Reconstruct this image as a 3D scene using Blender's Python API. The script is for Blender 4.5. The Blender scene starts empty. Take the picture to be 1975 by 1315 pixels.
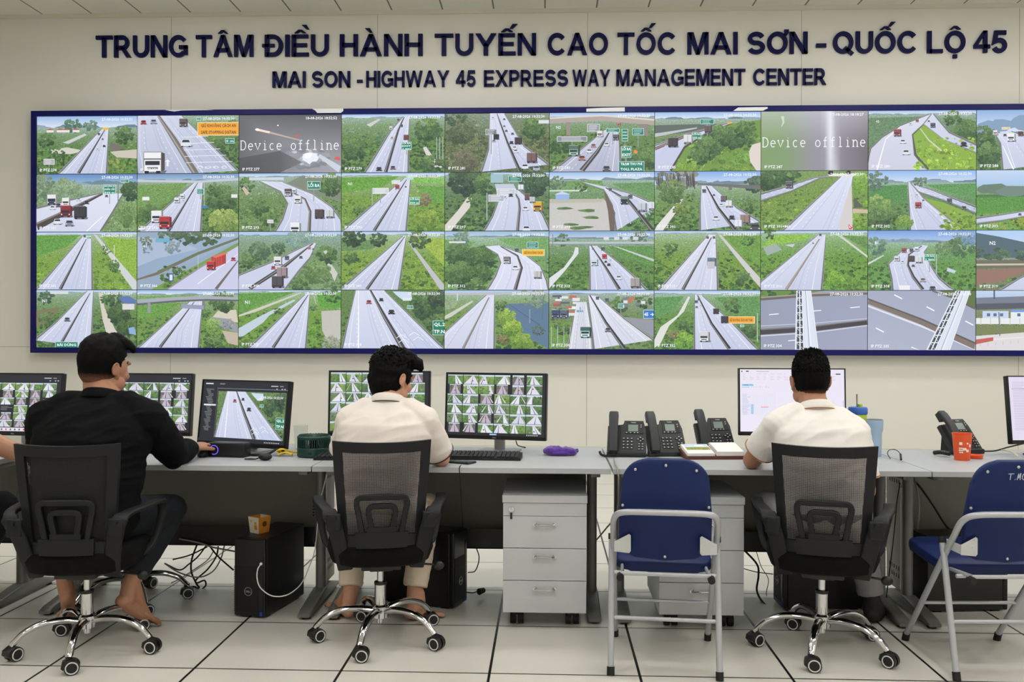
import bpy, bmesh, math, random
from mathutils import Vector, Matrix, Euler, noise as mnoise
C = bpy.context.scene.collection
PI = math.pi
# ------------------------------------------------------------------ camera
CF, CA, CR, CP, CH = 1735.5, .03885, .00282, .00087, 1.335
_fw = Vector((-math.sin(CA), math.cos(CA), -CP)).normalized()
_rt = Vector((math.cos(CA), math.sin(CA), 0)); _up = _rt.cross(_fw)
_R = _rt*math.cos(CR)+_up*math.sin(CR); _U = _up*math.cos(CR)-_rt*math.sin(CR)
cam = bpy.data.cameras.new('camera'); cam.sensor_width = 36; cam.lens = CF*36/1975
cam.clip_end = 100
co = bpy.data.objects.new('camera', cam); C.objects.link(co)
M3 = Matrix((_R, _U, -_fw)).transposed()
co.matrix_world = Matrix.Translation((0, 0, CH)) @ M3.to_4x4()
bpy.context.scene.camera = co
def ray(x, y): return _fw+_R*((x-987.5)/CF)-_U*((y-657.5)/CF)
def at(x, y, Y):                     # photo pixel -> point of the room at depth Y
    d = ray(x, y); return Vector((0, 0, CH))+d*(Y/d.y)
def atz(x, y, z):                    # photo pixel -> point of the room at height z
    d = ray(x, y); return Vector((0, 0, CH))+d*((z-CH)/d.z)
# ------------------------------------------------------------------ world, exposure
sc = bpy.context.scene
vs = sc.view_settings; sc.display_settings.display_device = 'sRGB'
vs.view_transform = 'Standard'; vs.look = 'None'; vs.exposure = 0.0; vs.gamma = 1.0; vs.use_curve_mapping = False
w = bpy.data.worlds.new('world'); sc.world = w; w.use_nodes = True
w.node_tree.nodes['Background'].inputs[0].default_value = (.8, .85, .9, 1)
w.node_tree.nodes['Background'].inputs[1].default_value = .05
try:
    sc.cycles.max_bounces = 8; sc.cycles.diffuse_bounces = 4; sc.cycles.glossy_bounces = 4
    sc.cycles.transparent_max_bounces = 12; sc.cycles.caustics_reflective = False; sc.cycles.caustics_refractive = False
    sc.cycles.use_denoising = True; sc.cycles.sample_clamp_indirect = 4
except Exception: pass
LAMP = 35.0          # radiance of the ceiling lamps
LAMPCOL = (1.0, .988, .968)
SCREEN = 1.0
# ------------------------------------------------------------------ helpers
def lin(c):
    return tuple(((v/255)/12.92 if v <= 10 else ((v/255+.055)/1.055)**2.4) for v in c[:3])
MATS = {}
def mat(name, col, rough=.5, metal=0., bump=0., bscale=60, var=0., vscale=8, coat=0., spec=.5, sheen=0., trans=0., ior=1.45, emit=None, emits=1, stretch=None):
    if name in MATS: return MATS[name]
    m = bpy.data.materials.new(name); m.use_nodes = True; MATS[name] = m
    nt = m.node_tree; b = nt.nodes['Principled BSDF']
    c = lin(col)+(1,)
    b.inputs['Base Color'].default_value = c
    b.inputs['Roughness'].default_value = rough; b.inputs['Metallic'].default_value = metal
    b.inputs['Specular IOR Level'].default_value = spec
    b.inputs['Coat Weight'].default_value = coat; b.inputs['Sheen Weight'].default_value = sheen
    b.inputs['Transmission Weight'].default_value = trans; b.inputs['IOR'].default_value = ior
    if emit:
        b.inputs['Emission Color'].default_value = lin(emit)+(1,); b.inputs['Emission Strength'].default_value = emits
    tc = nt.nodes.new('ShaderNodeTexCoord'); src = tc.outputs['Object']
    if stretch:
        mp = nt.nodes.new('ShaderNodeMapping'); mp.inputs['Scale'].default_value = stretch
        nt.links.new(src, mp.inputs[0]); src = mp.outputs[0]
    if var:
        n = nt.nodes.new('ShaderNodeTexNoise'); n.inputs['Scale'].default_value = vscale; n.inputs['Detail'].default_value = 4
        nt.links.new(src, n.inputs['Vector'])
        mx = nt.nodes.new('ShaderNodeMix'); mx.data_type = 'RGBA'
        mx.inputs[6].default_value = tuple(v*(1-var) for v in c[:3])+(1,)
        mx.inputs[7].default_value = tuple(min(1, v*(1+var)) for v in c[:3])+(1,)
        nt.links.new(n.outputs[0], mx.inputs[0]); nt.links.new(mx.outputs[2], b.inputs['Base Color'])
    if bump:
        n = nt.nodes.new('ShaderNodeTexNoise'); n.inputs['Scale'].default_value = bscale; n.inputs['Detail'].default_value = 3
        nt.links.new(src, n.inputs['Vector'])
        bp = nt.nodes.new('ShaderNodeBump'); bp.inputs['Strength'].default_value = bump; bp.inputs['Distance'].default_value = .01
        nt.links.new(n.outputs[0], bp.inputs['Height']); nt.links.new(bp.outputs[0], b.inputs['Normal'])
    return m
def tag(o, label=None, cat=None, group=None, kind=None):
    if label: o['label'] = label
    if cat: o['category'] = cat
    if group: o['group'] = group
    if kind: o['kind'] = kind
    return o
def thing(name, label, cat, loc=(0, 0, 0), rz=0, group=None):
    o = bpy.data.objects.new(name, None); C.objects.link(o); o.empty_display_size = .05
    o.location = loc; o.rotation_euler = (0, 0, rz)
    return tag(o, label, cat, group)
def kids(o): return [c for c in C.objects if c.parent == o]
def copy_tree(o, parent=None):
    src = kids(o)
    c = o.copy(); C.objects.link(c)
    if parent is not None: c.parent = parent
    for ch in src: copy_tree(ch, c)
    return c
def dup(o, loc, rz, label, group=None):
    c = copy_tree(o); c.location = loc; c.rotation_euler = (0, 0, rz); c['label'] = label
    if group: c['group'] = group
    return c
def frame_z(d):
    d = Vector(d).normalized(); u = Vector((0, 0, 1)) if abs(d.z) < .95 else Vector((0, 1, 0))
    x = u.cross(d).normalized(); y = d.cross(x); return x, y, d
class MB:
    def __init__(s): s.bm = bmesh.new(); s.mi = 0
    def _add(s, vs, fs):
        v = [s.bm.verts.new(p) for p in vs]; out = []
        for f in fs:
            try: q = s.bm.faces.new([v[i] for i in f]); q.material_index = s.mi; out.append(q)
            except ValueError: pass
        return v, out
    def box(s, c, sz, bev=0, M=None, seg=2):
        x, y, z = [d/2 for d in sz]
        P = [Vector(p) for p in ((-x,-y,-z),(x,-y,-z),(x,y,-z),(-x,y,-z),(-x,-y,z),(x,-y,z),(x,y,z),(-x,y,z))]
        T = Matrix.Translation(c) if M is None else Matrix.Translation(c) @ M.to_4x4()
        v, f = s._add([T @ p for p in P], [(3,2,1,0),(4,5,6,7),(0,1,5,4),(1,2,6,5),(2,3,7,6),(3,0,4,7)])
        if bev:
            es = list({e for q in f for e in q.edges})
            r = bmesh.ops.bevel(s.bm, geom=es, offset=min(bev, .49*min(sz)), segments=seg, affect='EDGES', profile=.5)
            for q in r['faces']: q.material_index = s.mi
        return s
    def sweep(s, pts, sec, up=None, cap=True, closed=False, scale=None, side=None):
        """sweep a closed 2D section along a polyline"""
        pts = [Vector(p) for p in pts]; n = len(pts); k = len(sec); V = []
        prev = None
        for i in range(n):
            a = pts[i-1] if (i > 0 or closed) else pts[i]; b = pts[(i+1) % n] if (i < n-1 or closed) else pts[i]
            t = (b-a).normalized()
            if side is not None:
                x = Vector(side); x = (x-t*x.dot(t)).normalized(); y = t.cross(x)
            elif up is not None:
                u = Vector(up); x = u.cross(t)
                if x.length < 1e-4: x = Vector((1, 0, 0)).cross(t)
                x.normalize(); y = t.cross(x)
            else:
                if prev is None: x, y, _ = frame_z(t)
                else:
                    x = (prev-t*prev.dot(t)).normalized(); y = t.cross(x)
                prev = x
            q = 1 if scale is None else scale[i]
            qx, qy = (q if isinstance(q, tuple) else (q, q))
            V += [pts[i]+x*(a2*qx)+y*(b2*qy) for a2, b2 in sec]
        F = []
        for i in range(n if closed else n-1):
            j = (i+1) % n
            for m in range(k):
                F.append((i*k+m, i*k+(m+1) % k, j*k+(m+1) % k, j*k+m))
        if cap and not closed:
            F.append(tuple(range(k-1, -1, -1))); F.append(tuple((n-1)*k+m for m in range(k)))
        s._add(V, F); return s
    def tube(s, pts, r, seg=10, closed=False):
        rs = r if isinstance(r, (list, tuple)) else [r]*len(pts)
        return s.sweep(pts, [(math.cos(2*PI*i/seg), math.sin(2*PI*i/seg)) for i in range(seg)], closed=closed, scale=list(rs))
    def cyl(s, a, b, r, r2=None, seg=20): return s.tube([a, b], [r, r if r2 is None else r2], seg)
    def lathe(s, prof, c=(0, 0, 0), seg=24, M=None, cap=True):
        T = Matrix.Translation(c) @ (M.to_4x4() if M else Matrix())
        V = []; F = []; n = len(prof)
        for r, z in prof: V += [T @ Vector((r*math.cos(2*PI*i/seg), r*math.sin(2*PI*i/seg), z)) for i in range(seg)]
        for j in range(n-1):
            for i in range(seg): F.append((j*seg+i, j*seg+(i+1) % seg, (j+1)*seg+(i+1) % seg, (j+1)*seg+i))
        if cap: F.append(tuple(range(seg-1, -1, -1))); F.append(tuple((n-1)*seg+i for i in range(seg)))
        s._add(V, F); return s
    def prism(s, poly, d, M=None, bev=0):
        """2D polygon (x,z) extruded along y by d, then transformed by M"""
        M = M or Matrix(); k = len(poly)
        V = [M @ Vector((x, -d/2, z)) for x, z in poly]+[M @ Vector((x, d/2, z)) for x, z in poly]
        F = [tuple(range(k)), tuple(range(2*k-1, k-1, -1))]+[(i, k+i, k+(i+1) % k, (i+1) % k) for i in range(k)]
        v, f = s._add(V, F)
        if bev:
            es = list({e for q in f[:2] for e in q.edges})
            r = bmesh.ops.bevel(s.bm, geom=es, offset=bev, segments=2, affect='EDGES', profile=.5)
            for q in r['faces']: q.material_index = s.mi
        return s
    def sphere(s, c, r, M=None, u=16, v=10):
        r = r if isinstance(r, (tuple, list)) else (r, r, r)
        T = Matrix.Translation(c) @ (M.to_4x4() if M else Matrix()) @ Matrix.Diagonal((*r, 1))
        V = [T @ Vector((0, 0, -1))]; F = []
        for j in range(1, v):
            a = -PI/2+PI*j/v
            V += [T @ Vector((math.cos(a)*math.cos(2*PI*i/u), math.cos(a)*math.sin(2*PI*i/u), math.sin(a))) for i in range(u)]
        V.append(T @ Vector((0, 0, 1)))
        for i in range(u):
            F.append((0, 1+(i+1) % u, 1+i)); F.append((len(V)-1, 1+(v-2)*u+i, 1+(v-2)*u+(i+1) % u))
            for j in range(v-2): F.append((1+j*u+i, 1+j*u+(i+1) % u, 1+(j+1)*u+(i+1) % u, 1+(j+1)*u+i))
        s._add(V, F); return s
    def limb(s, pts, rad, seg=14, sq=None):
        """round-ended tapered chain for bodies"""
        pts = [Vector(p) for p in pts]; rad = list(rad)
        d0 = (pts[0]-pts[1]).normalized(); d1 = (pts[-1]-pts[-2]).normalized()
        P = [pts[0]+d0*rad[0]*k for k in (.96, .8, .45)]; R = [rad[0]*k for k in (.28, .6, .89)]
        # smooth interpolation between joints
        for i in range(len(pts)-1):
            for t in (0, .5):
                P.append(pts[i].lerp(pts[i+1], t)); R.append(rad[i]*(1-t)+rad[i+1]*t)
        P.append(pts[-1]); R.append(rad[-1])
        P += [pts[-1]+d1*rad[-1]*k for k in (.45, .8, .96)]; R += [rad[-1]*k for k in (.89, .6, .28)]
        return s.tube(P, R, seg)
    def loft(s, rings, seg=28, e=2.4):
        """rings: (center, rx, ry) stacked; superellipse sections, horizontal"""
        V = []; F = []; n = len(rings)
        for c, rx, ry in rings:
            for i in range(seg):
                a = 2*PI*i/seg; ca, sa = math.cos(a), math.sin(a)
                V.append(Vector(c)+Vector((rx*math.copysign(abs(ca)**(2/e), ca), ry*math.copysign(abs(sa)**(2/e), sa), 0)))
        for j in range(n-1):
            for i in range(seg): F.append((j*seg+i, j*seg+(i+1) % seg, (j+1)*seg+(i+1) % seg, (j+1)*seg+i))
        F.append(tuple(range(seg-1, -1, -1))); F.append(tuple((n-1)*seg+i for i in range(seg)))
        s._add(V, F); return s
    def mesh(s, name, smooth=True, ang=.6):
        me = bpy.data.meshes.new(name); bmesh.ops.recalc_face_normals(s.bm, faces=s.bm.faces)
        if smooth:
            for f in s.bm.faces: f.smooth = True
            for e in s.bm.edges:
                if len(e.link_faces) == 2 and e.calc_face_angle(0) > ang: e.smooth = False
        s.bm.to_mesh(me); s.bm.free(); return me
    def build(s, name, mats, parent=None, smooth=True, ang=.6, loc=None, rot=None):
        me = s.mesh(name, smooth, ang)
        for m in (mats if isinstance(mats, (list, tuple)) else [mats]): me.materials.append(m)
        o = bpy.data.objects.new(name, me); C.objects.link(o)
        if parent is not None: o.parent = parent
        if loc is not None: o.location = loc
        if rot is not None: o.rotation_euler = rot
        return o
def Rx(a): return Matrix.Rotation(a, 4, 'X')
def Ry(a): return Matrix.Rotation(a, 4, 'Y')
def Rz(a): return Matrix.Rotation(a, 4, 'Z')
def T3(*p): return Matrix.Translation(p if len(p) == 3 else p[0])
def catmull(P, n=6, closed=False):
    P = [Vector(p) for p in P]; m = len(P); out = []
    for i in range(m if closed else m-1):
        p0 = P[i-1] if (i > 0 or closed) else P[i]*2-P[i+1]
        p1 = P[i]; p2 = P[(i+1) % m]; p3 = P[(i+2) % m] if (i < m-2 or closed) else p2*2-p1
        for k in range(n):
            t = k/n
            out.append(.5*((2*p1)+(p2-p0)*t+(2*p0-5*p1+4*p2-p3)*t*t+(3*p1-p0-3*p2+p3)*t**3))
    if not closed: out.append(P[-1])
    return out
def rrect(w, h, r, n=5):
    out = []
    for cx, cy, a0 in ((w/2-r, h/2-r, 0), (-w/2+r, h/2-r, 90), (-w/2+r, -h/2+r, 180), (w/2-r, -h/2+r, 270)):
        for i in range(n+1):
            a = math.radians(a0+90*i/n); out.append((cx+r*math.cos(a), cy+r*math.sin(a)))
    return out
# glyph outlines as flat meshes
GL = {}
def _txtmesh(body, off=0., ext=0., bev=0., res=2):
    cu = bpy.data.curves.new('t', 'FONT'); cu.body = body; cu.size = 1; cu.offset = off; cu.extrude = ext
    cu.bevel_depth = bev; cu.bevel_resolution = 1; cu.resolution_u = res; cu.fill_mode = 'BOTH'
    ob = bpy.data.objects.new('t', cu); C.objects.link(ob)
    dg = bpy.context.evaluated_depsgraph_get(); me = bpy.data.meshes.new_from_object(ob.evaluated_get(dg))
    bpy.data.objects.remove(ob); bpy.data.curves.remove(cu)
    return me
def glyph(ch, off=0., res=2):
    k = (ch, off, res)
    if k in GL: return GL[k]
    def wid(s):
        me = _txtmesh(s, 0, 0, 0, 1); xs = [v.co.x for v in me.vertices]; r = (min(xs), max(xs)); bpy.data.meshes.remove(me); return r
    a = wid('I'+ch+'I'); b = wid('II'); adv = (a[1]-a[0])-(b[1]-b[0])
    if ch == ' ': GL[k] = ([], [], adv); return GL[k]
    me = _txtmesh(ch, off, 0, 0, res)
    GL[k] = ([(v.co.x, v.co.y) for v in me.vertices], [tuple(p.vertices) for p in me.polygons], adv)
    bpy.data.meshes.remove(me); return GL[k]
CAP = .727            # cap height of the built-in face at size 1
def layout(txt, off=0., res=2, sp=1.):
    """-> list of (char, x, verts, faces), total width, in font units"""
    x = 0; out = []
    for ch in txt:
        v, f, adv = glyph(ch, off, res); out.append((ch, x, v, f)); x += adv*sp
    return out, x
def flat_text(mb, txt, M, h, off=.02, width=None, align='l', res=2):
    """letters lying in the x-z plane of M, cap height h"""
    L, tw = layout(txt, off, res); s = h/CAP; sx = s if width is None else width/tw
    x0 = {'l': 0, 'c': -tw*sx/2, 'r': -tw*sx}[align]
    for ch, x, v, f in L:
        mb._add([M @ Vector((x0+(x+p[0])*sx, 0, p[1]*s)) for p in v], f)
    return mb
# ------------------------------------------------------------------ room
D_SCR, D_WALL = 10.436, 10.56
XL, XR, YB, ZC = -7.6, 7.6, -3.6, at(987, 15.5, 10.5).z
def math_node(nt, op, a, b=None, c=None):
    n = nt.nodes.new('ShaderNodeMath'); n.operation = op
    for i, v in enumerate((a, b, c)):
        if v is None: continue
        if isinstance(v, (int, float)): n.inputs[i].default_value = v
        else: nt.links.new(v, n.inputs[i])
    return n.outputs[0]
def grid_mat(name, col, linecol, ax, rough=.5, var=.04, vscale=3, bump=0):
    """ax: list of (axis, origin, spacing, line width) in room metres"""
    m = mat(name, col, rough, var=var, vscale=vscale); nt = m.node_tree; b = nt.nodes['Principled BSDF']
    g = nt.nodes.new('ShaderNodeNewGeometry'); sp = nt.nodes.new('ShaderNodeSeparateXYZ'); nt.links.new(g.outputs['Position'], sp.inputs[0])
    tot = None
    for a, o, s, wd in ax:
        t = math_node(nt, 'DIVIDE', math_node(nt, 'SUBTRACT', sp.outputs[a], o), s)
        d = math_node(nt, 'ABSOLUTE', math_node(nt, 'SUBTRACT', t, math_node(nt, 'ROUND', t)))
        l = math_node(nt, 'LESS_THAN', d, wd/2/s)
        tot = l if tot is None else math_node(nt, 'MAXIMUM', tot, l)
    mx = nt.nodes.new('ShaderNodeMix'); mx.data_type = 'RGBA'
    old = b.inputs['Base Color'].links
    if old: nt.links.new(old[0].from_socket, mx.inputs[6])
    else: mx.inputs[6].default_value = lin(col)+(1,)
    mx.inputs[7].default_value = lin(linecol)+(1,); nt.links.new(tot, mx.inputs[0]); nt.links.new(mx.outputs[2], b.inputs['Base Color'])
    return m
floor_m = grid_mat('floor_tiles', (207, 204, 195), (9, 8, 7), [(0, -.2266, .6, .011), (1, 3.599, .6, .0095)], rough=.34, var=.07, vscale=2.3)
wall_m = grid_mat('wall_panels', (225, 223, 216), (160, 156, 146), [(0, at(728, 150, D_WALL).x, 2.475, .006), (2, at(120, 669, D_WALL).z, 6, .006)], rough=.55, var=.015, vscale=1)
plain_m = mat('plain_wall', (222, 219, 208), .6, var=.02)
ceil_m = grid_mat('ceiling_tiles', (226, 224, 214), (120, 118, 110), [(0, at(463, 19, 10.5).x, .6, .018), (1, 10.55, .6, .018)], rough=.8, var=.02)
trim_m = mat('trim', (214, 210, 198), .5)
def slab(name, c, sz, m):
    o = MB().box(c, sz).build(name, m, smooth=False); o['kind'] = 'structure'; return o
slab('floor', ((XL+XR)/2, (YB+D_WALL)/2, -.05), (XR-XL+.2, D_WALL-YB+.2, .1), floor_m)
slab('ceiling', ((XL+XR)/2, (YB+D_WALL)/2, ZC+.05), (XR-XL+.2, D_WALL-YB+.2, .1), ceil_m)
slab('wall_back', ((XL+XR)/2, D_WALL+.05, ZC/2), (XR-XL+.2, .1, ZC), wall_m)
slab('wall_left', (XL-.05, (YB+D_WALL)/2, ZC/2), (.1, D_WALL-YB, ZC), plain_m)
slab('wall_right', (XR+.05, (YB+D_WALL)/2, ZC/2), (.1, D_WALL-YB, ZC), plain_m)
slab('wall_front', ((XL+XR)/2, YB-.05, ZC/2), (XR-XL, .1, ZC), plain_m)
slab('trim_1', ((XL+XR)/2, D_WALL-.02, ZC-.022), (XR-XL, .04, .044), trim_m)
slab('baseboard_back', ((XL+XR)/2, D_WALL-.01, .05), (XR-XL, .02, .1), trim_m)
# recessed ceiling lamps
lamp_fr = mat('lamp_frame', (230, 230, 226), .4)
lamp_df = mat('lamp_diffuser', (255, 255, 255), .6)
_b = lamp_df.node_tree.nodes['Principled BSDF']
_b.inputs['Emission Color'].default_value = LAMPCOL+(1,); _b.inputs['Emission Strength'].default_value = LAMP
lab = 'square white recessed ceiling lamp panel set into the ceiling tiles'
l0 = None
for X in (-4.2, -1.4, 1.4, 4.2, 6.7):
    for Y in (-2.2, .4, 3., 5.6, 8.3):
        if l0 is None:
            l0 = thing('ceiling_light', lab, 'ceiling lamp', (X, Y, ZC), 0, 'ceiling lamp panels')
            mb = MB()
            for a, b2, c, d in ((0, .285, .6, .03), (0, -.285, .6, .03), (.285, 0, .03, .54), (-.285, 0, .03, .54)): mb.box((a, b2, -.008), (c, d, .016))
            mb.build('frame', lamp_fr, l0, smooth=False)
            MB().box((0, 0, -.003), (.54, .54, .006)).build('diffuser', lamp_df, l0, smooth=False)
        else: dup(l0, (X, Y, ZC), 0, lab)
# ------------------------------------------------------------------ screen pictures
def screen_mat():
    m = bpy.data.materials.new('screen_picture'); m.use_nodes = True; nt = m.node_tree; b = nt.nodes['Principled BSDF']
    b.inputs['Base Color'].default_value = (.012, .012, .014, 1); b.inputs['Roughness'].default_value = .45; b.inputs['Specular IOR Level'].default_value = .2
    a = nt.nodes.new('ShaderNodeAttribute'); a.attribute_name = 'Col'
    # leafy grain where the picture shows plants (attribute alpha)
    tc = nt.nodes.new('ShaderNodeTexCoord'); n = nt.nodes.new('ShaderNodeTexNoise'); n.inputs['Scale'].default_value = 75; n.inputs['Detail'].default_value = 3; n.inputs['Roughness'].default_value = .7
    nt.links.new(tc.outputs['Object'], n.inputs['Vector'])
    g = math_node(nt, 'MULTIPLY', math_node(nt, 'SUBTRACT', n.outputs[0], .5), math_node(nt, 'MULTIPLY', a.outputs['Alpha'], 2.7))
    mg = nt.nodes.new('ShaderNodeVectorMath'); mg.operation = 'SCALE'; nt.links.new(a.outputs['Color'], mg.inputs[0]); nt.links.new(math_node(nt, 'MAXIMUM', math_node(nt, 'ADD', g, .99), .2), mg.inputs['Scale'])
    nt.links.new(mg.outputs[0], b.inputs['Emission Color']); b.inputs['Emission Strength'].default_value = SCREEN
    try: m.cycles.emission_sampling = 'NONE'
    except Exception: pass
    return m
PIC = screen_mat()
VEIL = lin((214, 224, 246))
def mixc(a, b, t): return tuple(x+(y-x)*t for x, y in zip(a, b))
class Pic:
    """a picture of flat polygons; coordinates in percent, y down"""
    def __init__(s, w, h, seed=0):
        s.w, s.h = w, h; s.V = []; s.F = []; s.K = []; s.n = 0; s.r = random.Random(seed); s.view = (0, 0, 100, 100); s.leaf = 0
    def _p(s, x, y, d):
        a, b, c, e = s.view; x = a+(c-a)*min(100, max(0, x))/100; y = b+(e-b)*min(100, max(0, y))/100
        return (min(1, max(0, x/100))*s.w-s.w/2, -d, min(1, max(0, 1-y/100))*s.h-s.h/2)
    def poly(s, P, col):
        d = .0006+s.n*6e-6; s.n += 1; b = len(s.V)
        s.V += [s._p(x, y, d) for x, y in P]; s.F.append(tuple(range(b, b+len(P))))
        lf = (s.leaf,)
        s.K.append([lin(c)+lf for c in col] if isinstance(col, list) else [lin(col)+lf]*len(P))
    def rect(s, x0, y0, x1, y1, col, col2=None):
        s.poly([(x0, y0), (x1, y0), (x1, y1), (x0, y1)], col if col2 is None else [col, col, col2, col2])
    def line(s, P, w0, w1, col):
        """a tapering stroke (width in percent of picture width)"""
        n = len(P); L = []; Rr = []
        for i, (x, y) in enumerate(P):
            a = P[max(0, i-1)]; b = P[min(n-1, i+1)]; dx, dy = (b[0]-a[0])*s.w, (b[1]-a[1])*s.h
            l = math.hypot(dx, dy) or 1; ww = (w0+(w1-w0)*i/max(1, n-1))/2
            nx, ny = -dy/l*ww, dx/l*ww*s.w/s.h
            L.append((x+nx, y+ny)); Rr.append((x-nx, y-ny))
        for i in range(n-1): s.poly([L[i], L[i+1], Rr[i+1], Rr[i]], col)
    def blob(s, x, y, rx, ry, col, k=7):
        a0 = s.r.random()*6
        s.poly([(x+rx*math.cos(a0+i*2*PI/k)*s.r.uniform(.6, 1.15), y+ry*math.sin(a0+i*2*PI/k)*s.r.uniform(.6, 1.15)) for i in range(k)], col)
    def scatter(s, x0, y0, x1, y1, n, r0, r1, cols, haze=None, hz=0):
        s.leaf = 1
        for _ in range(n):
            t = s.r.random()**.8; y = y0+(y1-y0)*t; x = s.r.uniform(x0, x1); rr = (r0+(r1-r0)*t)*s.r.uniform(.5, 1.4)
            c = s.r.choice(cols); q = s.r.uniform(.84, 1.16); c = tuple(min(255, v*q) for v in mixc(c, cols[0], .35))
            if haze: c = mixc(c, haze, max(0, .75*(1-(y-hz)/45)))
            s.blob(x, y, rr, rr*1.15, c, s.r.choice((5, 6, 7)))
        s.leaf = 0
    def tree(s, x, y, r, n=40, dark=(50, 80, 44), light=(110, 144, 82)):
        s.leaf = 1
        for i in range(n):
            a = s.r.random()*2*PI; q = r*math.sqrt(s.r.random()); dx, dy = q*math.cos(a), q*math.sin(a)*1.5
            t = max(0, min(1, .5-(dy/r)*.35+s.r.uniform(-.3, .3))); rr = r*s.r.uniform(.14, .3)
            s.blob(x+dx, y+dy, rr, rr*1.5, mixc(dark, light, t))
        s.leaf = 0
    def text(s, txt, x, y, h, col=(245, 247, 250), align='l', off=.02, width=None, outline=False):
        v_ = s.view; hh = h*s.h/100*(v_[3]-v_[1])/100; d = .0006+s.n*6e-6+2e-4; s.n += 6
        mb = MB(); M = T3(s._p(x, y, d)[0], -d, s._p(x, y, d)[2]-hh)
        flat_text(mb, txt, M, hh, off, None if width is None else width*s.w/100*(v_[2]-v_[0])/100, align, 1)
        if outline:
            m2 = MB(); flat_text(m2, txt, T3(s.w*.002, 1e-4, -s.w*.002) @ M, hh, off, None if width is None else width*s.w/100*(v_[2]-v_[0])/100, align, 1); s._take(m2, (40, 46, 50))
        s._take(mb, col)
    def _take(s, mb, col):
        b = len(s.V); mb.bm.verts.index_update()
        s.V += [tuple(v.co) for v in mb.bm.verts]; c = lin(col)+(0,)
        for f in mb.bm.faces: s.F.append(tuple(b+v.index for v in f.verts)); s.K.append([c]*len(f.verts))
        mb.bm.free()
    def car(s, x, y, z, col=(60, 62, 70)):
        h = z*1.05
        s.poly([(x-z*.6, y+h*.5), (x+z*.75, y+h*.5), (x+z*.6, y+h*.72), (x-z*.5, y+h*.72)], (110, 116, 138))
        s.poly([(x-z*.5, y), (x+z*.5, y), (x+z*.5, y+h*.6), (x-z*.5, y+h*.6)], col)
        s.poly([(x-z*.36, y-h*.55), (x+z*.36, y-h*.55), (x+z*.48, y), (x-z*.48, y)], mixc(col, (255, 255, 255), .12))
        s.poly([(x-z*.3, y-h*.45), (x+z*.3, y-h*.45), (x+z*.4, y-h*.05), (x-z*.4, y-h*.05)], (38, 44, 54))
        s.rect(x-z*.46, y+h*.12, x-z*.3, y+h*.26, (240, 220, 210)); s.rect(x+z*.3, y+h*.12, x+z*.46, y+h*.26, (240, 220, 210))
        s.rect(x-z*.46, y+h*.55, x-z*.26, y+h*.75, (20, 20, 24)); s.rect(x+z*.26, y+h*.55, x+z*.46, y+h*.75, (20, 20, 24))
    def truck(s, x, y, z, col=(70, 74, 80), cab=None, back=False):
        h = z*2.0
        s.poly([(x-z*.5, y+h*.42), (x+z*.8, y+h*.42), (x+z*.7, y+h*.58), (x-z*.4, y+h*.58)], (105, 110, 130))
        s.poly([(x+z*.5, y-h*.46), (x+z*.68, y-h*.4), (x+z*.68, y+h*.4), (x+z*.5, y+h*.45)], mixc(col, (20, 20, 26), .45))
        s.rect(x-z*.5, y-h*.5, x+z*.5, y+h*.46, col)
        s.rect(x-z*.5, y-h*.5, x+z*.5, y-h*.44, mixc(col, (255, 255, 255), .4))
        if not back:
            cb = cab or mixc(col, (255, 255, 255), .15)
            s.rect(x-z*.46, y-h*.1, x+z*.46, y+h*.48, cb); s.rect(x-z*.4, y-h*.04, x+z*.4, y+h*.16, (34, 40, 50))
            s.rect(x-z*.3, y+h*.26, x+z*.3, y+h*.36, mixc(cb, (20, 20, 24), .6))
            s.rect(x-z*.44, y+h*.26, x-z*.32, y+h*.34, (250, 250, 235)); s.rect(x+z*.32, y+h*.26, x+z*.44, y+h*.34, (250, 250, 235))
        else:
            s.rect(x-z*.03, y-h*.42, x+z*.03, y+h*.36, mixc(col, (0, 0, 0), .3)); s.rect(x-z*.46, y+h*.34, x+z*.46, y+h*.42, (50, 24, 24))
        s.rect(x-z*.44, y+h*.44, x-z*.2, y+h*.56, (18, 18, 22)); s.rect(x+z*.2, y+h*.44, x+z*.44, y+h*.56, (18, 18, 22))
    def sign(s, x0, y0, x1, y1, col=(20, 128, 104), lines=(), tcol=(240, 250, 245), post=None):
        if post: s.rect((x0+x1)/2-.4, y1, (x0+x1)/2+.4, post, (150, 158, 160))
        s.rect(x0, y0, x1, y1, mixc(col, (255, 255, 255), .75)); s.rect(x0+.5, y0+.9, x1-.5, y1-.9, col)
        n = len(lines)
        for i, t in enumerate(lines):
            hh = (y1-y0)/(n+.6)*.62
            s.text(t, (x0+x1)/2, y0+(y1-y0)*(i+.5)/n-hh/2, hh, tcol, 'c', .03, width=(x1-x0)*.84)
        if not n:
            for i in range(3):
                yy = y0+(y1-y0)*(.22+.25*i); s.rect(x0+(x1-x0)*.15, yy, x0+(x1-x0)*s.r.uniform(.6, .86), yy+(y1-y0)*.09, mixc(col, (255, 255, 255), .7))
    def build(s, name, parent=None, loc=None, M=None):
        me = bpy.data.meshes.new(name); V = s.V if M is None else [tuple(M @ Vector(v)) for v in s.V]
        me.from_pydata(V, [], s.F); me.materials.append(PIC)
        ca = me.color_attributes.new('Col', 'FLOAT_COLOR', 'CORNER'); buf = []
        for k in s.K:
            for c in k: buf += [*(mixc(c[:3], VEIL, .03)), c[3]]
        ca.data.foreach_set('color', buf)
        o = bpy.data.objects.new(name, me); C.objects.link(o)
        if parent is not None: o.parent = parent
        if loc is not None: o.location = loc
        return o
ROAD = (199, 205, 229); GREEN = [(74, 112, 52), (58, 96, 46), (98, 136, 60), (46, 78, 42), (120, 152, 72)]
DARK = [(40, 70, 42), (52, 84, 48), (34, 58, 38), (74, 104, 60)]
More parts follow.
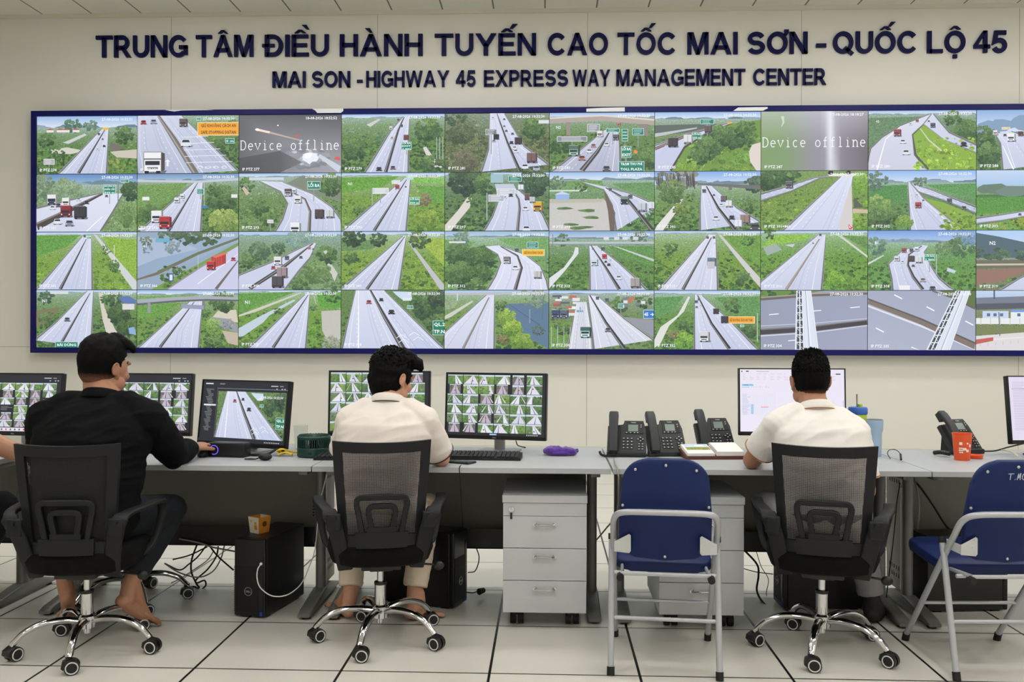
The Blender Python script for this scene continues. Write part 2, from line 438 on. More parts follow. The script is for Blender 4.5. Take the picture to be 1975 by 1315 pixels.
YEL = [(120, 156, 54), (142, 170, 62), (98, 140, 46), (84, 120, 44)]
HAZE = (196, 212, 230)
def scene_pic(P, hz=12, sky=((150, 186, 232), (222, 232, 244)), base=(98, 134, 66), cols=GREEN, n=260, bl=(.6, 2.6), haze=HAZE,
              fields=(), roads=(), med=(), dirt=(), trees=(), post=None, lanes=True, medc=(58, 58, 62), roadc=ROAD, mw=(.5, 3.6), hills=True):
    if hz > 0:
        P.rect(0, 0, 100, hz, sky[0], sky[1])
        if hills:
            for k in range(14):
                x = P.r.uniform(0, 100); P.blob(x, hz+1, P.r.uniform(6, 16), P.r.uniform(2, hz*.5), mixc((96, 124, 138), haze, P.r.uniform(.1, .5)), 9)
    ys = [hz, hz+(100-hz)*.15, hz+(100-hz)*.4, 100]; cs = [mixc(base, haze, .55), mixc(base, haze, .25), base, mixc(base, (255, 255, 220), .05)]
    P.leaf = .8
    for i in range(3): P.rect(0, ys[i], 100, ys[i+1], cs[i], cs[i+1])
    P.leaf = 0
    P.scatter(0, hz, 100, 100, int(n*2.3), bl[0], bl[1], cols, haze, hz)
    P.leaf = .8
    for pl, c in fields: P.leaf = .8 if c[1] > c[0] and c[1] > c[2]+20 else .08; P.poly(pl, c)
    P.leaf = 0
    for pl, c in dirt: P.poly(pl, c)
    for t in trees: P.tree(*t)
    for rd in roads:
        L, Rr = rd[0], rd[1]; rc = rd[2] if len(rd) > 2 else roadc
        def samp(E, t):
            k = t*(len(E)-1); i = min(int(k), len(E)-2); f = k-i
            return (E[i][0]+(E[i+1][0]-E[i][0])*f, E[i][1]+(E[i+1][1]-E[i][1])*f)
        N = 12; A = [samp(L, i/N) for i in range(N+1)]; B = [samp(Rr, i/N) for i in range(N+1)]
        for i in range(N):
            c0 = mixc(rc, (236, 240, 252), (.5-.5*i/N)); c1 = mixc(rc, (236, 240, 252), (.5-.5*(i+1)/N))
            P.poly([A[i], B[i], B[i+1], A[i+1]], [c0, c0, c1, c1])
        if lanes:
            for f, cc in ((.12, mixc(rc, (255, 255, 255), .8)), (.88, mixc(rc, (255, 255, 255), .8)), (.3, mixc(rc, (166, 172, 204), .3)), (.7, mixc(rc, (166, 172, 204), .3)), (.62, mixc(rc, (166, 172, 204), .22))):
                P.line([mixc(A[i], B[i], f) for i in range(N+1)], .15, 1.1 if cc[0] < 225 else .7, cc)
            for f in (.26, .76):
                for i in range(3, N):
                    a = mixc(A[i], B[i], f); b = mixc(A[i+1], B[i+1], f); b = mixc(a, b, .35); P.line([a, b], .3, .4, (252, 253, 255))
        for E in (A, B):
            P.line(E, .5, 2.2, mixc((120, 122, 112), rc, .35)); P.line([(x, y+1) for x, y in E], .25, .9, (96, 98, 92))
    for m in med:
        P.line(m, mw[0], mw[1], medc); P.line([(x-.7, y) for x, y in m], mw[0]*.4, mw[1]*.3, mixc(medc, (190, 186, 180), .65))
# ------------------------------------------------------------------ the 40 pictures of the video wall
W_, H_ = 1.2135, .6843
X_LEFT, Z_TOP = -6.0475, 3.9698
GRN = (20, 130, 108); ORG = (246, 170, 40)
CARG = (84, 88, 98); CARW = (226, 230, 238); CARK = (34, 36, 44); CARR = (168, 44, 46)
def cars(P, L):
    for k, x, y, z, c in L: (P.car if k == 'c' else P.truck)(x, y, z, c) if k != 'b' else P.truck(x, y, z, c, back=True)
def p00(P):
    scene_pic(P, 20, roads=[([(66, 20), (22, 100)], [(72, 20), (70, 100)])], med=[[(69, 22), (42, 100)]],
        dirt=[([(14, 58), (30, 54), (48, 60), (34, 66), (12, 64)], (214, 210, 200)), ([(26, 46), (48, 30), (50, 33), (32, 48)], (206, 208, 210)), ([(73, 62), (100, 58), (100, 74), (80, 72)], (206, 198, 184)), ([(74, 45), (88, 56), (78, 60), (73, 58)], (120, 112, 104))],
        trees=[(10, 40, 9, 40), (36, 17, 8, 50, (70, 98, 86), (108, 140, 112)), (54, 18, 7, 40, (84, 112, 102), (120, 148, 126)), (86, 34, 10, 60), (20, 64, 8, 30), (80, 88, 9, 30, (90, 120, 50), (160, 176, 90))], n=330)
    for x in (10, 20, 26, 36): P.rect(x, 24, x+7, 28, (236, 230, 226)); P.poly([(x-1, 24), (x+3.5, 21), (x+8, 24)], (170, 96, 84))
    P.rect(66, 20, 72, 24, (236, 190, 70)); P.sign(7, 74, 18, 84, (176, 180, 184), post=96)
    cars(P, [('t', 62, 31, 2, CARG), ('c', 66, 40, 2, CARG), ('c', 67.5, 52, 2.8, CARK), ('c', 61, 58, 2.6, CARW)])
    return 'IP PTZ 274', '27-08-2026 10:32:31'
def p01(P):
    scene_pic(P, 0, base=(104, 140, 70), roads=[([(0, 0), (-2, 60), (0, 100)], [(20, 0), (34, 40), (55, 100)], (182, 190, 214)), ([(22, 0), (38, 40), (60, 100)], [(44, 0), (70, 45), (100, 96)], (184, 192, 216))],
        med=[[(21, 0), (36, 40), (57, 100)]], mw=(3, 7), medc=(120, 112, 106), trees=[(88, 50, 12, 60), (94, 20, 8, 30), (96, 70, 8, 30)])
    for i in range(5): P.line([(44+i, 38+i*11), (70+i*6, 36+i*11)], .5, .5, (240, 244, 250))
    for x in (62, 70, 78, 86): P.blob(x, 90, 3.4, 3, (232, 236, 244), 9); P.blob(x, 90, 2, 1.6, (184, 192, 216), 9)
    P.poly([(30, 76), (33, 80), (31, 80), (31, 88), (29, 88), (29, 80), (27, 80)], (242, 244, 250))
    P.sign(58, 3, 63, 9, GRN); P.sign(87, 40, 96, 49, GRN, ('0 m',)); P.sign(59.5, 12, 101, 35, ORG, ('GIỮ KHOẢNG CÁCH AN', 'SAFE STOPPING DISTAN'), (110, 70, 20))
    cars(P, [('c', 6, 11, 5.5, CARR), ('c', 16, 10, 6, (150, 158, 180)), ('t', 45, 12, 7, (96, 88, 86)), ('c', 48, 47, 10, CARW)])
    P.truck(15, 80, 18, (120, 112, 106), (240, 242, 246)); P.rect(6.6, 64, 23.4, 74, (242, 244, 248))
    return 'IP PTZ 276', '27-08-2026 10:32:30'
def serif_text(P, y, x0, x1):
    """thin serif letters drawn as strokes"""
    def arc(cx, cy, rx, ry, a, b, n=12): return [(cx+rx*math.cos(math.radians(a+(b-a)*i/n)), cy+ry*math.sin(math.radians(a+(b-a)*i/n))) for i in range(n+1)]
    G = {'D': [[(.12, .72), (.12, 0)], [(.03, .72), (.4, .72)], [(.03, 0), (.4, 0)], arc(.38, .36, .4, .36, -90, 90)],
         'e': [[(.16, .27), (.76, .27)], arc(.46, .25, .3, .25, 0, 310)], 'v': [[(.12, .5), (.46, 0), (.8, .5)], [(.02, .5), (.26, .5)], [(.64, .5), (.9, .5)]],
         'i': [[(.46, .5), (.46, 0)], [(.3, .5), (.46, .5)], [(.26, 0), (.68, 0)], [(.42, .68), (.5, .68)]], 'c': [arc(.47, .25, .3, .25, 50, 310)],
         'o': [arc(.46, .25, .31, .25, 0, 360)], 'f': [[(.42, 0), (.42, .58)]+arc(.58, .58, .16, .16, 180, 50, 6), [(.2, .48), (.68, .48)], [(.22, 0), (.64, 0)]],
         'l': [[(.46, 0), (.46, .74)], [(.28, .74), (.46, .74)], [(.24, 0), (.7, 0)]],
         'n': [[(.2, 0), (.2, .5)], [(.06, .5), (.2, .5)], arc(.47, .3, .26, .2, 180, 0), [(.73, .3), (.73, 0)], [(.06, 0), (.34, 0)], [(.6, 0), (.88, 0)]], ' ': []}
    s = 'Device offline'; cw = (x1-x0)/len(s)
    for i, ch in enumerate(s):
        for st in G[ch]:
            P.line([(x0+(i+a)*cw, y-b*cw*P.w/P.h*1.75) for a, b in st], .75, .75, (250, 251, 252))
def p02(P):
    P.poly([(0, 0), (100, 0), (100, 100), (0, 100)], [(96, 98, 100), (86, 88, 90), (168, 168, 176), (104, 104, 106)])
    for k in range(60):
        t = k/60; P.blob(66+P.r.gauss(0, 8), 74+P.r.gauss(0, 7), 12*(1-t)+1, 12*(1-t)+1, mixc((128, 130, 136), (214, 218, 230), t*t), 10)
    P.blob(70, 74, 9, 11, (236, 240, 250), 12); P.blob(68, 70, 5, 6, (255, 255, 255), 10)
    P.line([(78, 70), (100, 96)], 3, 9, (206, 212, 224)); P.line([(16, 24), (36, 33), (60, 44)], 2.4, 1, (196, 176, 164)); P.line([(17, 25), (30, 30)], 2, 2, (255, 226, 214))
    P.blob(18, 25, 2.4, 2.4, (255, 250, 246)); P.blob(38, 18, 1.2, 1.4, (240, 240, 248)); P.blob(57, 36, 3, 2.5, (206, 96, 84)); P.blob(97, 76, 3.5, 4, (222, 92, 80))
    P.poly([(0, 74), (40, 62), (62, 82), (40, 100), (0, 100)], [(84, 84, 86), (94, 94, 96), (120, 120, 124), (92, 92, 94), (74, 74, 76)])
    serif_text(P, 60, 1, 99); return 'IP PTZ 277', '18-08-2026 18:52:52'
def p03(P):
    scene_pic(P, 6, cols=GREEN+DARK, roads=[([(60, 4), (48, 28), (23, 100)], [(66, 4), (65, 50), (65, 100)])], med=[[(61, 5), (55, 28), (43, 100)]], n=360,
        dirt=[([(79, 58), (82, 56), (90, 76), (98, 92), (92, 94), (84, 78)], (218, 214, 206)), ([(24, 18), (36, 8), (38, 9), (28, 22)], (206, 208, 206))], trees=[(84, 28, 13, 90), (88, 84, 9, 50), (12, 60, 12, 60), (40, 40, 8, 40, (80, 112, 84), (130, 156, 116))])
    for x in (92, 95, 98): P.rect(x, 40, x+.5, 78, (196, 200, 204))
    P.sign(58, 48, 68, 62, GRN, ('LỐI RA', 'EXIT', '1 km'), post=70)
    cars(P, [('b', 62.5, 40, 4.4, (120, 64, 66)), ('c', 49, 41, 2.6, (206, 170, 130)), ('t', 48, 24, 3, (216, 218, 224)), ('t', 58, 20, 2.4, CARG), ('c', 36.5, 94, 5.4, CARK), ('c', 50, 92, 4.8, (110, 74, 74)), ('t', 55, 10, 2, CARG)])
    return 'IP PTZ 279', '27-08-2026 10:32:30'
def p04(P):
    scene_pic(P, 0, base=(110, 126, 84), cols=[(88, 104, 66), (70, 88, 56), (122, 132, 92), (106, 120, 70)], haze=(150, 166, 160), roads=[([(43, 0), (42, 62), (35, 100)], [(57, 0), (76, 56), (100, 88)])], med=[[(50, 0), (60, 50), (72, 100)]], n=420, bl=(1.5, 4),
        trees=[(14, 30, 14, 80, (62, 80, 52), (116, 128, 88)), (20, 80, 12, 60, (84, 84, 66), (122, 122, 94)), (86, 26, 12, 70), (10, 5, 10, 30, (60, 84, 56), (110, 136, 104))])
    P.rect(90, 12, 100, 18, (222, 224, 226)); P.sign(39, 27, 50, 37, (120, 126, 134), post=70)
    cars(P, [('b', 49, 40, 4.6, CARK), ('c', 47, 47, 3.2, (150, 154, 170)), ('b', 70, 47, 6, (60, 56, 58)), ('c', 64, 50, 4, CARK), ('c', 67, 59, 4, CARW), ('c', 68, 65, 4.2, CARW), ('c', 65, 35, 2.8, CARG), ('c', 59, 30, 2.6, CARG), ('c', 57, 22, 2, CARG), ('c', 46, 8, 2.4, CARW), ('c', 57, 10, 2.2, CARG)])
    P.truck(83, 76, 8.5, (122, 92, 90), back=True); P.car(77, 91, 6.5, CARW); P.car(88, 94, 6.5, (170, 176, 196))
    return 'IP PTZ 281', '27-08-2026 10:32:30'
def p05(P):
    scene_pic(P, 8, roads=[([(52, 30), (30, 62), (2, 100)], [(66, 28), (67, 60), (68, 100)], (176, 182, 202))], med=[[(57, 34), (46, 66), (31, 100)]], mw=(1, 6), cols=GREEN+DARK, trees=[(12, 50, 12, 60), (88, 80, 13, 60), (44, 33, 6, 30)], n=200)
    P.poly([(0, 9), (50, 5), (100, 13), (100, 22), (50, 14), (0, 18)], (178, 166, 156)); P.line([(0, 9), (50, 5), (100, 13)], 1.4, 1.4, (222, 214, 206)); P.rect(16, 16, 20, 38, (150, 142, 136)); P.rect(86, 20, 94, 40, (140, 134, 126))
    P.sign(36, 19, 48, 33, (150, 156, 164)); P.sign(7, 40, 36, 49, (136, 142, 150), post=76)
    for b in ((54, 27, 67, 34), (69, 28, 75, 49), (79, 27, 90, 39), (68.5, 57, 78, 77)): P.sign(*b, col=GRN, lines=('LỐI RA', 'EXIT') if b[1] > 50 else (), post=b[3]+20)
    P.sign(66, 83, 90.5, 101, GRN, ('TRẠM THU PHÍ', 'TOLL PLAZA')); P.blob(82, 67, 2.2, 3.5, (240, 140, 60), 12)
    P.truck(23, 64, 9, (84, 112, 96), (150, 190, 170)); P.text('N2', 6, 22, 5, (235, 238, 240))
    cars(P, [('t', 48, 36, 5, (226, 224, 222)), ('t', 63, 42, 5, (96, 98, 104)), ('c', 31, 77, 6.5, (172, 110, 104)), ('c', 38, 65, 5.2, CARW), ('c', 42, 56, 4.6, (180, 120, 116)), ('c', 54.5, 54, 4.6, CARW), ('c', 54.5, 95, 7, CARG), ('t', 66, 20, 3, (190, 110, 106))])
    return 'IP PTZ 283', '27-08-2026 10:32:31'
def p06(P):
    scene_pic(P, 12, base=(112, 138, 84), fields=[([(0, 22), (60, 20), (44, 32), (0, 40)], (92, 106, 98)), ([(0, 36), (40, 26), (40, 28), (0, 42)], (190, 196, 200))], n=120,
        roads=[([(70, 18), (36, 34), (0, 56), (-2, 78)], [(74, 18), (50, 34), (28, 58), (15, 100)]), ], med=[[(70, 19), (36, 36), (0, 62)]], medc=(110, 86, 80), mw=(.6, 3.2), lanes=False)
    P.poly([(0, 78), (0, 100), (15, 100), (22, 80), (28, 58), (10, 56)], ROAD)
    P.poly([(74, 20), (100, 14), (100, 100), (15, 100), (28, 60), (48, 38)], (116, 152, 66))
    P.scatter(30, 42, 100, 100, 160, 2.4, 4, [(128, 166, 70), (104, 146, 58), (84, 126, 54)])
    P.line([(73, 20), (48, 38), (28, 60), (15, 100)], .6, 2.4, (70, 72, 64))
    for t in ((60, 40, 11, 80), (74, 44, 12, 90), (50, 62, 13, 90), (40, 76, 10, 60), (86, 30, 10, 70), (92, 48, 8, 50), (30, 92, 10, 40, (100, 140, 50), (150, 182, 80))): P.tree(*t)
    P.poly([(89, 68), (92, 56), (100, 52), (100, 100), (96, 100), (90, 84)], (224, 214, 206))
    P.sign(43, 12, 56, 21, GRN, post=40); P.sign(35, 35, 44, 46, GRN, ('LỐI RA', '500 m'))
    P.truck(16.5, 51, 8, (66, 60, 62), back=True); P.truck(31, 46, 7.5, (222, 222, 226), back=True); P.truck(50, 29, 6, (100, 92, 92), back=True); P.blob(71, 19, 2.5, 2.2, (240, 180, 70))
    return 'IP PTZ 285', '27-08-2026 10:32:30'
def p07(P):
    for i in range(20):
        x0, x1 = i*5, i*5+5
        def g(x, y): 
            b = mixc((128, 158, 104), (150, 146, 160), max(0, min(1, (x-18)/34))); b = mixc(b, (112, 106, 112), max(0, (x-62)/38)); b = mixc(b, (214, 212, 222), max(0, 1-y/55)*.55)
            return mixc(b, (240, 242, 252), .9*math.exp(-((x-64-y*.03)/4)**2))
        for j in range(6): P.poly([(x0, j*17), (x1, j*17), (x1, min(100, j*17+17)), (x0, min(100, j*17+17))], [g(x0, j*17), g(x1, j*17), g(x1, j*17+17), g(x0, j*17+17)])
    P.line([(20, 8), (21, 18), (19, 26)], 3, .6, (206, 222, 196))
    serif_text(P, 60, 1, 99); return 'IP PTZ 287', '17-08-2026 18:18:27'
def p08(P):
    scene_pic(P, 6, fields=[([(0, 12), (60, 10), (30, 26), (0, 60)], (104, 138, 100))], base=(96, 128, 74), cols=GREEN+DARK, n=140, trees=[(92, 34, 12, 80), (78, 14, 8, 40)],
        roads=[([(58, 5), (32, 23), (13, 44), (2, 63), (-3, 100)], [(58.5, 5), (51, 23), (41, 40), (43, 74), (55, 100)], (206, 208, 226)), ([(59, 5), (51, 23), (70, 50), (100, 72)], [(60, 5), (64, 14), (75, 37), (100, 58)], (200, 206, 228))], lanes=False)
    P.poly([(51, 24), (60, 36), (70, 50), (86, 62), (100, 73), (100, 100), (56, 100), (44, 75), (41, 42)], (140, 176, 62)); P.scatter(45, 45, 98, 99, 140, 1.6, 3.4, [(150, 188, 66), (122, 160, 52), (168, 196, 84)])
    P.line([(51, 24), (41, 41), (44, 75), (56, 100)], .6, 2.4, (86, 88, 84)); P.line([(48, 30), (56, 50), (68, 68)], .8, 1.6, (210, 210, 196)); P.line([(32, 23), (16, 48), (8, 100)], .4, 1.4, (248, 250, 255)); P.line([(60, 5), (64, 14), (75, 37), (100, 58)], .4, 1.4, (120, 122, 116)); P.line([(58, 5), (32, 23), (13, 44), (2, 63)], .4, 1.6, (120, 124, 118))
    P.truck(26.5, 37, 6, (150, 70, 66)); cars(P, [('c', 32, 52, 5, CARW), ('c', 35, 70, 6.4, CARW), ('c', 88.5, 57, 6, CARK), ('t', 59.5, 25, 4, CARG), ('c', 39, 23, 2.6, CARW), ('t', 45, 17, 2.4, (160, 90, 86)), ('c', 56, 18, 2, CARG)])
    P.text('02', 7, 16, 4); return 'IP PTZ 280', '27-08-2026 10:32:30'
def p09(P):
    scene_pic(P, 36, sky=((140, 176, 226), (214, 226, 242)), hills=False, n=120, base=(92, 126, 78), roads=[([(16, 36), (22, 56), (24, 100)], [(36, 36), (70, 50), (120, 84)])], med=[[(32, 36), (46, 44), (100, 62)]])
    for x, y, r in ((10, 30, 16), (24, 26, 14), (44, 22, 16), (66, 28, 14)): P.blob(x, y, r, r*.8, (132, 160, 190), 11)
    P.tree(6, 46, 12, 70); P.tree(10, 74, 12, 70); P.tree(60, 32, 10, 50); P.line([(24, 60), (34, 100)], .6, 1.6, (250, 252, 255)); P.sign(23, 29, 31, 33, (214, 190, 90))
    P.truck(31.5, 46, 6.5, (240, 242, 246), (236, 238, 242)); cars(P, [('t', 17, 38, 4, (226, 226, 224)), ('c', 26, 42, 3, CARG), ('t', 40, 40, 4, (96, 60, 60))])
    return 'IP PTZ 288', '27-08-2026 10:32:30'
def p10(P):
    scene_pic(P, 18, sky=((96, 138, 196), (150, 184, 216)), base=(118, 150, 96), n=300, cols=[(122, 152, 96), (96, 128, 78), (140, 168, 112)], trees=[(6, 24, 14, 60, (96, 122, 90), (130, 152, 120)), (30, 34, 16, 60, (104, 132, 98), (146, 168, 132)), (95, 30, 10, 90, (44, 72, 44), (84, 112, 74)), (92, 70, 14, 80, (86, 118, 64), (134, 164, 100))],
        roads=[([(64, 33), (30, 46), (-1, 58), (-1, 90)], [(86, 34), (76, 70), (64, 100), (20, 104)], (212, 216, 236))], lanes=False)
    P.poly([(0, 90), (0, 104), (66, 104), (64, 98), (20, 70)], (212, 216, 236)); P.line([(66, 34), (34, 62), (0, 92)], 2, 7, (74, 64, 60)); P.line([(66, 33), (34, 59), (0, 86)], .6, 2, (136, 128, 122))
    P.line([(64, 33), (0, 59)], .6, 1.8, (120, 124, 116)); P.line([(86, 34), (76, 66), (64, 100)], .5, 2, (104, 112, 96)); P.line([(66, 74), (50, 100)], .8, 1.2, (252, 252, 255))
    P.sign(84, 9, 92, 15, GRN); P.sign(67, 18, 79, 35, GRN, ('BÃI DỪNG XE', 'KHẨN CẤP', '500 m'), post=52); P.rect(81, 18, 82, 62, (120, 130, 134))
    P.truck(15, 44, 8.5, (232, 234, 236), (70, 84, 100)); P.truck(29, 48, 7, (236, 234, 232)); P.truck(29, 64, 10, (142, 44, 46), (120, 44, 46)); P.truck(43, 66, 11, (58, 56, 60), back=True)
    cars(P, [('c', 16, 58, 5, CARW), ('c', 22, 54, 5, CARG), ('c', 21, 82, 7.5, CARW), ('c', 33, 85, 8, (130, 134, 150)), ('c', 50, 49, 4.6, CARK), ('c', 42, 44, 4, CARW), ('c', 70, 38, 3, CARG)])
    return 'IP PTZ 291', '27-08-2026 10:32:30'
def p11(P):
    scene_pic(P, 12, sky=((110, 146, 196), (166, 192, 214)), n=320, roads=[([(56, 15), (2, 100)], [(65, 15), (63, 100)])], med=[[(60, 16), (31, 100)]], fields=[([(0, 20), (50, 16), (30, 50), (0, 66)], (118, 156, 84))], trees=[(84, 44, 14, 90), (86, 84, 14, 90, (96, 124, 60), (170, 190, 100)), (14, 70, 12, 60), (76, 28, 8, 40)])
    P.poly([(0, 10), (60, 12), (100, 8), (100, 12), (60, 16), (0, 14)], (196, 204, 212)); P.rect(5, 40, 12, 46, (236, 238, 240)); P.rect(93, 36, 99, 42, (230, 232, 230))
    P.sign(59, 26, 66, 36, GRN, post=44); P.rect(66, 15, 66.6, 60, (190, 196, 196)); P.rect(64, 56, 70, 60, (70, 120, 190))
    P.truck(19, 74, 10, (236, 238, 240), (226, 230, 234)); P.truck(27, 84, 10.5, (176, 52, 56), (186, 60, 62)); cars(P, [('t', 39, 46, 4.6, CARW), ('t', 44.5, 39, 4, CARW), ('c', 46, 48, 2.4, CARW), ('c', 4, 94, 6, CARW), ('c', 55, 30, 1.6, CARG)])
    return 'IP PTZ 292', '27-08-2026 10:32:30'
def p12(P):
    scene_pic(P, 6, base=(112, 140, 84), cols=[(100, 132, 72), (78, 112, 60), (122, 150, 90)], n=340, roads=[([(20, 13), (41, 31), (48, 52), (43, 79), (36, 100)], [(43, 15), (72, 35), (91, 58), (100, 80), (102, 100)])],
        med=[[(46, 27), (65, 45), (70, 66), (69, 100)]], mw=(1, 3.4), medc=(92, 84, 80), fields=[([(46, 18), (62, 4), (100, 6), (100, 50), (70, 34)], (128, 138, 118))], trees=[(20, 60, 9, 50), (90, 20, 12, 80), (30, 80, 8, 40), (8, 20, 8, 40)])
    P.rect(10, 7, 44, 12, (206, 214, 226)); P.line([(4, 24), (9, 36)], 3, 4, (206, 190, 170)); P.sign(67, 14, 80, 28, GRN, ('LỐI RA',), post=48); P.sign(28, 80, 34, 86, (190, 196, 196), post=98)
    P.truck(48, 33, 6.5, (90, 84, 84), (210, 212, 216)); P.truck(57.5, 45, 6.5, (226, 228, 232), (246, 246, 248)); P.truck(78.5, 70, 8, (80, 70, 68), back=True); P.truck(89, 70, 7, (206, 208, 212), back=True); P.truck(55, 94, 9, (236, 238, 242), (230, 234, 238)); P.truck(54, 30, 4, CARW)
    return 'IP PTZ 293', '27-08-2026 10:32:30'
def p13(P):
    scene_pic(P, 5, base=(120, 156, 62), cols=[(96, 136, 50), (120, 160, 60), (80, 122, 46), (134, 160, 74)], n=330, fields=[([(72, 22), (100, 24), (100, 54), (84, 50)], (104, 160, 66)), ([(0, 8), (56, 6), (40, 24), (0, 34)], (104, 160, 56)), ([(66, 8), (100, 10), (100, 20), (70, 18)], (130, 188, 86))],
        roads=[([(61, 9), (1, 100)], [(67, 10), (63, 100)])], med=[[(64, 10), (32, 100)]], trees=[(80, 46, 7, 50, (112, 96, 76), (150, 132, 104)), (82, 82, 12, 80, (78, 112, 40), (150, 176, 70)), (18, 64, 6, 30)])
    P.sign(30, 26, 46, 36, (206, 212, 214), post=52); P.rect(29.6, 26, 30.4, 54, (170, 176, 178)); P.sign(49, 13, 57, 19, (206, 212, 214), post=30); P.sign(66, 42, 76, 55, (40, 150, 110), ('LỐI RA', '500 m'), post=62); P.rect(63, 2, 70, 12, (190, 220, 214))
    P.truck(54, 24, 3.6, (196, 60, 58)); P.car(62.5, 24, 1.8, CARK); P.text('N1', 6, 16, 5); return 'IP PTZ 295', '27-08-2026 10:32:30'
def p14(P):
    scene_pic(P, 4, base=(96, 126, 78), cols=GREEN+DARK, n=260, roads=[([(50, 20), (53, 42), (46, 75), (38, 100)], [(72, 32), (84, 50), (94, 72), (101, 99)])], med=[[(66, 32), (71, 46), (72, 62), (70, 100)]], medc=(96, 92, 96), mw=(1.4, 3.2),
        trees=[(20, 14, 16, 120, (34, 60, 40), (84, 112, 76)), (40, 20, 12, 70), (86, 18, 14, 100, (40, 66, 44), (88, 116, 80)), (28, 50, 6, 30), (44, 60, 8, 40)], dirt=[([(22, 42), (26, 44), (24, 60), (12, 86), (6, 100), (0, 100), (0, 90), (12, 66)], (220, 214, 206))])
    P.poly([(48, 20), (66, 20), (70, 34), (50, 34)], (196, 204, 222)); P.rect(44, 3, 56, 18, (160, 190, 200)); P.sign(61, 6, 74, 16, GRN); P.sign(42, 38, 57, 50, (176, 184, 192)); P.rect(40, 35, 41, 82, (176, 184, 190)); P.sign(50, 28, 68, 40, (196, 206, 216))
    P.truck(89, 58, 8, (222, 178, 48), (206, 160, 50), ); cars(P, [('b', 79.5, 42, 5.4, (110, 84, 84)), ('b', 73, 26, 5, CARW), ('b', 84, 47, 5, (196, 200, 206)), ('c', 77.5, 62, 5.2, CARW), ('c', 78.5, 96, 7, CARW), ('c', 58, 43, 3, CARW), ('c', 63.5, 39, 4, CARK)])
    return 'IP PTZ 297', '27-08-2026 10:32:30'
def p15(P):
    scene_pic(P, 14, base=(104, 142, 86), n=200, fields=[([(0, 16), (50, 14), (54, 34), (0, 36)], (116, 156, 96)), ([(60, 20), (100, 18), (100, 44), (70, 30)], (104, 150, 92)), ([(0, 48), (53, 48), (62, 72), (62, 100), (0, 100)], (202, 200, 196)), ([(0, 46), (53, 46), (50, 52), (0, 53)], (190, 186, 172)), ([(0, 31), (36, 30), (36, 33), (0, 33)], (214, 222, 226))],
        roads=[([(29, 16), (52, 30), (60, 56), (64, 100)], [(56, 26), (76, 36), (100, 54), (110, 62)])], med=[[(54, 27), (76, 50), (98, 100)]], mw=(1, 5), trees=[(30, 24, 6, 30), (8, 20, 8, 40, (80, 108, 92), (120, 144, 118))])
    P.poly([(52, 33), (55, 38), (63, 70), (62, 100), (58, 100), (56, 66)], (112, 96, 84))
    P.rect(6, 37, 19, 47, (150, 184, 232)); P.poly([(5, 38), (12, 33), (20, 38)], (206, 218, 232))
    for x, y in ((14, 62), (36, 66), (40, 78), (34, 94), (20, 90), (26, 96)): P.blob(x, y, 9, 3, (110, 136, 84), 9); P.blob(x+3, y, 5, 2, (84, 116, 64), 8)
    P.truck(71.5, 48, 7, (120, 140, 130), (54, 62, 70)); P.truck(88, 60, 7.5, (196, 204, 214), back=True); P.truck(98, 58, 6.5, (220, 224, 232), back=True); cars(P, [('t', 77, 42, 3.4, CARG), ('t', 58, 30, 2.4, CARG)])
    return 'IP PTZ 299', '27-08-2026 10:32:30'
def p16(P):
    scene_pic(P, 22, sky=((128, 172, 232), (206, 222, 240)), base=(110, 146, 76), cols=GREEN, n=300, roads=[([(44, 24), (43, 60), (43, 100)], [(54, 24), (78, 62), (101, 86)])], med=[[(49, 25), (60, 62), (76, 100)]], mw=(.8, 4.2), medc=(44, 44, 46),
        dirt=[([(24, 46), (27, 46), (20, 70), (8, 100), (0, 100), (2, 92)], (226, 226, 222))], trees=[(25, 64, 8, 50, (84, 110, 50), (150, 170, 90)), (90, 60, 8, 40), (94, 22, 9, 60, (56, 78, 64), (96, 122, 100)), (34, 44, 5, 30)])
    for i in range(60): x = P.r.uniform(0, 40); P.blob(x, P.r.uniform(0, 30-(x/40)*6), 3.4, 5, mixc((96, 100, 96), (176, 176, 168), P.r.random()), 6)
    for i in range(26): x = P.r.uniform(0, 38); P.line([(x, P.r.uniform(0, 10)), (x+1, P.r.uniform(16, 30))], .5, 1, (70, 76, 70))
    P.tree(16, 34, 13, 60, (70, 100, 56), (120, 146, 88))
    P.poly([(42, 20), (100, 24), (100, 31), (42, 23)], (110, 112, 110)); P.rect(70, 26, 73, 32, (120, 116, 110))
    cars(P, [('b', 65, 46, 5, (110, 100, 104)), ('b', 70, 55, 5.6, (226, 228, 232)), ('c', 58, 79, 5.6, CARW), ('c', 73, 78, 5.4, CARK), ('c', 63, 57, 3.6, CARW), ('c', 56, 40, 2.4, CARG), ('t', 46.5, 33, 3, CARG), ('c', 95, 95, 10, (74, 76, 84))])
    P.truck(85, 81, 8, (150, 130, 120), back=True); P.truck(79, 89, 6.5, (226, 230, 238), back=True)
    return 'IP PTZ 301', '27-08-2026 10:32:30'
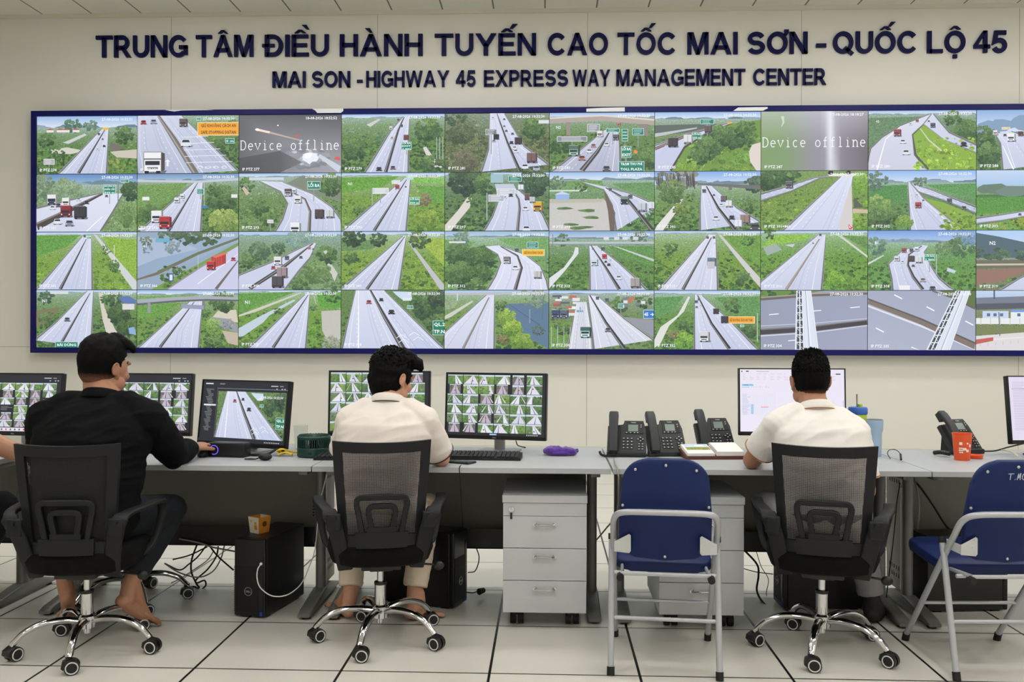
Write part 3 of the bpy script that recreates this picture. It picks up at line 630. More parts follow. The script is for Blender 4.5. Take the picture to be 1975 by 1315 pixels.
def p17(P):
    scene_pic(P, 0, base=(120, 150, 68), cols=YEL+GREEN, n=300, haze=(130, 160, 110), roads=[([(66, 8), (50, 11), (20, 28), (0, 38)], [(67, 9), (55, 12), (28, 34), (0, 50)]), ([(75, 9), (21, 100)], [(86, 10), (80, 100)], (206, 212, 236))],
        trees=[(8, 12, 14, 110, (44, 74, 40), (92, 122, 74)), (26, 6, 12, 80, (54, 84, 48), (96, 128, 78)), (92, 20, 10, 50, (104, 150, 50), (150, 190, 80)), (92, 88, 10, 50, (96, 140, 50), (140, 176, 80))])
    P.poly([(62, 5), (90, 5), (86, 10), (64, 9)], (226, 226, 220)); P.blob(65, 3, 3, 3.6, (34, 36, 36), 12); P.blob(82, 3, 3, 3.6, (34, 36, 36), 12)
    P.poly([(83, 26), (85, 26), (86, 100), (80, 100), (72, 98)], (214, 208, 206)); P.poly([(87, 44), (96, 62), (87, 63)], (92, 92, 88)); P.poly([(86, 64), (100, 66), (100, 72), (86, 71)], (206, 186, 160))
    P.truck(26, 23, 6, (96, 98, 104)); P.blob(84, 94, 2.8, 4.6, (206, 60, 56), 14); P.blob(84, 94, 2, 3.3, (244, 240, 240), 14); P.line([(82.6, 92), (85.4, 96)], .7, .7, (206, 60, 56))
    return 'IP PTZ 301+860', '2026-08-27 10:32:30'
def p18(P):
    scene_pic(P, 20, sky=((142, 184, 240), (208, 222, 240)), base=(96, 142, 80), n=140, fields=[([(0, 26), (36, 24), (36, 50), (0, 50)], (84, 142, 74)), ([(52, 24), (100, 22), (100, 48), (66, 32)], (96, 152, 84))],
        roads=[([(37, 19), (38, 60), (39, 100)], [(39, 19), (51, 45), (88, 100)]), ([(40, 22), (46, 35), (70, 50), (100, 72)], [(42, 22), (60, 33), (78, 46), (100, 61)])], med=[[(39, 20), (51, 44), (86, 98)]], mw=(.5, 2), medc=(120, 122, 120))
    P.poly([(52, 46), (70, 54), (100, 76), (100, 100), (89, 100)], (140, 172, 70)); P.scatter(66, 60, 99, 99, 60, 1.4, 3, YEL)
    for t in ((10, 58, 10, 50, (104, 140, 70), (150, 172, 96)), (8, 82, 11, 70), (24, 78, 9, 70), (34, 86, 8, 50, (104, 140, 60), (140, 170, 80)), (84, 84, 3, 20), (8, 18, 10, 30, (84, 112, 96), (120, 144, 122)), (48, 18, 6, 30, (84, 112, 92), (116, 140, 110))): P.tree(*t)
    P.truck(46, 58, 5, (176, 70, 66)); cars(P, [('t', 75, 51, 4, CARG), ('c', 89, 63, 4.6, CARG), ('c', 45, 42, 3, CARW), ('c', 51, 50, 2, CARG)])
    return 'IP PTZ 302', '27-08-2026 10:32:30'
def p19(P):
    scene_pic(P, 26, sky=((196, 216, 242), (170, 200, 236)), hills=False, base=(110, 160, 70), n=120, fields=[([(0, 44), (100, 36), (100, 60), (0, 74)], (92, 150, 64)), ([(0, 41), (100, 38), (100, 42), (0, 46)], (76, 120, 70))],
        roads=[([(60, 64), (20, 75), (-1, 80)], [(60, 72), (24, 84), (-1, 90)]), ([(84, 52), (66, 80), (56, 100)], [(120, 60), (120, 80), (120, 100)])], trees=[(40, 84, 8, 40, (120, 150, 50), (170, 180, 80)), (20, 96, 8, 40, (110, 150, 60), (160, 176, 90))], lanes=False)
    for x, y, r, c in ((70, 18, 26, (150, 184, 228)), (14, 32, 18, (104, 128, 108)), (36, 34, 18, (112, 138, 126))): P.blob(x, y, r, r*.6, c, 11)
    cars(P, [('t', 77, 60, 3, CARW), ('c', 50, 68, 3, CARW), ('c', 40, 74, 3, CARG), ('b', 98, 76, 6, CARK), ('c', 74, 97, 10, CARW)])
    return 'IP PTZ 303', '27-08-2026 10:32:30'
def p20(P):
    scene_pic(P, 4, base=(124, 160, 66), cols=YEL, n=260, fields=[([(0, 6), (44, 5), (30, 26), (0, 42)], (100, 156, 66)), ([(66, 8), (100, 14), (100, 90), (84, 56)], (142, 180, 64))], roads=[([(46, 7), (0, 100)], [(55, 7), (56, 100)])], med=[[(50, 12), (24, 100)]],
        dirt=[([(57, 4), (60, 5), (100, 86), (100, 100), (96, 100)], (208, 212, 212))], trees=[(70, 34, 4, 24), (77, 58, 6, 50), (80, 66, 4, 24), (68, 26, 3, 16)])
    P.rect(77.4, 22, 78, 54, (226, 230, 230)); P.sign(50, 8, 55, 12, GRN); P.truck(48, 7, 2, CARG); return 'IP PTZ 305', '27-08-2026 10:32:30'
def p21(P):
    P.poly([(0, 0), (100, 0), (100, 100), (0, 100)], [(150, 170, 190), (160, 180, 206), (150, 176, 214), (150, 170, 196)])
    P.poly([(0, 8), (40, 14), (60, 30), (20, 46), (0, 60)], (172, 188, 212)); P.tree(50, 4, 12, 60, (60, 84, 62), (116, 140, 104)); P.tree(70, 4, 12, 50, (70, 96, 64), (120, 146, 104)); P.tree(30, 6, 9, 40, (70, 90, 70), (120, 146, 116)); P.tree(8, 16, 6, 30, (84, 104, 84), (120, 136, 112)); P.tree(10, 30, 5, 24, (110, 128, 130), (140, 156, 160)); P.tree(36, 26, 8, 40, (120, 138, 146), (150, 168, 176))
    P.rect(18, 11, 32, 18, (112, 178, 206))
    P.line([(100, 12), (60, 38), (20, 72), (-2, 84)], 1.6, 3.4, (120, 112, 92)); P.line([(100, 10), (60, 36), (20, 69)], .8, 1.4, (96, 124, 70))
    P.poly([(100, 16), (76, 46), (40, 80), (16, 100), (0, 100), (0, 84), (30, 70)], (150, 170, 190)); P.poly([(100, 18), (100, 24), (60, 62), (30, 100), (14, 100)], (122, 156, 70)); P.scatter(24, 60, 60, 96, 60, 2, 3, GREEN)
    P.poly([(100, 24), (100, 100), (30, 100), (62, 62)], (206, 206, 234)); P.line([(100, 24), (62, 62), (30, 100)], .6, 2.2, (150, 146, 150)); P.line([(100, 50), (78, 100)], 1.4, 3.6, (112, 106, 96)); P.line([(100, 38), (60, 90)], .4, .8, (252, 252, 255))
    P.tree(40, 68, 5, 40); P.rect(60, 40, 60.5, 66, (196, 200, 200)); P.rect(31, 72, 36, 86, (54, 84, 150)); P.rect(32, 74, 35, 84, (226, 232, 240))
    for i in range(10): t = i/10; P.rect(74+12*t-1, 43-6*t, 77+12*t, 62-8*t, mixc((206, 74, 66), (176, 60, 54), i % 2))
    P.poly([(74, 43), (86, 36), (90, 37), (78, 45)], (232, 110, 98)); P.truck(72.5, 58, 7.5, (196, 50, 48), (206, 54, 50)); P.car(95, 47, 4.6, (190, 60, 76)); P.text('01', 6, 22, 5)
    return 'IP PTZ 306', '27-08-2026 10:32:30'
def p22(P):
    scene_pic(P, 6, sky=((170, 200, 236), (186, 210, 236)), base=(122, 152, 104), haze=(160, 186, 206), cols=[(96, 130, 84), (122, 152, 92), (80, 114, 74)], n=260, trees=[(20, 34, 10, 70, (60, 94, 66), (110, 142, 104)), (39, 28, 7, 50, (52, 84, 58), (96, 130, 90)), (8, 50, 9, 40), (86, 40, 10, 50), (78, 70, 12, 70, (80, 112, 62), (130, 160, 96)), (60, 92, 10, 40), (60, 14, 12, 40, (110, 144, 136), (146, 174, 164))],
        roads=[([(72, 19), (58, 30), (34, 51), (0, 75), (-6, 100)], [(76, 20), (70, 44), (59, 67), (45, 100), (44, 102)])], med=[[(73, 20), (43, 62), (11, 101)]], mw=(1, 6), medc=(60, 56, 58), lanes=False, dirt=[([(83, 32), (86, 32), (90, 54), (97, 72), (94, 86), (88, 64)], (206, 206, 200))])
    P.truck(38, 50, 7, (226, 228, 230), (240, 240, 242)); P.truck(42, 70, 9, (158, 140, 142), back=True); P.truck(37.5, 86, 10, (80, 76, 80), back=True); cars(P, [('t', 47, 45, 3.6, CARG), ('c', 34, 62, 4.4, (180, 70, 80)), ('c', 61, 44, 3.4, CARG), ('t', 69, 28, 2.4, (190, 130, 126)), ('c', 73, 30, 2, CARG)])
    return 'IP PTZ 308', '27-08-2026 10:32:30'
def p23(P):
    scene_pic(P, 5, base=(126, 158, 60), cols=YEL+GREEN, n=300, fields=[([(0, 16), (40, 14), (30, 30), (0, 34)], (104, 140, 84)), ([(70, 12), (100, 12), (100, 60), (84, 30)], (156, 184, 70))], roads=[([(60, 7), (-1, 100)], [(63, 8), (56, 100)])], med=[[(61.5, 9), (25, 100)]],
        dirt=[([(65, 18), (68, 20), (100, 92), (100, 100), (96, 100)], (190, 194, 198))], trees=[(12, 10, 10, 60, (36, 62, 40), (80, 108, 70)), (36, 14, 8, 50, (40, 66, 44), (84, 112, 74)), (10, 44, 7, 50), (76, 14, 10, 50, (56, 84, 50), (104, 132, 80)), (63, 40, 3, 20)])
    return 'IP PTZ 309', '27-08-2026 10:32:30'
def p24(P):
    scene_pic(P, 10, sky=((150, 186, 216), (190, 212, 222)), base=(116, 160, 90), n=140, fields=[([(50, 12), (100, 10), (100, 40), (60, 22)], (120, 166, 98)), ([(0, 14), (30, 18), (14, 40), (0, 40)], (112, 160, 96))], roads=[([(39, 26), (51, 39), (54, 53), (49, 76), (41, 100)], [(53, 24), (77, 39), (92, 59), (98, 84), (100, 100)], (216, 220, 240))],
        med=[[(54, 26), (70, 42), (74, 62), (68, 100)]], mw=(.9, 3.6), medc=(64, 58, 60), trees=[(14, 40, 13, 110, (46, 76, 42), (100, 134, 78)), (34, 46, 13, 110, (44, 74, 40), (96, 130, 72)), (14, 74, 14, 110, (48, 80, 42), (104, 140, 76)), (36, 72, 10, 90, (44, 76, 40), (100, 134, 74)), (30, 94, 9, 50), (16, 10, 8, 40, (100, 128, 112), (140, 164, 140))])
    P.rect(4, 17, 20, 20, (222, 226, 226)); P.sign(79, 18, 90, 29, GRN); P.rect(97, 32, 98, 66, (120, 128, 130)); P.sign(74.5, 31, 96, 42, (246, 186, 30), ('GIỮ KHOẢNG CÁCH',), (120, 84, 20))
    P.truck(59.5, 49, 6, (120, 122, 118), (210, 212, 214)); P.truck(89, 74, 6.4, (196, 196, 196), back=True); cars(P, [('c', 68, 62, 5.4, CARW), ('t', 69, 32, 3, CARG)])
    return 'IP PTZ 312', '27-08-2026 10:32:30'
def p25(P):
    scene_pic(P, 13, sky=((128, 166, 214), (196, 212, 226)), base=(94, 136, 64), n=300, cols=GREEN, fields=[([(56, 26), (100, 26), (100, 60), (70, 44)], (98, 146, 76))], roads=[([(38, 25), (39, 60), (39, 100)], [(46, 25), (66, 53), (84, 82), (93, 100)])], med=[[(40, 24), (54, 62), (67, 100)]], mw=(.6, 4),
        dirt=[([(25, 27), (28, 28), (28, 38), (14, 70), (0, 98), (0, 80), (14, 62), (23, 40)], (222, 226, 230)), ([(62, 26), (66, 27), (100, 48), (100, 52)], (200, 206, 208))], trees=[(12, 14, 7, 30, (70, 100, 84), (110, 136, 112)), (86, 12, 8, 40, (84, 110, 92), (120, 144, 116))])
    P.rect(0, 18, 100, 21.5, (186, 194, 200)); P.rect(0, 21.5, 100, 23, (140, 148, 154)); P.rect(35, 21, 36.5, 30, (150, 156, 160)); P.rect(62, 22, 63.5, 28, (150, 156, 160)); P.rect(3, 5, 3.6, 44, (120, 130, 120))
    for x in (52, 62, 70, 80): P.rect(x, 10, x+5, 15, (214, 220, 228))
    P.truck(43, 53, 5.6, (206, 216, 228), (226, 236, 242)); P.truck(52.5, 43, 4, (196, 56, 54)); P.truck(51, 30, 3, CARG); cars(P, [('c', 66.5, 79, 5, CARW), ('c', 57, 57, 3.4, CARK), ('c', 54, 52, 2.6, CARK), ('c', 58.5, 50, 2.4, CARW), ('c', 42, 30, 2, CARG)]); P.truck(82, 88, 8.4, (164, 160, 156), back=True)
    return 'IP PTZ 313', '27-08-2026 10:32:30'
def p26(P):
    scene_pic(P, 4, base=(118, 154, 60), cols=GREEN+YEL, n=320, fields=[([(64, 8), (100, 8), (100, 60), (84, 40)], (110, 156, 66))], roads=[([(51, 6), (4, 100)], [(58, 7), (60, 100)], (208, 212, 232))], med=[[(54, 11), (27, 100)]], mw=(.7, 3.6), medc=(70, 68, 66),
        dirt=[([(60, 5), (63, 7), (100, 80), (100, 96), (94, 84)], (206, 206, 204))], trees=[(84, 82, 8, 50), (14, 30, 8, 30), (88, 16, 6, 24)])
    P.truck(53.5, 52, 7, (110, 124, 146), back=True); P.rect(50.2, 52, 57, 64, (196, 196, 200)); cars(P, [('t', 50, 11, 2, CARG), ('t', 56, 11, 2, CARG), ('c', 57, 21, 1.8, CARW)])
    return 'IP PTZ 315', '27-08-2026 10:32:30'
def p27(P):
    scene_pic(P, 4, base=(108, 156, 56), cols=GREEN+YEL, n=330, fields=[([(10, 8), (50, 6), (40, 16), (0, 28)], (142, 188, 70)), ([(2, 28), (14, 22), (20, 32), (6, 42)], (160, 176, 168)), ([(22, 24), (32, 22), (30, 28)], (196, 206, 208)), ([(76, 8), (100, 10), (100, 32)], (104, 146, 76))], roads=[([(54, 6), (0, 86), (-16, 100)], [(61, 7), (57, 100)])], med=[[(55, 14), (24, 100)]], mw=(.8, 3.4), medc=(150, 140, 128),
        dirt=[([(72, 8), (76, 9), (100, 42), (100, 46)], (208, 212, 206))], trees=[(70, 84, 9, 70, (84, 132, 40), (140, 186, 64)), (86, 92, 9, 40, (64, 104, 40), (110, 150, 60)), (8, 5, 6, 24)])
    P.truck(55.5, 7, 2, CARG); P.car(49, 21, 1.6, CARG); return 'IP PTZ 316', '27-08-2026 10:32:30'
def p28(P):
    scene_pic(P, 20, sky=((116, 158, 224), (176, 202, 232)), base=(100, 150, 72), n=200, fields=[([(66, 36), (100, 34), (100, 56), (70, 52)], (104, 152, 84))], roads=[([(50, 24), (32, 32), (19, 56), (22, 80), (23, 101)], [(56, 26), (52, 36), (60, 64), (66, 80), (80, 101)])], med=[[(50, 26), (38, 40), (37, 58), (42, 78), (51, 100)]], mw=(.7, 3.8), medc=(64, 62, 66),
        dirt=[([(14, 41), (15, 42), (0, 58), (0, 54)], (206, 212, 210)), ([(74, 62), (82, 68), (80, 72), (73, 68)], (196, 214, 226))], trees=[(8, 26, 9, 40, (84, 116, 104), (124, 150, 124)), (88, 26, 12, 60, (70, 104, 70), (110, 140, 92)), (70, 30, 8, 40, (90, 120, 84), (126, 152, 106)), (90, 12, 10, 24, (110, 140, 170), (140, 168, 196))])
    P.sign(52, 40, 62, 51, (24, 140, 104), ('LỐI RA', '1 km'), post=70); P.rect(63, 40, 64, 74, (176, 184, 186))
    P.truck(26.5, 47, 4.4, (214, 218, 224), (230, 232, 236)); P.truck(40, 47, 5, (84, 70, 74), back=True); P.truck(47, 49, 5.4, (220, 220, 222), back=True); cars(P, [('t', 33, 33, 4, (150, 80, 80)), ('t', 45, 31, 3.6, CARW), ('t', 40, 33, 3, CARG), ('c', 32, 53, 3, CARW), ('c', 51, 83, 5, (176, 160, 156)), ('c', 60, 97, 6, CARG), ('c', 42, 59, 3, CARG)])
    P.rect(29, 92, 39, 100, (238, 240, 246)); P.text('B1', 6, 18, 5); return 'IP PTZ 318', '27-08-2026 10:32:31'
def p29(P):
    scene_pic(P, 40, sky=((176, 206, 244), (206, 222, 242)), hills=False, base=(120, 126, 96), n=80, fields=[([(0, 50), (80, 48), (60, 62), (0, 64)], (110, 112, 92)), ([(0, 56), (70, 55), (60, 58), (0, 59)], (206, 196, 176)), ([(0, 66), (56, 62), (20, 86), (0, 90)], (150, 116, 100))], roads=[([(84, 42), (40, 80), (22, 100)], [(104, 42), (110, 70), (120, 100)])], med=[[(92, 46), (76, 76), (64, 100)]], mw=(1.4, 4), medc=(60, 56, 56), lanes=False)
    P.poly([(0, 4), (20, 10), (50, 22), (100, 36), (100, 46), (0, 46)], (84, 106, 116)); P.scatter(0, 32, 90, 46, 60, 3, 4, [(84, 108, 84), (100, 122, 96), (70, 96, 76)])
    P.truck(54, 72, 7, (222, 222, 220), (232, 234, 236)); P.truck(98, 44, 4, CARG); P.text('N2', 12, 18, 6); return 'IP PTZ 319', '27-08-2026 10:32:31'
def p30(P):
    scene_pic(P, 4, base=(100, 136, 66), cols=GREEN+DARK, n=280, fields=[([(0, 36), (24, 30), (10, 60), (0, 64)], (128, 118, 88))], roads=[([(51, 1), (20, 56), (-2, 88)], [(57, 1), (56, 50), (55, 100)])], med=[[(54, 5), (23, 100)]],
        dirt=[([(62, 4), (65, 5), (68, 30), (78, 66), (86, 88), (72, 88), (66, 50)], (214, 206, 194))], trees=[(70, 16, 6, 40), (80, 20, 8, 60, (46, 72, 46), (90, 118, 70)), (82, 44, 11, 90, (40, 66, 38), (84, 112, 62)), (90, 66, 10, 60, (44, 72, 40), (88, 116, 60)), (92, 92, 9, 50), (60, 60, 5, 40), (10, 14, 8, 40, (50, 78, 56), (92, 118, 84)), (12, 52, 10, 40)])
    P.rect(14, 2, 32, 7, (216, 220, 224)); P.poly([(82, 12), (92, 10), (100, 18), (98, 26), (86, 22)], (92, 120, 176)); P.rect(86, 24, 98, 34, (222, 220, 216)); P.poly([(92, 66), (98, 64), (100, 78), (93, 76)], (140, 176, 216))
    P.car(31, 51, 5.4, (90, 94, 106)); P.sign(19, 90, 42, 101, GRN, ('BÃI DỪNG',)); P.text('N1', 6, 16, 5.5); return '', '27-08-2026 10:32:30'
def p31(P):
    scene_pic(P, 8, base=(112, 150, 66), n=260, fields=[([(0, 10), (60, 8), (50, 14), (0, 18)], (120, 164, 90)), ([(0, 26), (44, 22), (24, 44), (0, 50)], (106, 158, 68))], roads=[([(53, 18), (4, 96), (0, 100)], [(65, 18), (61, 100)])], med=[[(57, 20), (23, 100)]], trees=[(76, 60, 7, 50, (110, 150, 70), (160, 186, 110)), (84, 20, 12, 60), (76, 90, 8, 40), (68, 40, 5, 40)],
        dirt=[([(80, 36), (98, 34), (100, 56), (86, 54), (74, 48)], (214, 206, 186)), ([(72, 46), (92, 50), (100, 60), (100, 74), (84, 66)], (150, 158, 160)), ([(84, 70), (100, 74), (100, 96), (90, 92)], (196, 182, 162))])
    P.tree(90, 60, 7, 30, (112, 120, 120), (166, 170, 168))
    P.line([(100, 16), (70, 14), (40, 16), (0, 21)], 4, 5.4, (168, 174, 184)); P.line([(100, 18), (70, 17), (40, 19), (0, 25)], 1.6, 2, (96, 102, 108)); P.rect(10.6, 22, 13.4, 40, (150, 156, 160)); P.rect(64.5, 18, 67, 32, (120, 126, 130)); P.line([(44, 28), (66, 30)], 4, 4, (150, 158, 186))
    return '', '27-08-2026 10:32:30'
def p32(P):
    scene_pic(P, 3, base=(112, 154, 58), cols=GREEN+YEL, n=260, fields=[([(0, 6), (56, 3), (30, 20), (0, 40)], (100, 154, 66)), ([(76, 4), (100, 4), (100, 30), (80, 30)], (96, 160, 60)), ([(0, 66), (20, 46), (54, 16), (56, 18), (30, 44), (24, 56), (4, 80), (0, 80)], (196, 210, 224)), ([(81, 36), (100, 34), (100, 84), (88, 90), (82, 70)], (196, 194, 184))], roads=[([(67, 4), (10, 100)], [(70, 4), (66, 100)])], med=[[(68.4, 8), (34, 100)]],
        dirt=[([(60, 4), (62, 5), (16, 38), (0, 46), (0, 43)], (206, 206, 190))], trees=[(92, 92, 9, 60, (120, 128, 112), (176, 180, 164)), (74, 30, 4, 24), (40, 36, 5, 30), (72, 70, 5, 60, (76, 130, 40), (130, 180, 60)), (92, 10, 8, 24)])
    P.line([(74, 10), (76, 24)], .6, .6, (206, 206, 196)); P.text('N1', 6, 18, 5.5); return 'IP PTZ 325', '27-08-2026 10:32:30'
def p33(P):
    scene_pic(P, 0, base=(98, 130, 68), cols=GREEN+DARK, n=240, haze=(110, 140, 90), roads=[([(14, 0), (6, 60), (1, 100)], [(28, 0), (42, 48), (58, 100)], (202, 208, 232)), ([(29, 0), (44, 48), (62, 100)], [(42, 0), (72, 52), (100, 100)], (198, 206, 232))], med=[[(28.5, 0), (43, 48), (60, 100)]], mw=(2, 5.6), medc=(58, 58, 62), trees=[(84, 30, 14, 110, (44, 72, 44), (86, 116, 66)), (76, 18, 9, 60), (94, 16, 10, 60, (40, 62, 44), (76, 102, 66)), (96, 84, 7, 30), (90, 54, 9, 50)])
    P.poly([(50, 2), (68, 3), (69, 16), (60, 17), (54, 9)], (206, 222, 242)); P.rect(60, 13, 68, 18, (226, 232, 240)); P.sign(64, 26, 70, 32, GRN, post=36)
    for a, b in ((58, 76), (70, 72), (60, 84), (74, 80)): P.line([(a-4, b+6), (a+1, b), (a+6, b+6)], .6, .6, (246, 248, 255))
    P.line([(17, 0), (17, 100)], .8, 1.6, (246, 248, 255)); P.car(27, 20, 5, (176, 70, 76)); P.car(39, 16, 4.2, CARK); P.car(49, 37, 6, CARK)
    P.sign(89, 52, 102, 77, (20, 128, 96), ('QL.2', 'TP.N')); return 'IP PTZ 328', '27-08-2026 10:32:30'
def p34(P):
    scene_pic(P, 6, base=(112, 146, 66), n=240, fields=[([(54, 24), (100, 20), (100, 100), (74, 74)], (92, 122, 150)), ([(0, 16), (14, 14), (10, 30), (0, 34)], (146, 168, 130))], roads=[([(42, 5), (0, 72), (-18, 100)], [(48, 6), (48, 100)], (206, 210, 230))], med=[[(43, 12), (18, 100)]], mw=(.8, 3), medc=(132, 126, 120), dirt=[([(0, 44), (26, 18), (28, 19), (6, 46), (0, 50)], (206, 206, 198))],
        trees=[(60, 44, 8, 70, (104, 140, 50), (160, 186, 80)), (66, 66, 9, 90, (90, 130, 44), (160, 190, 76)), (74, 88, 10, 80, (90, 126, 44), (150, 180, 72)), (54, 26, 6, 40), (56, 84, 6, 30, (110, 92, 66), (140, 130, 86)), (90, 70, 6, 30, (70, 84, 80), (100, 116, 104)), (86, 12, 12, 50, (110, 134, 116), (150, 170, 146))])
    P.poly([(0, 4), (46, 3), (100, 2), (100, 5), (46, 8), (0, 8)], (186, 190, 196)); P.rect(11.5, 5, 13, 18, (206, 210, 212)); P.line([(62, 24), (92, 60)], .4, .8, (70, 90, 110)); P.line([(95, 10), (94, 50)], .8, 1, (96, 112, 110)); P.line([(82, 32), (82, 56)], .4, .4, (190, 196, 196))
    return '', '27-08-2026 10:32:30'
def p35(P):
    scene_pic(P, 6, base=(112, 136, 84), n=160, roads=[([(26, 20), (22, 60), (18, 100)], [(36, 20), (40, 60), (42, 100)], (212, 214, 226)), ([(37, 8), (40, 50), (43, 100)], [(47, 10), (72, 48), (100, 84)], (214, 218, 232))], med=[[(39, 8), (54, 54), (72, 100)]], mw=(.8, 4.6), medc=(50, 54, 60), fields=[([(0, 56), (24, 54), (20, 100), (0, 100)], (110, 150, 70)), ([(62, 44), (100, 50), (100, 80), (84, 62)], (150, 152, 164))], trees=[(66, 26, 9, 50), (90, 18, 8, 30), (14, 64, 8, 30)])
    for i in range(26): P.rect(x := P.r.uniform(0, 28), y := P.r.uniform(8, 42), x+P.r.uniform(3, 9), y+P.r.uniform(3, 6), P.r.choice([(226, 228, 232), (120, 150, 200), (190, 110, 90), (90, 100, 116), (240, 240, 240)]))
    for i in range(12): P.rect(x := P.r.uniform(66, 96), y := P.r.uniform(10, 26), x+4, y+5, P.r.choice([(226, 228, 232), (190, 120, 90), (120, 130, 140)]))
    P.truck(6, 40, 7, (60, 72, 110)); P.truck(14, 40, 7, (90, 100, 120)); P.sign(90, 33, 101, 48, (40, 120, 200), ('45 →',)); P.sign(66, 22, 71, 31, GRN, post=40)
    for x in (31, 33, 35): P.line([(x, 18), (x-4, 60)], .5, .6, (196, 202, 206))
    for x in (2, 8, 14, 20): P.rect(x, 62, x+.5, 98, (200, 206, 206))
    P.truck(34.5, 71, 9, (60, 96, 90), (196, 232, 222)); P.car(56.5, 67, 5.6, (110, 112, 120)); P.truck(46, 13, 2.6, CARG); P.truck(55, 16, 3, CARG)
    return 'IP PTZ 330', '27-08-2026 10:32:30'
def p36(P):
    scene_pic(P, 6, base=(100, 144, 64), n=280, cols=GREEN, fields=[([(0, 12), (28, 10), (14, 40), (0, 44)], (96, 150, 84)), ([(56, 12), (100, 10), (100, 44), (74, 34)], (98, 150, 86))], roads=[([(38, 7), (38, 60), (38, 100)], [(45, 8), (70, 48), (98, 100)])], med=[[(41, 8), (54, 56), (71, 100)]], mw=(.7, 4.2), medc=(44, 44, 48),
        dirt=[([(32, 10), (34, 11), (28, 36), (14, 60), (6, 90), (0, 98), (0, 84), (6, 62), (22, 42)], (224, 224, 218)), ([(22, 70), (18, 84), (16, 80)], (216, 214, 200))], trees=[(30, 60, 7, 40), (28, 86, 9, 60, (96, 146, 50), (140, 184, 70)), (74, 26, 8, 40), (18, 74, 6, 40, (96, 104, 60), (150, 150, 96)), (90, 64, 10, 60)])
    P.sign(69, 44, 95, 56, ORG, ('GIỮ KHOẢNG CÁCH AN TOÀN',), (120, 80, 20), post=60); P.sign(81, 58, 85, 62, GRN); P.rect(97, 38, 97.8, 86, (190, 196, 196))
    P.truck(58, 35, 4.6, (60, 58, 62), back=True); P.truck(66, 49, 6, (58, 60, 62), back=True); P.truck(47, 78, 8.4, (210, 212, 214), (222, 226, 232)); cars(P, [('t', 39.5, 19, 2.4, CARG), ('t', 42, 15, 2, CARG), ('c', 40, 28, 2.4, CARG), ('c', 44, 26, 2, CARW)])
    return 'IP PTZ 332', '27-08-2026 10:32:31'
def truss(P, a0, a1, b0, b1, w):
    A = [mixc(a0, a1, t/8) for t in range(9)]; B = [mixc(b0, b1, t/8) for t in range(9)]
    P.poly([a0, b0, b1, a1], (176, 184, 198)); P.poly([mixc(a0, b0, .42), mixc(a0, b0, .96), mixc(a1, b1, .96), mixc(a1, b1, .42)], (222, 230, 242))
    P.poly([mixc(a0, b0, .06), mixc(a0, b0, .34), mixc(a1, b1, .34), mixc(a1, b1, .06)], (58, 66, 78))
    for f in (0, .2, .38, .7, 1): P.line([mixc(a0, b0, f), mixc(a1, b1, f)], w, w*1.3, (236, 242, 250))
    P.line([mixc(a0, b0, .62), mixc(a1, b1, .62)], w*.5, w*.6, (140, 152, 170))
    for i in range(9): P.line([A[i], mixc(A[i], B[i], .4)], w*.9, w*.9, (240, 246, 252)); P.line([A[i], mixc(A[min(8, i+1)], B[min(8, i+1)], .38)], w*.5, w*.5, (214, 222, 234))
def p37(P):
    P.poly([(0, 0), (100, 0), (100, 100), (0, 100)], [(150, 156, 178), (156, 162, 184), (160, 166, 190), (152, 158, 180)])
    P.poly([(0, 0), (60, 0), (40, 6), (0, 14)], (104, 140, 60)); P.scatter(0, 0, 50, 8, 40, 2, 2, GREEN); P.line([(0, 15), (50, 8), (100, 5)], 2.4, 2, (110, 100, 92)); P.line([(0, 12), (50, 5), (100, 2)], 1, 1, (170, 164, 152))
    P.line([(0, 71), (50, 65), (100, 54)], 4.4, 4, (66, 60, 62)); P.line([(0, 66), (50, 60), (100, 50)], 1, .8, (120, 112, 108)); P.line([(0, 77), (50, 71), (100, 59)], 1, .8, (214, 216, 226)); P.line([(0, 60), (50, 55), (100, 47)], .6, .6, (206, 210, 224))
    for x, y in ((12, 40), (52, 34), (88, 28), (30, 84)): P.line([(x-4, y+1), (x+5, y-.6)], .9, .9, (246, 248, 252))
    truss(P, (34, 0), (33, 100), (47, 0), (54, 100), .9); return 'IP PTZ 334', '27-08-2026 10:32:30'
def p38(P):
    P.poly([(0, 0), (100, 0), (100, 100), (0, 100)], [(166, 172, 194), (160, 168, 190), (172, 178, 200), (176, 182, 204)])
    P.poly([(66, 0), (100, 0), (100, 28), (82, 12)], (92, 116, 62)); P.line([(60, 0), (80, 12), (100, 30)], 2, 2.6, (104, 98, 84))
    P.line([(0, 18), (50, 52), (100, 94)], 5, 6.4, (128, 116, 106)); P.line([(0, 14), (50, 48), (100, 88)], 1.4, 1.6, (96, 86, 80)); P.line([(0, 26), (50, 60), (100, 101)], 1.6, 2, (226, 228, 236))
    for x, y in ((28, 10), (58, 30), (94, 54), (11, 66), (44, 98)): P.line([(x-3.4, y-3), (x+4, y+4)], 1.1, 1.1, (250, 252, 255))
    truss(P, (82, 0), (55, 100), (95, 0), (76, 100), .9); return 'IP PTZ 335', '27-08-2026 10:32:30'
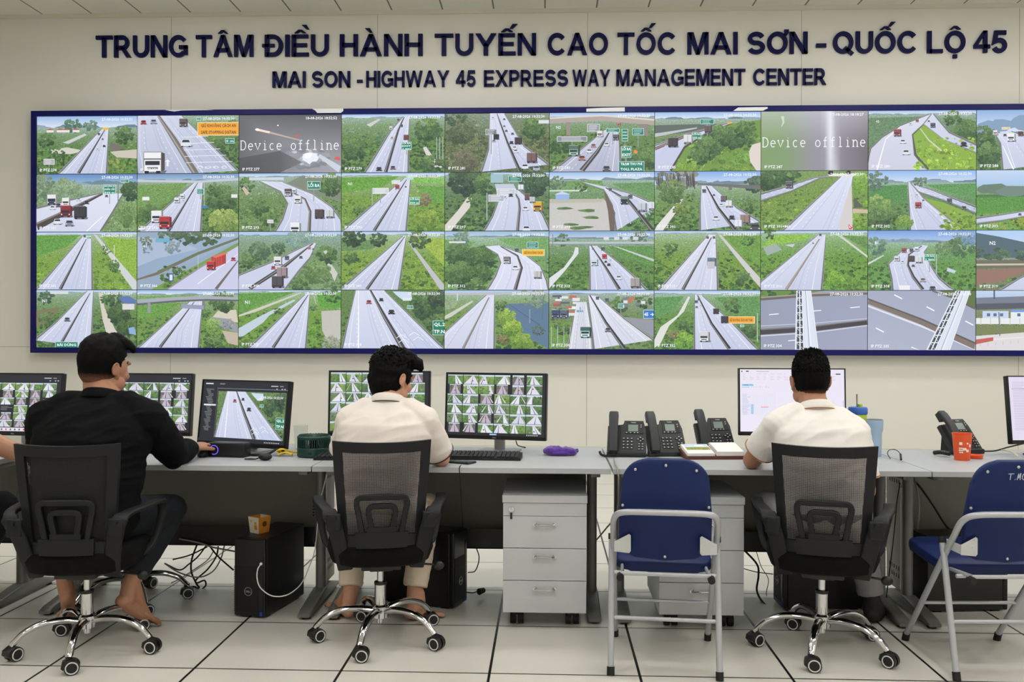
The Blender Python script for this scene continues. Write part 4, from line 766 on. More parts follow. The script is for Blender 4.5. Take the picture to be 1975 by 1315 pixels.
def p39(P):
    scene_pic(P, 30, sky=((196, 214, 240), (150, 184, 220)), hills=False, base=(120, 132, 84), n=50, haze=(140, 150, 120))
    P.poly([(0, 12), (100, 6), (100, 26), (0, 32)], (120, 126, 142)); P.poly([(0, 22), (100, 18), (100, 27), (0, 32)], (84, 88, 100)); P.rect(16, 0, 17.4, 14, (84, 92, 110)); P.rect(52, 0, 53, 12, (84, 92, 110)); P.rect(86, 6, 100, 40, (150, 156, 166))
    P.rect(6, 34, 30, 46, (200, 216, 240)); P.rect(32, 32, 58, 44, (120, 160, 220)); P.rect(32, 36, 58, 46, (232, 236, 242)); P.rect(0, 46, 100, 56, (234, 236, 236))
    for x in (10, 16, 22, 38, 46): P.rect(x, 38, x+3, 43, (90, 110, 140))
    for x in range(4, 100, 9): P.rect(x, 46, x+.8, 57, (200, 204, 206))
    P.poly([(0, 66), (100, 54), (100, 60), (0, 74)], (124, 132, 80)); P.poly([(0, 76), (100, 62), (100, 100), (0, 100)], (222, 218, 222)); P.line([(0, 84), (100, 70)], 1, 1, (236, 232, 226))
    for x in range(4, 100, 7): P.line([(x, 88-x*.14), (x, 94-x*.14)], .5, .5, (206, 190, 150))
    P.poly([(0, 82), (16, 78), (16, 84), (0, 90)], (196, 96, 84)); P.line([(21, 36), (22, 76)], 1, 1, (120, 126, 132)); return '', '27-08-2026 10:32:30'
DESC = ['a straight motorway past white village houses', 'a close white truck beside an orange distance sign', 'Device offline over dark headlight glare', 'a hazy motorway with green sign and maroon truck', 'heavy traffic beside a bare hillside', 'a green toll plaza sign and overpass',
        'two trucks behind big roadside bushes', 'Device offline over a blurred green field', 'a carriageway splitting around a bright grass wedge', 'white truck on a bend below blue mountains',
        'a red bus and black truck beside a green sign', 'a white and a red truck at lower left', 'a left-hand bend with trucks both ways', 'bright rice fields and gantry signs', 'a yellow truck right of the median', 'a viaduct crossing a pale lake',
        'a grey cliff left of the motorway', 'twin tunnel mouths and a no-entry sign', 'a lone red truck on a forked road', 'a dark hill over a green field',
        'an empty road left of a straight pale track', 'a red container truck beside a flooded field', 'three trucks on a hazy rising bend', 'an empty road with yellow-green verge', 'dense bushes left of a bend and yellow sign', 'white dirt road left of a motorway and thin overpass',
        'one grey-blue truck driving away', 'an empty road with tan median', 'an S-bend with queueing trucks and green sign', 'a dark mountain slope and brown soil',
        'a grey car and a green sign half hidden below', 'a curved grey footbridge over the road', 'an empty road between stream and pond', 'a cut-off QL.2 sign at right', 'an empty road beside a dark blue pond', 'a parked-truck yard and blue sign at right',
        'an orange sign and white truck coming', 'an upright white truss over grey lanes', 'a leaning white truss over grey lanes', 'white sheds and fence below a bridge']
PICS = [p00, p01, p02, p03, p04, p05, p06, p07, p08, p09, p10, p11, p12, p13, p14, p15, p16, p17, p18, p19, p20, p21, p22, p23, p24, p25, p26, p27, p28, p29, p30, p31, p32, p33, p34, p35, p36, p37, p38, p39]
bez = mat('panel_bezel', (16, 18, 24), .4); pback = mat('panel_back', (24, 25, 28), .6)
ORD = ['first', 'second', 'third', 'fourth', 'fifth', 'sixth', 'seventh', 'eighth', 'ninth', 'tenth']
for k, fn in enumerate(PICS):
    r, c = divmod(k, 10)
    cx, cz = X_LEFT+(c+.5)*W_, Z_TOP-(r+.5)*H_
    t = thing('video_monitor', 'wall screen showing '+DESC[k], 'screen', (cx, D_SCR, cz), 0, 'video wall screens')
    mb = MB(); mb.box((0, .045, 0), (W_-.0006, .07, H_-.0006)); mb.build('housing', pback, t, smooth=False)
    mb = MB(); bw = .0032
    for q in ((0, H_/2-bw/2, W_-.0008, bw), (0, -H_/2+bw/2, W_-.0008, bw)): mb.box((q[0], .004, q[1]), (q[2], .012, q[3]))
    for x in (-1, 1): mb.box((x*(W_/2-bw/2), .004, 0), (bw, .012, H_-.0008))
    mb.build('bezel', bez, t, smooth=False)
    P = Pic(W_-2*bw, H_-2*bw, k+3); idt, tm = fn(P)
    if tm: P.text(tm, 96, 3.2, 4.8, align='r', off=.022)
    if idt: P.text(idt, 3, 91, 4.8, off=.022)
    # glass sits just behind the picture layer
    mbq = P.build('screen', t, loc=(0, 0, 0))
# navy trim around the wall of screens
navy = mat('navy_board', (13, 16, 92), .4, spec=.25, var=.06, vscale=2); white_p = mat('torn_white', (246, 246, 250), .6)
TW, TH = 10*W_, 4*H_; bt = .062
RL = []
for lb, c, sz in (('long navy trim board along the top edge of the screen wall, film torn in places', (TW/2, .03, bt/2), (TW+2*bt, .10, bt)), ('long navy trim board along the bottom edge of the screen wall', (TW/2, .03, -TH-bt/2), (TW+2*bt, .10, bt)),
        ('upright navy trim board closing the left end of the screen wall', (-bt/2, .03, -TH/2), (bt, .10, TH)), ('upright navy trim board closing the right end of the screen wall', (TW+bt/2, .03, -TH/2), (bt, .10, TH))):
    t = thing('edge_strip', lb, 'trim', (X_LEFT, D_SCR, Z_TOP), 0); RL.append(t)
    MB().box(c, sz, .002).build('board', navy, t, smooth=False)
fr = RL[0]
# strips of the rail's film torn away to white
for pts in ([(318, 212), (330, 210), (366, 209), (398, 209), (412, 212), (380, 212.5), (350, 213), (336, 215), (326, 213.5)], [(602, 209), (662, 208), (662, 214), (657, 217.5), (612, 217.8), (608, 213)], [(1131, 209.5), (1160, 208), (1205, 207), (1205, 215), (1131, 215.5)], [(1424, 207.2), (1480, 206.3), (1481, 209), (1476, 211), (1472, 215), (1414, 215)]):
    pl = [(at(x, y, D_SCR-.022)-Vector((X_LEFT, D_SCR, Z_TOP))) for x, y in pts]
    MB().prism([(p.x, min(bt-.001, max(.002, p.z))) for p in pl], .002, T3(0, -.0212, 0)).build('torn_patch', white_p, fr, smooth=False)['label'] = 'white patch where the blue film is torn off'
# ------------------------------------------------------------------ raised lettering
let_m = mat('navy_letters', (10, 13, 68), .5, spec=.2)
def _arc(cx, cy, rx, ry, a, b, n=14): return [(cx+rx*math.cos(math.radians(a+(b-a)*i/n)), cy+ry*math.sin(math.radians(a+(b-a)*i/n))) for i in range(n+1)]
def _mir(P, w): return [(w-x, y) for x, y in P][::-1]
def _rc(x0, y0, x1, y1): return [(x0, y0), (x1, y0), (x1, y1), (x0, y1)]
def _al(l, w): return [l, _mir(l, w)]
_A = _al([(0, 0), (.215, 0), (.59, 1), (.385, 1)], .97)+[_rc(.2, .22, .77, .39)]
_E = [_rc(0, 0, .2, 1), _rc(.1, .83, .73, 1), _rc(.1, .43, .68, .6), _rc(.1, 0, .76, .17)]
_P = [_rc(0, 0, .2, 1)]
_Pb = [(.1, .912), (.38, .912)]+_arc(.42, .675, .225, .237, 90, -90)+[(.1, .438)]
_O = _arc(.47, .5, .37, .412, 0, 360, 30); _C = _arc(.47, .5, .37, .412, 38, 322, 24)
# letter -> (width, filled outlines, pen strokes), cap height 1
BOLD = {'I': (.2, [_rc(0, 0, .2, 1)], []), 'T': (.82, [_rc(0, .83, .82, 1), _rc(.31, 0, .51, .9)], []),
 'H': (.8, [_rc(0, 0, .2, 1), _rc(.6, 0, .8, 1), _rc(.1, .42, .7, .6)], []), 'E': (.76, _E, []), 'L': (.7, [_rc(0, 0, .2, 1), _rc(.1, 0, .7, .17)], []),
 'N': (.81, [_rc(0, 0, .19, 1), _rc(.62, 0, .81, 1), [(.0, 1), (.22, 1), (.81, 0), (.59, 0)]], []),
 'M': (.98, [_rc(0, 0, .19, 1), _rc(.79, 0, .98, 1)]+_al([(.02, 1), (.28, 1), (.58, 0), (.4, 0)], .98), []),
 'A': (.97, _A, []), 'Y': (.92, [_rc(.36, 0, .56, .5)]+_al([(0, 1), (.23, 1), (.56, .44), (.36, .4)], .92), []),
 'W': (1.3, _al([(0, 1), (.2, 1), (.45, 0), (.25, 0)], 1.3)+_al([(.25, 0), (.45, 0), (.74, 1), (.56, 1)], 1.3), []),
 'X': (.92, _al([(0, 1), (.24, 1), (.92, 0), (.68, 0)], .92), []), 'P': (.75, _P, [_Pb]), 'R': (.85, _P+[[(.3, .46), (.52, .46), (.85, 0), (.61, 0)]], [_Pb]),
 'D': (.82, _P, [[(.1, .912), (.34, .912)]+_arc(.36, .5, .355, .412, 90, -90, 18)+[(.1, .088)]]),
 'O': (.94, [], [_O]), 'C': (.88, [], [_C]), 'G': (.92, [_rc(.5, .37, .92, .54), _rc(.73, .1, .92, .5)], [_arc(.47, .5, .37, .412, 38, 318, 24)]),
 'Q': (.96, [[(.46, .22), (.58, .34), (.97, .02), (.85, -.1)]], [_O]),
 'S': (.8, [], [_arc(.4, .705, .285, .207, 18, 250, 14)+_arc(.4, .3, .3, .212, 75, -160, 16)]),
 'U': (.8, [], [[(.1, 1), (.1, .4)]+_arc(.4, .4, .3, .312, 180, 360)+[(.7, 1)]]),
 '5': (.7, [], [[(.66, .91), (.2, .91), (.13, .5)]+_arc(.35, .33, .255, .245, 118, -158, 16)]),
 '4': (.76, [_rc(.44, 0, .63, 1), _rc(0, .2, .76, .37), [(0, .36), (.2, .36), (.6, 1), (.44, 1)]], []), '-': (.4, [_rc(0, .28, .4, .46)], [])}
def _circ(c): return [(c-.26, 1.07), (c-.08, 1.22), (c+.08, 1.22), (c+.26, 1.07), (c+.11, 1.07), (c, 1.145), (c-.11, 1.07)]
def _acute(x, y): return [(x, y), (x+.13, y), (x+.34, y+.2), (x+.12, y+.2)]
def _grave(x, y): return [(x, y+.2), (x+.22, y+.2), (x+.34, y), (x+.21, y)]
_ACC = {'Â': ('A', [_circ(.485)]), 'À': ('A', [_grave(.22, 1.07)]), 'Ề': ('E', [_circ(.38), _grave(.44, 1.24)]), 'Ế': ('E', [_circ(.38), _acute(.5, 1.22)]),
 'Ố': ('O', [_circ(.47), _acute(.6, 1.22)]), 'Ộ': ('O', [_circ(.47), _rc(.38, -.24, .56, -.07)]), 'Ơ': ('O', [[(.7, .86), (.8, .95), (.78, 1.1), (.98, 1.1), (.99, .96), (.86, .78)]]), 'Đ': ('D', [_rc(-.11, .43, .44, .58)])}
for k, (b, ex) in _ACC.items(): BOLD[k] = (BOLD[b][0], BOLD[b][1]+ex, BOLD[b][2])
def pen(P, wd):
    closed = (Vector(P[0])-Vector(P[-1])).length < 1e-6; Q = P[:-1] if closed else P; n = len(Q); A = []; B = []
    for i in range(n):
        a = Vector(Q[i-1]) if (i or closed) else Vector(Q[0]); c = Vector(Q[(i+1) % n]) if (i < n-1 or closed) else Vector(Q[-1]); p = Vector(Q[i])
        d1 = (p-a).normalized() if (p-a).length else (c-p).normalized(); d2 = (c-p).normalized() if (c-p).length else d1
        n1 = Vector((-d1.y, d1.x)); m = n1+Vector((-d2.y, d2.x)); m = m/max(.3, m.dot(n1)) if m.length else n1
        A.append(p+m*wd/2); B.append(p-m*wd/2)
    return [[A[i], A[(i+1) % n], B[(i+1) % n], B[i]] for i in range(n if closed else n-1)]
def sign_line(label, words, ytop, ybot, sw=.19, gap=.085):
    """words: (text, x0, x1) in photo pixels; cap and base line given at two pixels"""
    Yf = D_WALL-.03
    t = thing('lettering_sign', label, 'sign', tuple(at(words[0][1], 100, D_WALL)))
    for txt, x0, x1 in words:
        ymid = lambda x, q: q[0]+(q[1]-q[0])*(x-q[2])/(q[3]-q[2])
        a = at(x0, ymid(x0, ybot), Yf); b = at(x1, ymid(x1, ybot), Yf); h = at(x0, ymid(x0, ytop), Yf).z-a.z
        tot = sum(BOLD[c][0]+gap for c in txt)-gap; sx = (b.x-a.x)/tot; x = 0
        for ch in txt:
            wd, outl, pens = BOLD[ch]; mb = MB(); z = a.z+(b.z-a.z)*x/tot
            for O in outl: mb.prism([(p[0]*sx, p[1]*h) for p in O], .028)
            for pp in pens:
                for q in pen(pp, sw): mb.prism([(p[0]*sx, p[1]*h) for p in q], .028)
            o = mb.build('letter', let_m, t, smooth=False); o.location = Vector((a.x+x*sx, D_WALL-.0155, z))-t.location
            x += wd+gap
    return t
sign_line('large raised navy Vietnamese lettering on the wall just under the ceiling',
    [('TRUNG', 184, 361), ('TÂM', 377, 488), ('ĐIỀU', 510, 634), ('HÀNH', 655, 815), ('TUYẾN', 838, 1034), ('CAO', 1056, 1173), ('TỐC', 1191, 1304), ('MAI', 1326, 1423), ('SƠN', 1442, 1558), ('-', 1575, 1594), ('QUỐC', 1607, 1769), ('LỘ', 1789, 1863), ('45', 1879, 1943)],
    (68.5, 58.5, 184, 1943), (110.5, 101, 184, 1943))
sign_line('smaller raised navy English lettering between the large title and the screens',
    [('MAI', 525, 589), ('SON', 601, 675), ('-', 688, 699), ('HIGHWAY', 706, 866), ('45', 879, 917), ('EXPRESS', 933, 1096), ('WAY', 1104, 1177), ('MANAGEMENT', 1189, 1438), ('CENTER', 1453, 1594)],
    (137.5, 131.5, 525, 1594), (168.5, 163, 525, 1594))
# ------------------------------------------------------------------ desks
top_m = mat('desk_laminate', (172, 174, 177), .42, var=.03, vscale=30)
edge_m = mat('desk_edge', (160, 160, 160), .5)
leg_m = mat('desk_leg_paint', (112, 112, 110), .38, metal=.25)
cov_m = mat('leg_cover_paint', (150, 148, 140), .5)
pan_m = mat('modesty_panel_paint', (128, 127, 120), .55, var=.04)
blk = mat('black_plastic', (20, 21, 23), .42); blk2 = mat('black_matt', (13, 14, 15), .6, bump=.15, bscale=300)
drk = mat('dark_recess', (8, 8, 9), .8); rub = mat('rubber', (18, 18, 18), .7)
chrome = mat('chrome', (208, 208, 210), .09, metal=1.); steel = mat('brushed_steel', (190, 190, 192), .3, metal=1.)
YF, YK, ZT = 4.118, 4.93, .75
def perf(mb, x, y, z, ax='y'):
    for i in range(4):
        for j in range(6):
            if (i*7+j*3) % 5 == 0: continue
            mb.box((x+(i-1.5)*.016, y, z+(j-2.5)*.016), (.007, .003, .007))
def make_desk(x0, x1, label):
    t = thing('desk', label, 'desk', ((x0+x1)/2, (YF+YK)/2, 0), 0, 'office desks in the row'); W = x1-x0; d = (YK-YF)/2
    mb = MB(); mb.box((0, 0, ZT-.0125), (W, 2*d, .025), .0015); mb.build('desktop', top_m, t, smooth=False)
    mb = MB(); mb.box((0, d-.05, .4725), (W-.16, .02, .495), .002)
    mb.mi = 1
    for sx in (-1, 1):
        for z in (.66, .40): perf(mb, sx*(W/2-.16), d-.0605, z)
    mb.build('modesty_panel', [pan_m, drk], t, smooth=False)
    mb = MB(); mb.box((0, d-.115, .232), (W-.3, .11, .006)); mb.box((0, d-.167, .282), (W-.3, .006, .105)); mb.build('cable_tray', blk, t, smooth=False)
    for sx in (-1, 1):
        X = sx*(W/2-.065)
        mb = MB()
        mb.sweep([(X, .045-d+.41, .045), (X, .045-d+.41, ZT-.03)], [(p[0], p[1]) for p in rrect(.05, .07, .022)], up=(0, 1, 0))
        mb.box((X, 0, ZT-.04), (.045, .62, .03), .004)
        leg = mb.build('leg', leg_m, t)
        mb = MB(); prof = [(-d+.118, .012), (-d+.118, .026), (-d+.16, .04), (-d+.42, .072), (-d+.56, .072), (d-.09, .03), (d-.09, .012)]
        mb.prism(prof, .062, T3(X, 0, 0) @ Rz(PI/2), .008); mb.build('foot', leg_m, leg)
        mb = MB()
        for yy in (-d+.16, d-.13): mb.cyl((X, yy, 0), (X, yy, .014), .022)
        mb.build('glide', rub, leg)
        mb = MB(); mb.box((X-sx*0, -d+.60, .40), (.02, .20, .66), .004); mb.mi = 1
        for z in (.66, .62, .18, .14):
            for k in range(5): mb.box((X, -d+.53+k*.03, z), (.0215, .008, .02))
        mb.build('cover_plate', [cov_m, drk], leg, smooth=False)
    return t
make_desk(-4.04, -2.652, 'grey desk at the far left edge, under the bare forearm')
make_desk(-2.478, -1.088, 'grey desk in front of the person in black')
make_desk(-1.083, .294, 'grey desk with purple pouch on it')
make_desk(.303, 1.731, 'grey desk carrying three black phones and an open calendar')
make_desk(1.736, 3.15, 'grey desk at the right with orange cup on it')
# ------------------------------------------------------------------ drawer pedestals
ped_m = mat('pedestal_board', (188, 190, 193), .5, var=.02)
def make_ped():
    t = thing('drawer_pedestal', 'grey drawer pedestal under the desk with the purple pouch, key in its lock', 'drawer unit', (-.008, 4.16, 0), 0, 'drawer pedestals'); w = .385; d = .5
    MB().box((0, d/2+.01, .33), (w-.002, d-.02, .508)).build('body', ped_m, t, smooth=False)
    MB().box((0, d/2, .601), (w+.008, d+.01, .034), .002).build('top', ped_m, t, smooth=False)
    lk = MB().box((0, .008, .553), (w, .016, .060), .0015).build('lock_strip', ped_m, t, smooth=False)
    mb = MB(); mb.cyl((-w/2+.038, .002, .553), (-w/2+.038, -.006, .553), .012); mb.box((-w/2+.038, -.012, .553), (.006, .014, .02), .002); mb.build('lock', chrome, lk)
    mb = MB(); mb.box((-w/2+.038, -.014, .525), (.010, .004, .03), .002); mb.tube([(-w/2+.038, -.014, .541), (-w/2+.037, -.015, .535)], .002, 6); mb.build('key', blk, lk)
    for i in range(3):
        z = .149+i*.1495
        dr = MB().box((0, .008, z), (w, .016, .1465), .0015).build('drawer', ped_m, t, smooth=False)
        mb = MB(); zz = z+.037
        mb.tube([(-.045, -.001, zz), (-.045, -.016, zz), (-.036, -.02, zz), (.036, -.02, zz), (.045, -.016, zz), (.045, -.001, zz)], .0048, 8)
        for sx in (-1, 1): mb.cyl((sx*.045, .001, zz), (sx*.045, -.005, zz), .009)
        mb.build('handle', chrome, dr)
    for sx in (-1, 1):
        for y in (.08, d-.08):
            mb = MB()
            for q in (-.018, .018): mb.cyl((sx*.13+q-.013, y+.012, .03), (sx*.13+q+.013, y+.012, .03), .03)
            mb.box((sx*.13, y, .062), (.05, .05, .03), .008); mb.build('caster', rub, t)
    return t
ped = make_ped()
dup(ped, (.712, 4.16, 0), 0, 'grey drawer pedestal behind the blue folding chair standing left of the right-hand office chair')
# ------------------------------------------------------------------ computer towers
tow = mat('tower_case', (15, 15, 17), .38, var=.05); tow_f = mat('tower_mesh_front', (12, 12, 13), .6)
logo = mat('logo_silver', (170, 172, 176), .35, metal=.6); bluem = mat('sticker_blue', (40, 60, 170), .4)
def make_tower(c, th, label):
    t = thing('computer_tower', label, 'computer', (c[0], c[1], 0), th, 'black computer towers'); w, d, h = .163, .412, .378
    mb = MB(); mb.box((0, .012, h/2+.004), (w, d-.024, h-.008), .004); mb.build('case', tow, t, smooth=False)
    mb = MB(); mb.box((0, -d/2+.012, h/2+.004), (w, .024, h-.008), .006)
    for i in range(26): mb.box((-w/2-.001, -d/2+.010, .03+i*.0085), (.004, .012, .004))
    mb.mi = 1; mb.box((-.012, -d/2-.0005, .14), (w*.72, .002, .22))
    for i in range(24):
        for j in range(13): mb.box((-.064+j*.0086, -d/2-.0012, .038+i*.0088), (.0052, .002, .0052), M=Ry(PI/4))
    mb.mi = 0; mb.box((.062, -d/2-.001, .19), (.02, .002, .26))
    fp = mb.build('front_panel', [tow, tow_f], t, smooth=False)
    mb = MB()
    mb.tube([(.0195*math.cos(a*PI/12)-.005, -d/2-.004, .128+.0195*math.sin(a*PI/12)) for a in range(24)], .0012, 6, closed=True)
    flat_text(mb, 'DELL', T3(-.005, -d/2-.0042, .1235), .009, .03, width=.028, align='c'); mb.build('badge', logo, fp, smooth=False)
    mb = MB(); mb.box((.062, -d/2-.0025, .024), (.014, .001, .018)); mb.build('sticker', bluem, fp, smooth=False)
    mb = MB()
    for sx in (-1, 1):
        for yy in (-.15, .15): mb.box((sx*.06, yy, .003), (.02, .04, .006))
    mb.build('rubber_foot', rub, t, smooth=False); return t
t1 = make_tower((-1.382, 4.462), math.radians(-11), 'black computer tower with a small snack box on top')
def tower_copy(c, th, label): return dup(t1, (c[0], c[1], 0), th, label)
tower_copy((-.625, 4.575), math.radians(71), 'black computer tower turned sideways behind the middle office chair')
tower_copy((1.375, 4.6), math.radians(-87), 'black computer tower on its side of the right-hand office chair, front to the left')
tower_copy((2.068, 4.6), math.radians(96.3), 'black computer tower behind the legs of the blue chair with white handwriting')
# snack box on the first tower
snw = mat('card_cream', (226, 218, 200), .7); sno = mat('card_orange', (214, 140, 48), .65); snk = mat('card_print', (96, 62, 34), .7)
t = thing('snack_box', 'small cream and orange scalloped snack box standing on a black computer', 'box', (-1.425, 4.42, .3785), math.radians(-32))
def scallop(w0, w1, h, n=7):
    P = [(-w0/2, 0), (w0/2, 0)]
    for i in range(n*3+1):
        f = 1-i/(n*3); P.append((-w1/2+w1*f, h-.004*abs(math.sin(PI*f*n))))
    return P
for k, m in enumerate((snw, sno, snw, sno)):
    mb = MB(); mb.prism(scallop(.062, .076, .082), .0016, Rz(k*PI/2) @ T3(0, -.0325, 0) @ Rx(math.radians(4.5)))
    mb.build('side_panel', m, t, smooth=False)
MB().box((0, 0, .002), (.06, .06, .003)).build('floor_panel', snw, t, smooth=False)
mb = MB(); M = T3(0, -.0335, 0) @ Rx(math.radians(4.5))
for a, b, c, d in ((-.018, .062, .018, .003), (-.018, .055, .014, .003), (.014, .03, .02, .024), (.014, .05, .014, .012)): mb.prism([(a-c/2, b-d/2), (a+c/2, b-d/2), (a+c/2, b+d/2), (a-c/2, b+d/2)], .0006, M)
mb.mi = 1; M2 = Rz(PI/2) @ T3(0, -.0335, 0) @ Rx(math.radians(4.5)); mb.prism([(.014*math.cos(i*PI/8), .045+.014*math.sin(i*PI/8)) for i in range(16)], .0006, M2)
mb.build('print', [sno, snk], t, smooth=False)
# ------------------------------------------------------------------ desk monitors
mon_b = mat('monitor_black', (14, 15, 17), .4); silv = mat('monitor_silver', (170, 172, 176), .35, metal=.7)
def thumb(P, box, kind=0):
    P.view = box; r = P.r
    if kind == 9:
        P.rect(0, 0, 100, 100, (12, 14, 17))
        for i in range(4): P.rect(6, 20+i*16, r.uniform(50, 95), 24+i*16, (150, 156, 162))
        return
    if kind == 2: P.rect(0, 0, 100, 100, (10, 12, 14)); x0, x1 = 12, 86
    else: x0, x1 = 0, 100
    g = r.choice([(88, 126, 56), (110, 142, 60), (72, 106, 52), (96, 120, 76)])
    P.leaf = .7; P.rect(x0, 0, x1, 100, mixc(g, (190, 205, 200), .2) if kind != 2 else (110, 104, 96), g if kind != 2 else (120, 110, 104)); P.leaf = 0
    P.rect(x0, 0, x1, r.uniform(6, 22), (196, 212, 230), (214, 222, 226))
    for _ in range(10):
        P.leaf = 1; P.blob(r.uniform(x0+8, x1-8), r.uniform(16, 92), r.uniform(5, 10), r.uniform(6, 14), mixc(g, r.choice([(40, 70, 36), (150, 180, 80)]), .5), 6); P.leaf = 0
    rc = r.choice([(226, 224, 238), (232, 232, 240), (214, 214, 230)]) if kind != 2 else (196, 182, 200)
    v = r.uniform(28, 72) if kind != 2 else 50; a = v-r.choice((2, 20, 50, 62)); b = v+r.choice((3, 22, 48, 60)); b = max(b, a+46)
    if kind == 2: a, b = 20, 84
    if kind == 3: P.rect(0, 0, 100, 100, (170, 168, 180)); P.blob(50, 40, 40, 30, (206, 200, 210), 9); P.rect(60, 20, 74, 80, (220, 110, 104)); P.view = (0, 0, 100, 100); return
    P.poly([(v-5, 10), (v+5, 10), (max(x0, min(x1, b)), 100), (max(x0, a), 100)], rc); P.line([(v, 12), ((a+b)/2+r.uniform(-6, 8), 100)], 1.2, 5, (40, 40, 46))
    if r.random() < .5: x = r.choice((-1, 1)); P.line([(v+x*14, 14), (v+x*44, 90)], 2, 7, (226, 226, 220))
    if r.random() < .5: P.car(v+r.uniform(-6, 6), r.uniform(40, 80), 9, r.choice([CARK, CARW, CARR]))
    P.view = (0, 0, 100, 100)
def grid(P, x0, y0, x1, y1, nc, nr, dark=0.):
    for j in range(nr):
        for i in range(nc):
            k = P.r.random(); kind = 9 if k < dark else (2 if k < dark+.18 else (3 if k < dark+.195 else 0))
            gx, gy = (x1-x0)/nc, (y1-y0)/nr
            thumb(P, (x0+i*gx+.3, y0+j*gy+.3, x0+(i+1)*gx-.3, y0+(j+1)*gy-.3), kind); P.view = (0, 0, 100, 100)
def dark_ui(P):
    P.rect(0, 0, 100, 100, (16, 18, 21)); P.rect(3, 4, 12, 6, (220, 224, 230)); P.rect(20, 4.4, 26, 5.8, (150, 154, 160)); P.rect(80, 6, 88, 7.4, (206, 210, 216)); P.rect(90, 6, 94, 7.4, (150, 156, 162))
    for x in (86, 92, 95): P.rect(x, 10.4, x+1.6, 12, (190, 194, 200))
def m_left(P): dark_ui(P); grid(P, 1, 15, 95, 92, 6, 6, .12); P.rect(0, 93, 100, 99, (226, 224, 232)); [P.rect(x, 94.6, x+1.6, 97.6, P.r.choice([(90, 90, 96), (206, 80, 84), (60, 70, 90)])) for x in range(36, 96, 5)]
def m_behind(P): dark_ui(P); grid(P, 1, 14, 98, 97, 6, 6, .05)
def m_single(P):
    dark_ui(P); P.rect(0, 9, 17, 100, (13, 15, 18))
    for i in range(28): P.rect(4+(i % 5)*.8, 14+i*2.5, P.r.uniform(9, 13.5), 15+i*2.5, (130, 136, 142))
    P.rect(2.5, 39, 17, 41.5, (232, 234, 238)); P.rect(18, 12, 99, 13, (120, 126, 134)); P.rect(17.6, 11, 18, 94, (96, 102, 110))
    P.view = (19, 17, 98, 93); p33(P); P.text('27-08-2026 10:32:30', 97, 8, 5.4, align='r', off=.02); P.view = (0, 0, 100, 100)
    P.rect(0, 95, 100, 100, (10, 12, 14)); [P.rect(78+i*2, 96.6, 79+i*2, 98.2, (200, 204, 210)) for i in range(9)]
def m_mid(P): P.rect(0, 0, 100, 100, (14, 15, 17)); grid(P, .5, 1, 96, 98, 6, 6, 0); P.rect(96, 0, 100, 100, (12, 13, 15))
def m_six(P): P.rect(0, 0, 100, 100, (14, 15, 17)); grid(P, .5, 1.5, 97, 96, 6, 6, 0); P.rect(45, 97, 52, 99.4, (150, 200, 230)); [P.rect(82+i*2, 97, 83+i*2, 99, (200, 204, 210)) for i in range(6)]
def m_sheet(P):
    P.rect(0, 0, 100, 100, (236, 231, 246), (238, 233, 248)); P.rect(1.5, 2.4, 2.6, 4.4, (60, 60, 70)); P.rect(6, 2.4, 8.6, 4.2, (70, 70, 80)); P.rect(16, 3, 28, 3.8, (176, 160, 170))
    for y in (7, 11, 13.4, 16.5): 
        for i in range(14): P.rect(3+i*6.6, y, 3+i*6.6+P.r.uniform(1, 5), y+.6, (220, 190, 204))
    P.rect(92, 6.4, 96.5, 8.4, (90, 90, 100)); P.rect(2, 24, 13, 26.6, (112, 196, 232)); P.rect(4, 25, 8, 25.7, (60, 110, 140)); P.rect(2, 28.6, 9, 29.4, (120, 190, 220))
    for i in range(9): P.rect(11+i*2, 27+P.r.random()*2, 11.6+i*2, 29.4, (236, 176, 180))
    for j in range(15):
        y = 40+j*2.3; P.rect(2, y, 2+P.r.uniform(4, 8), y+.5, (150, 176, 206))
        for i in range(12): P.rect(12+i*1.9, y, 12.9+i*1.9, y+.5, (206, 214, 232))
    P.rect(10.4, 56, 13, 72, (170, 206, 236)); P.rect(20, 60, 27, 61.4, (240, 150, 160)); [P.rect(2, 56+i*3.2, 9, 56.4+i*3.2, (190, 206, 226)) for i in range(6)]; P.rect(98.4, 50, 99, 70, (190, 186, 200))
def m_doc(P):
    P.rect(0, 0, 100, 100, (226, 220, 240)); P.rect(3, 18, 24, 19.6, (176, 172, 190))
    for j in range(30): P.rect(4, 8+j*2.6, 4+P.r.uniform(8, 26), 8.8+j*2.6, (196, 190, 208))
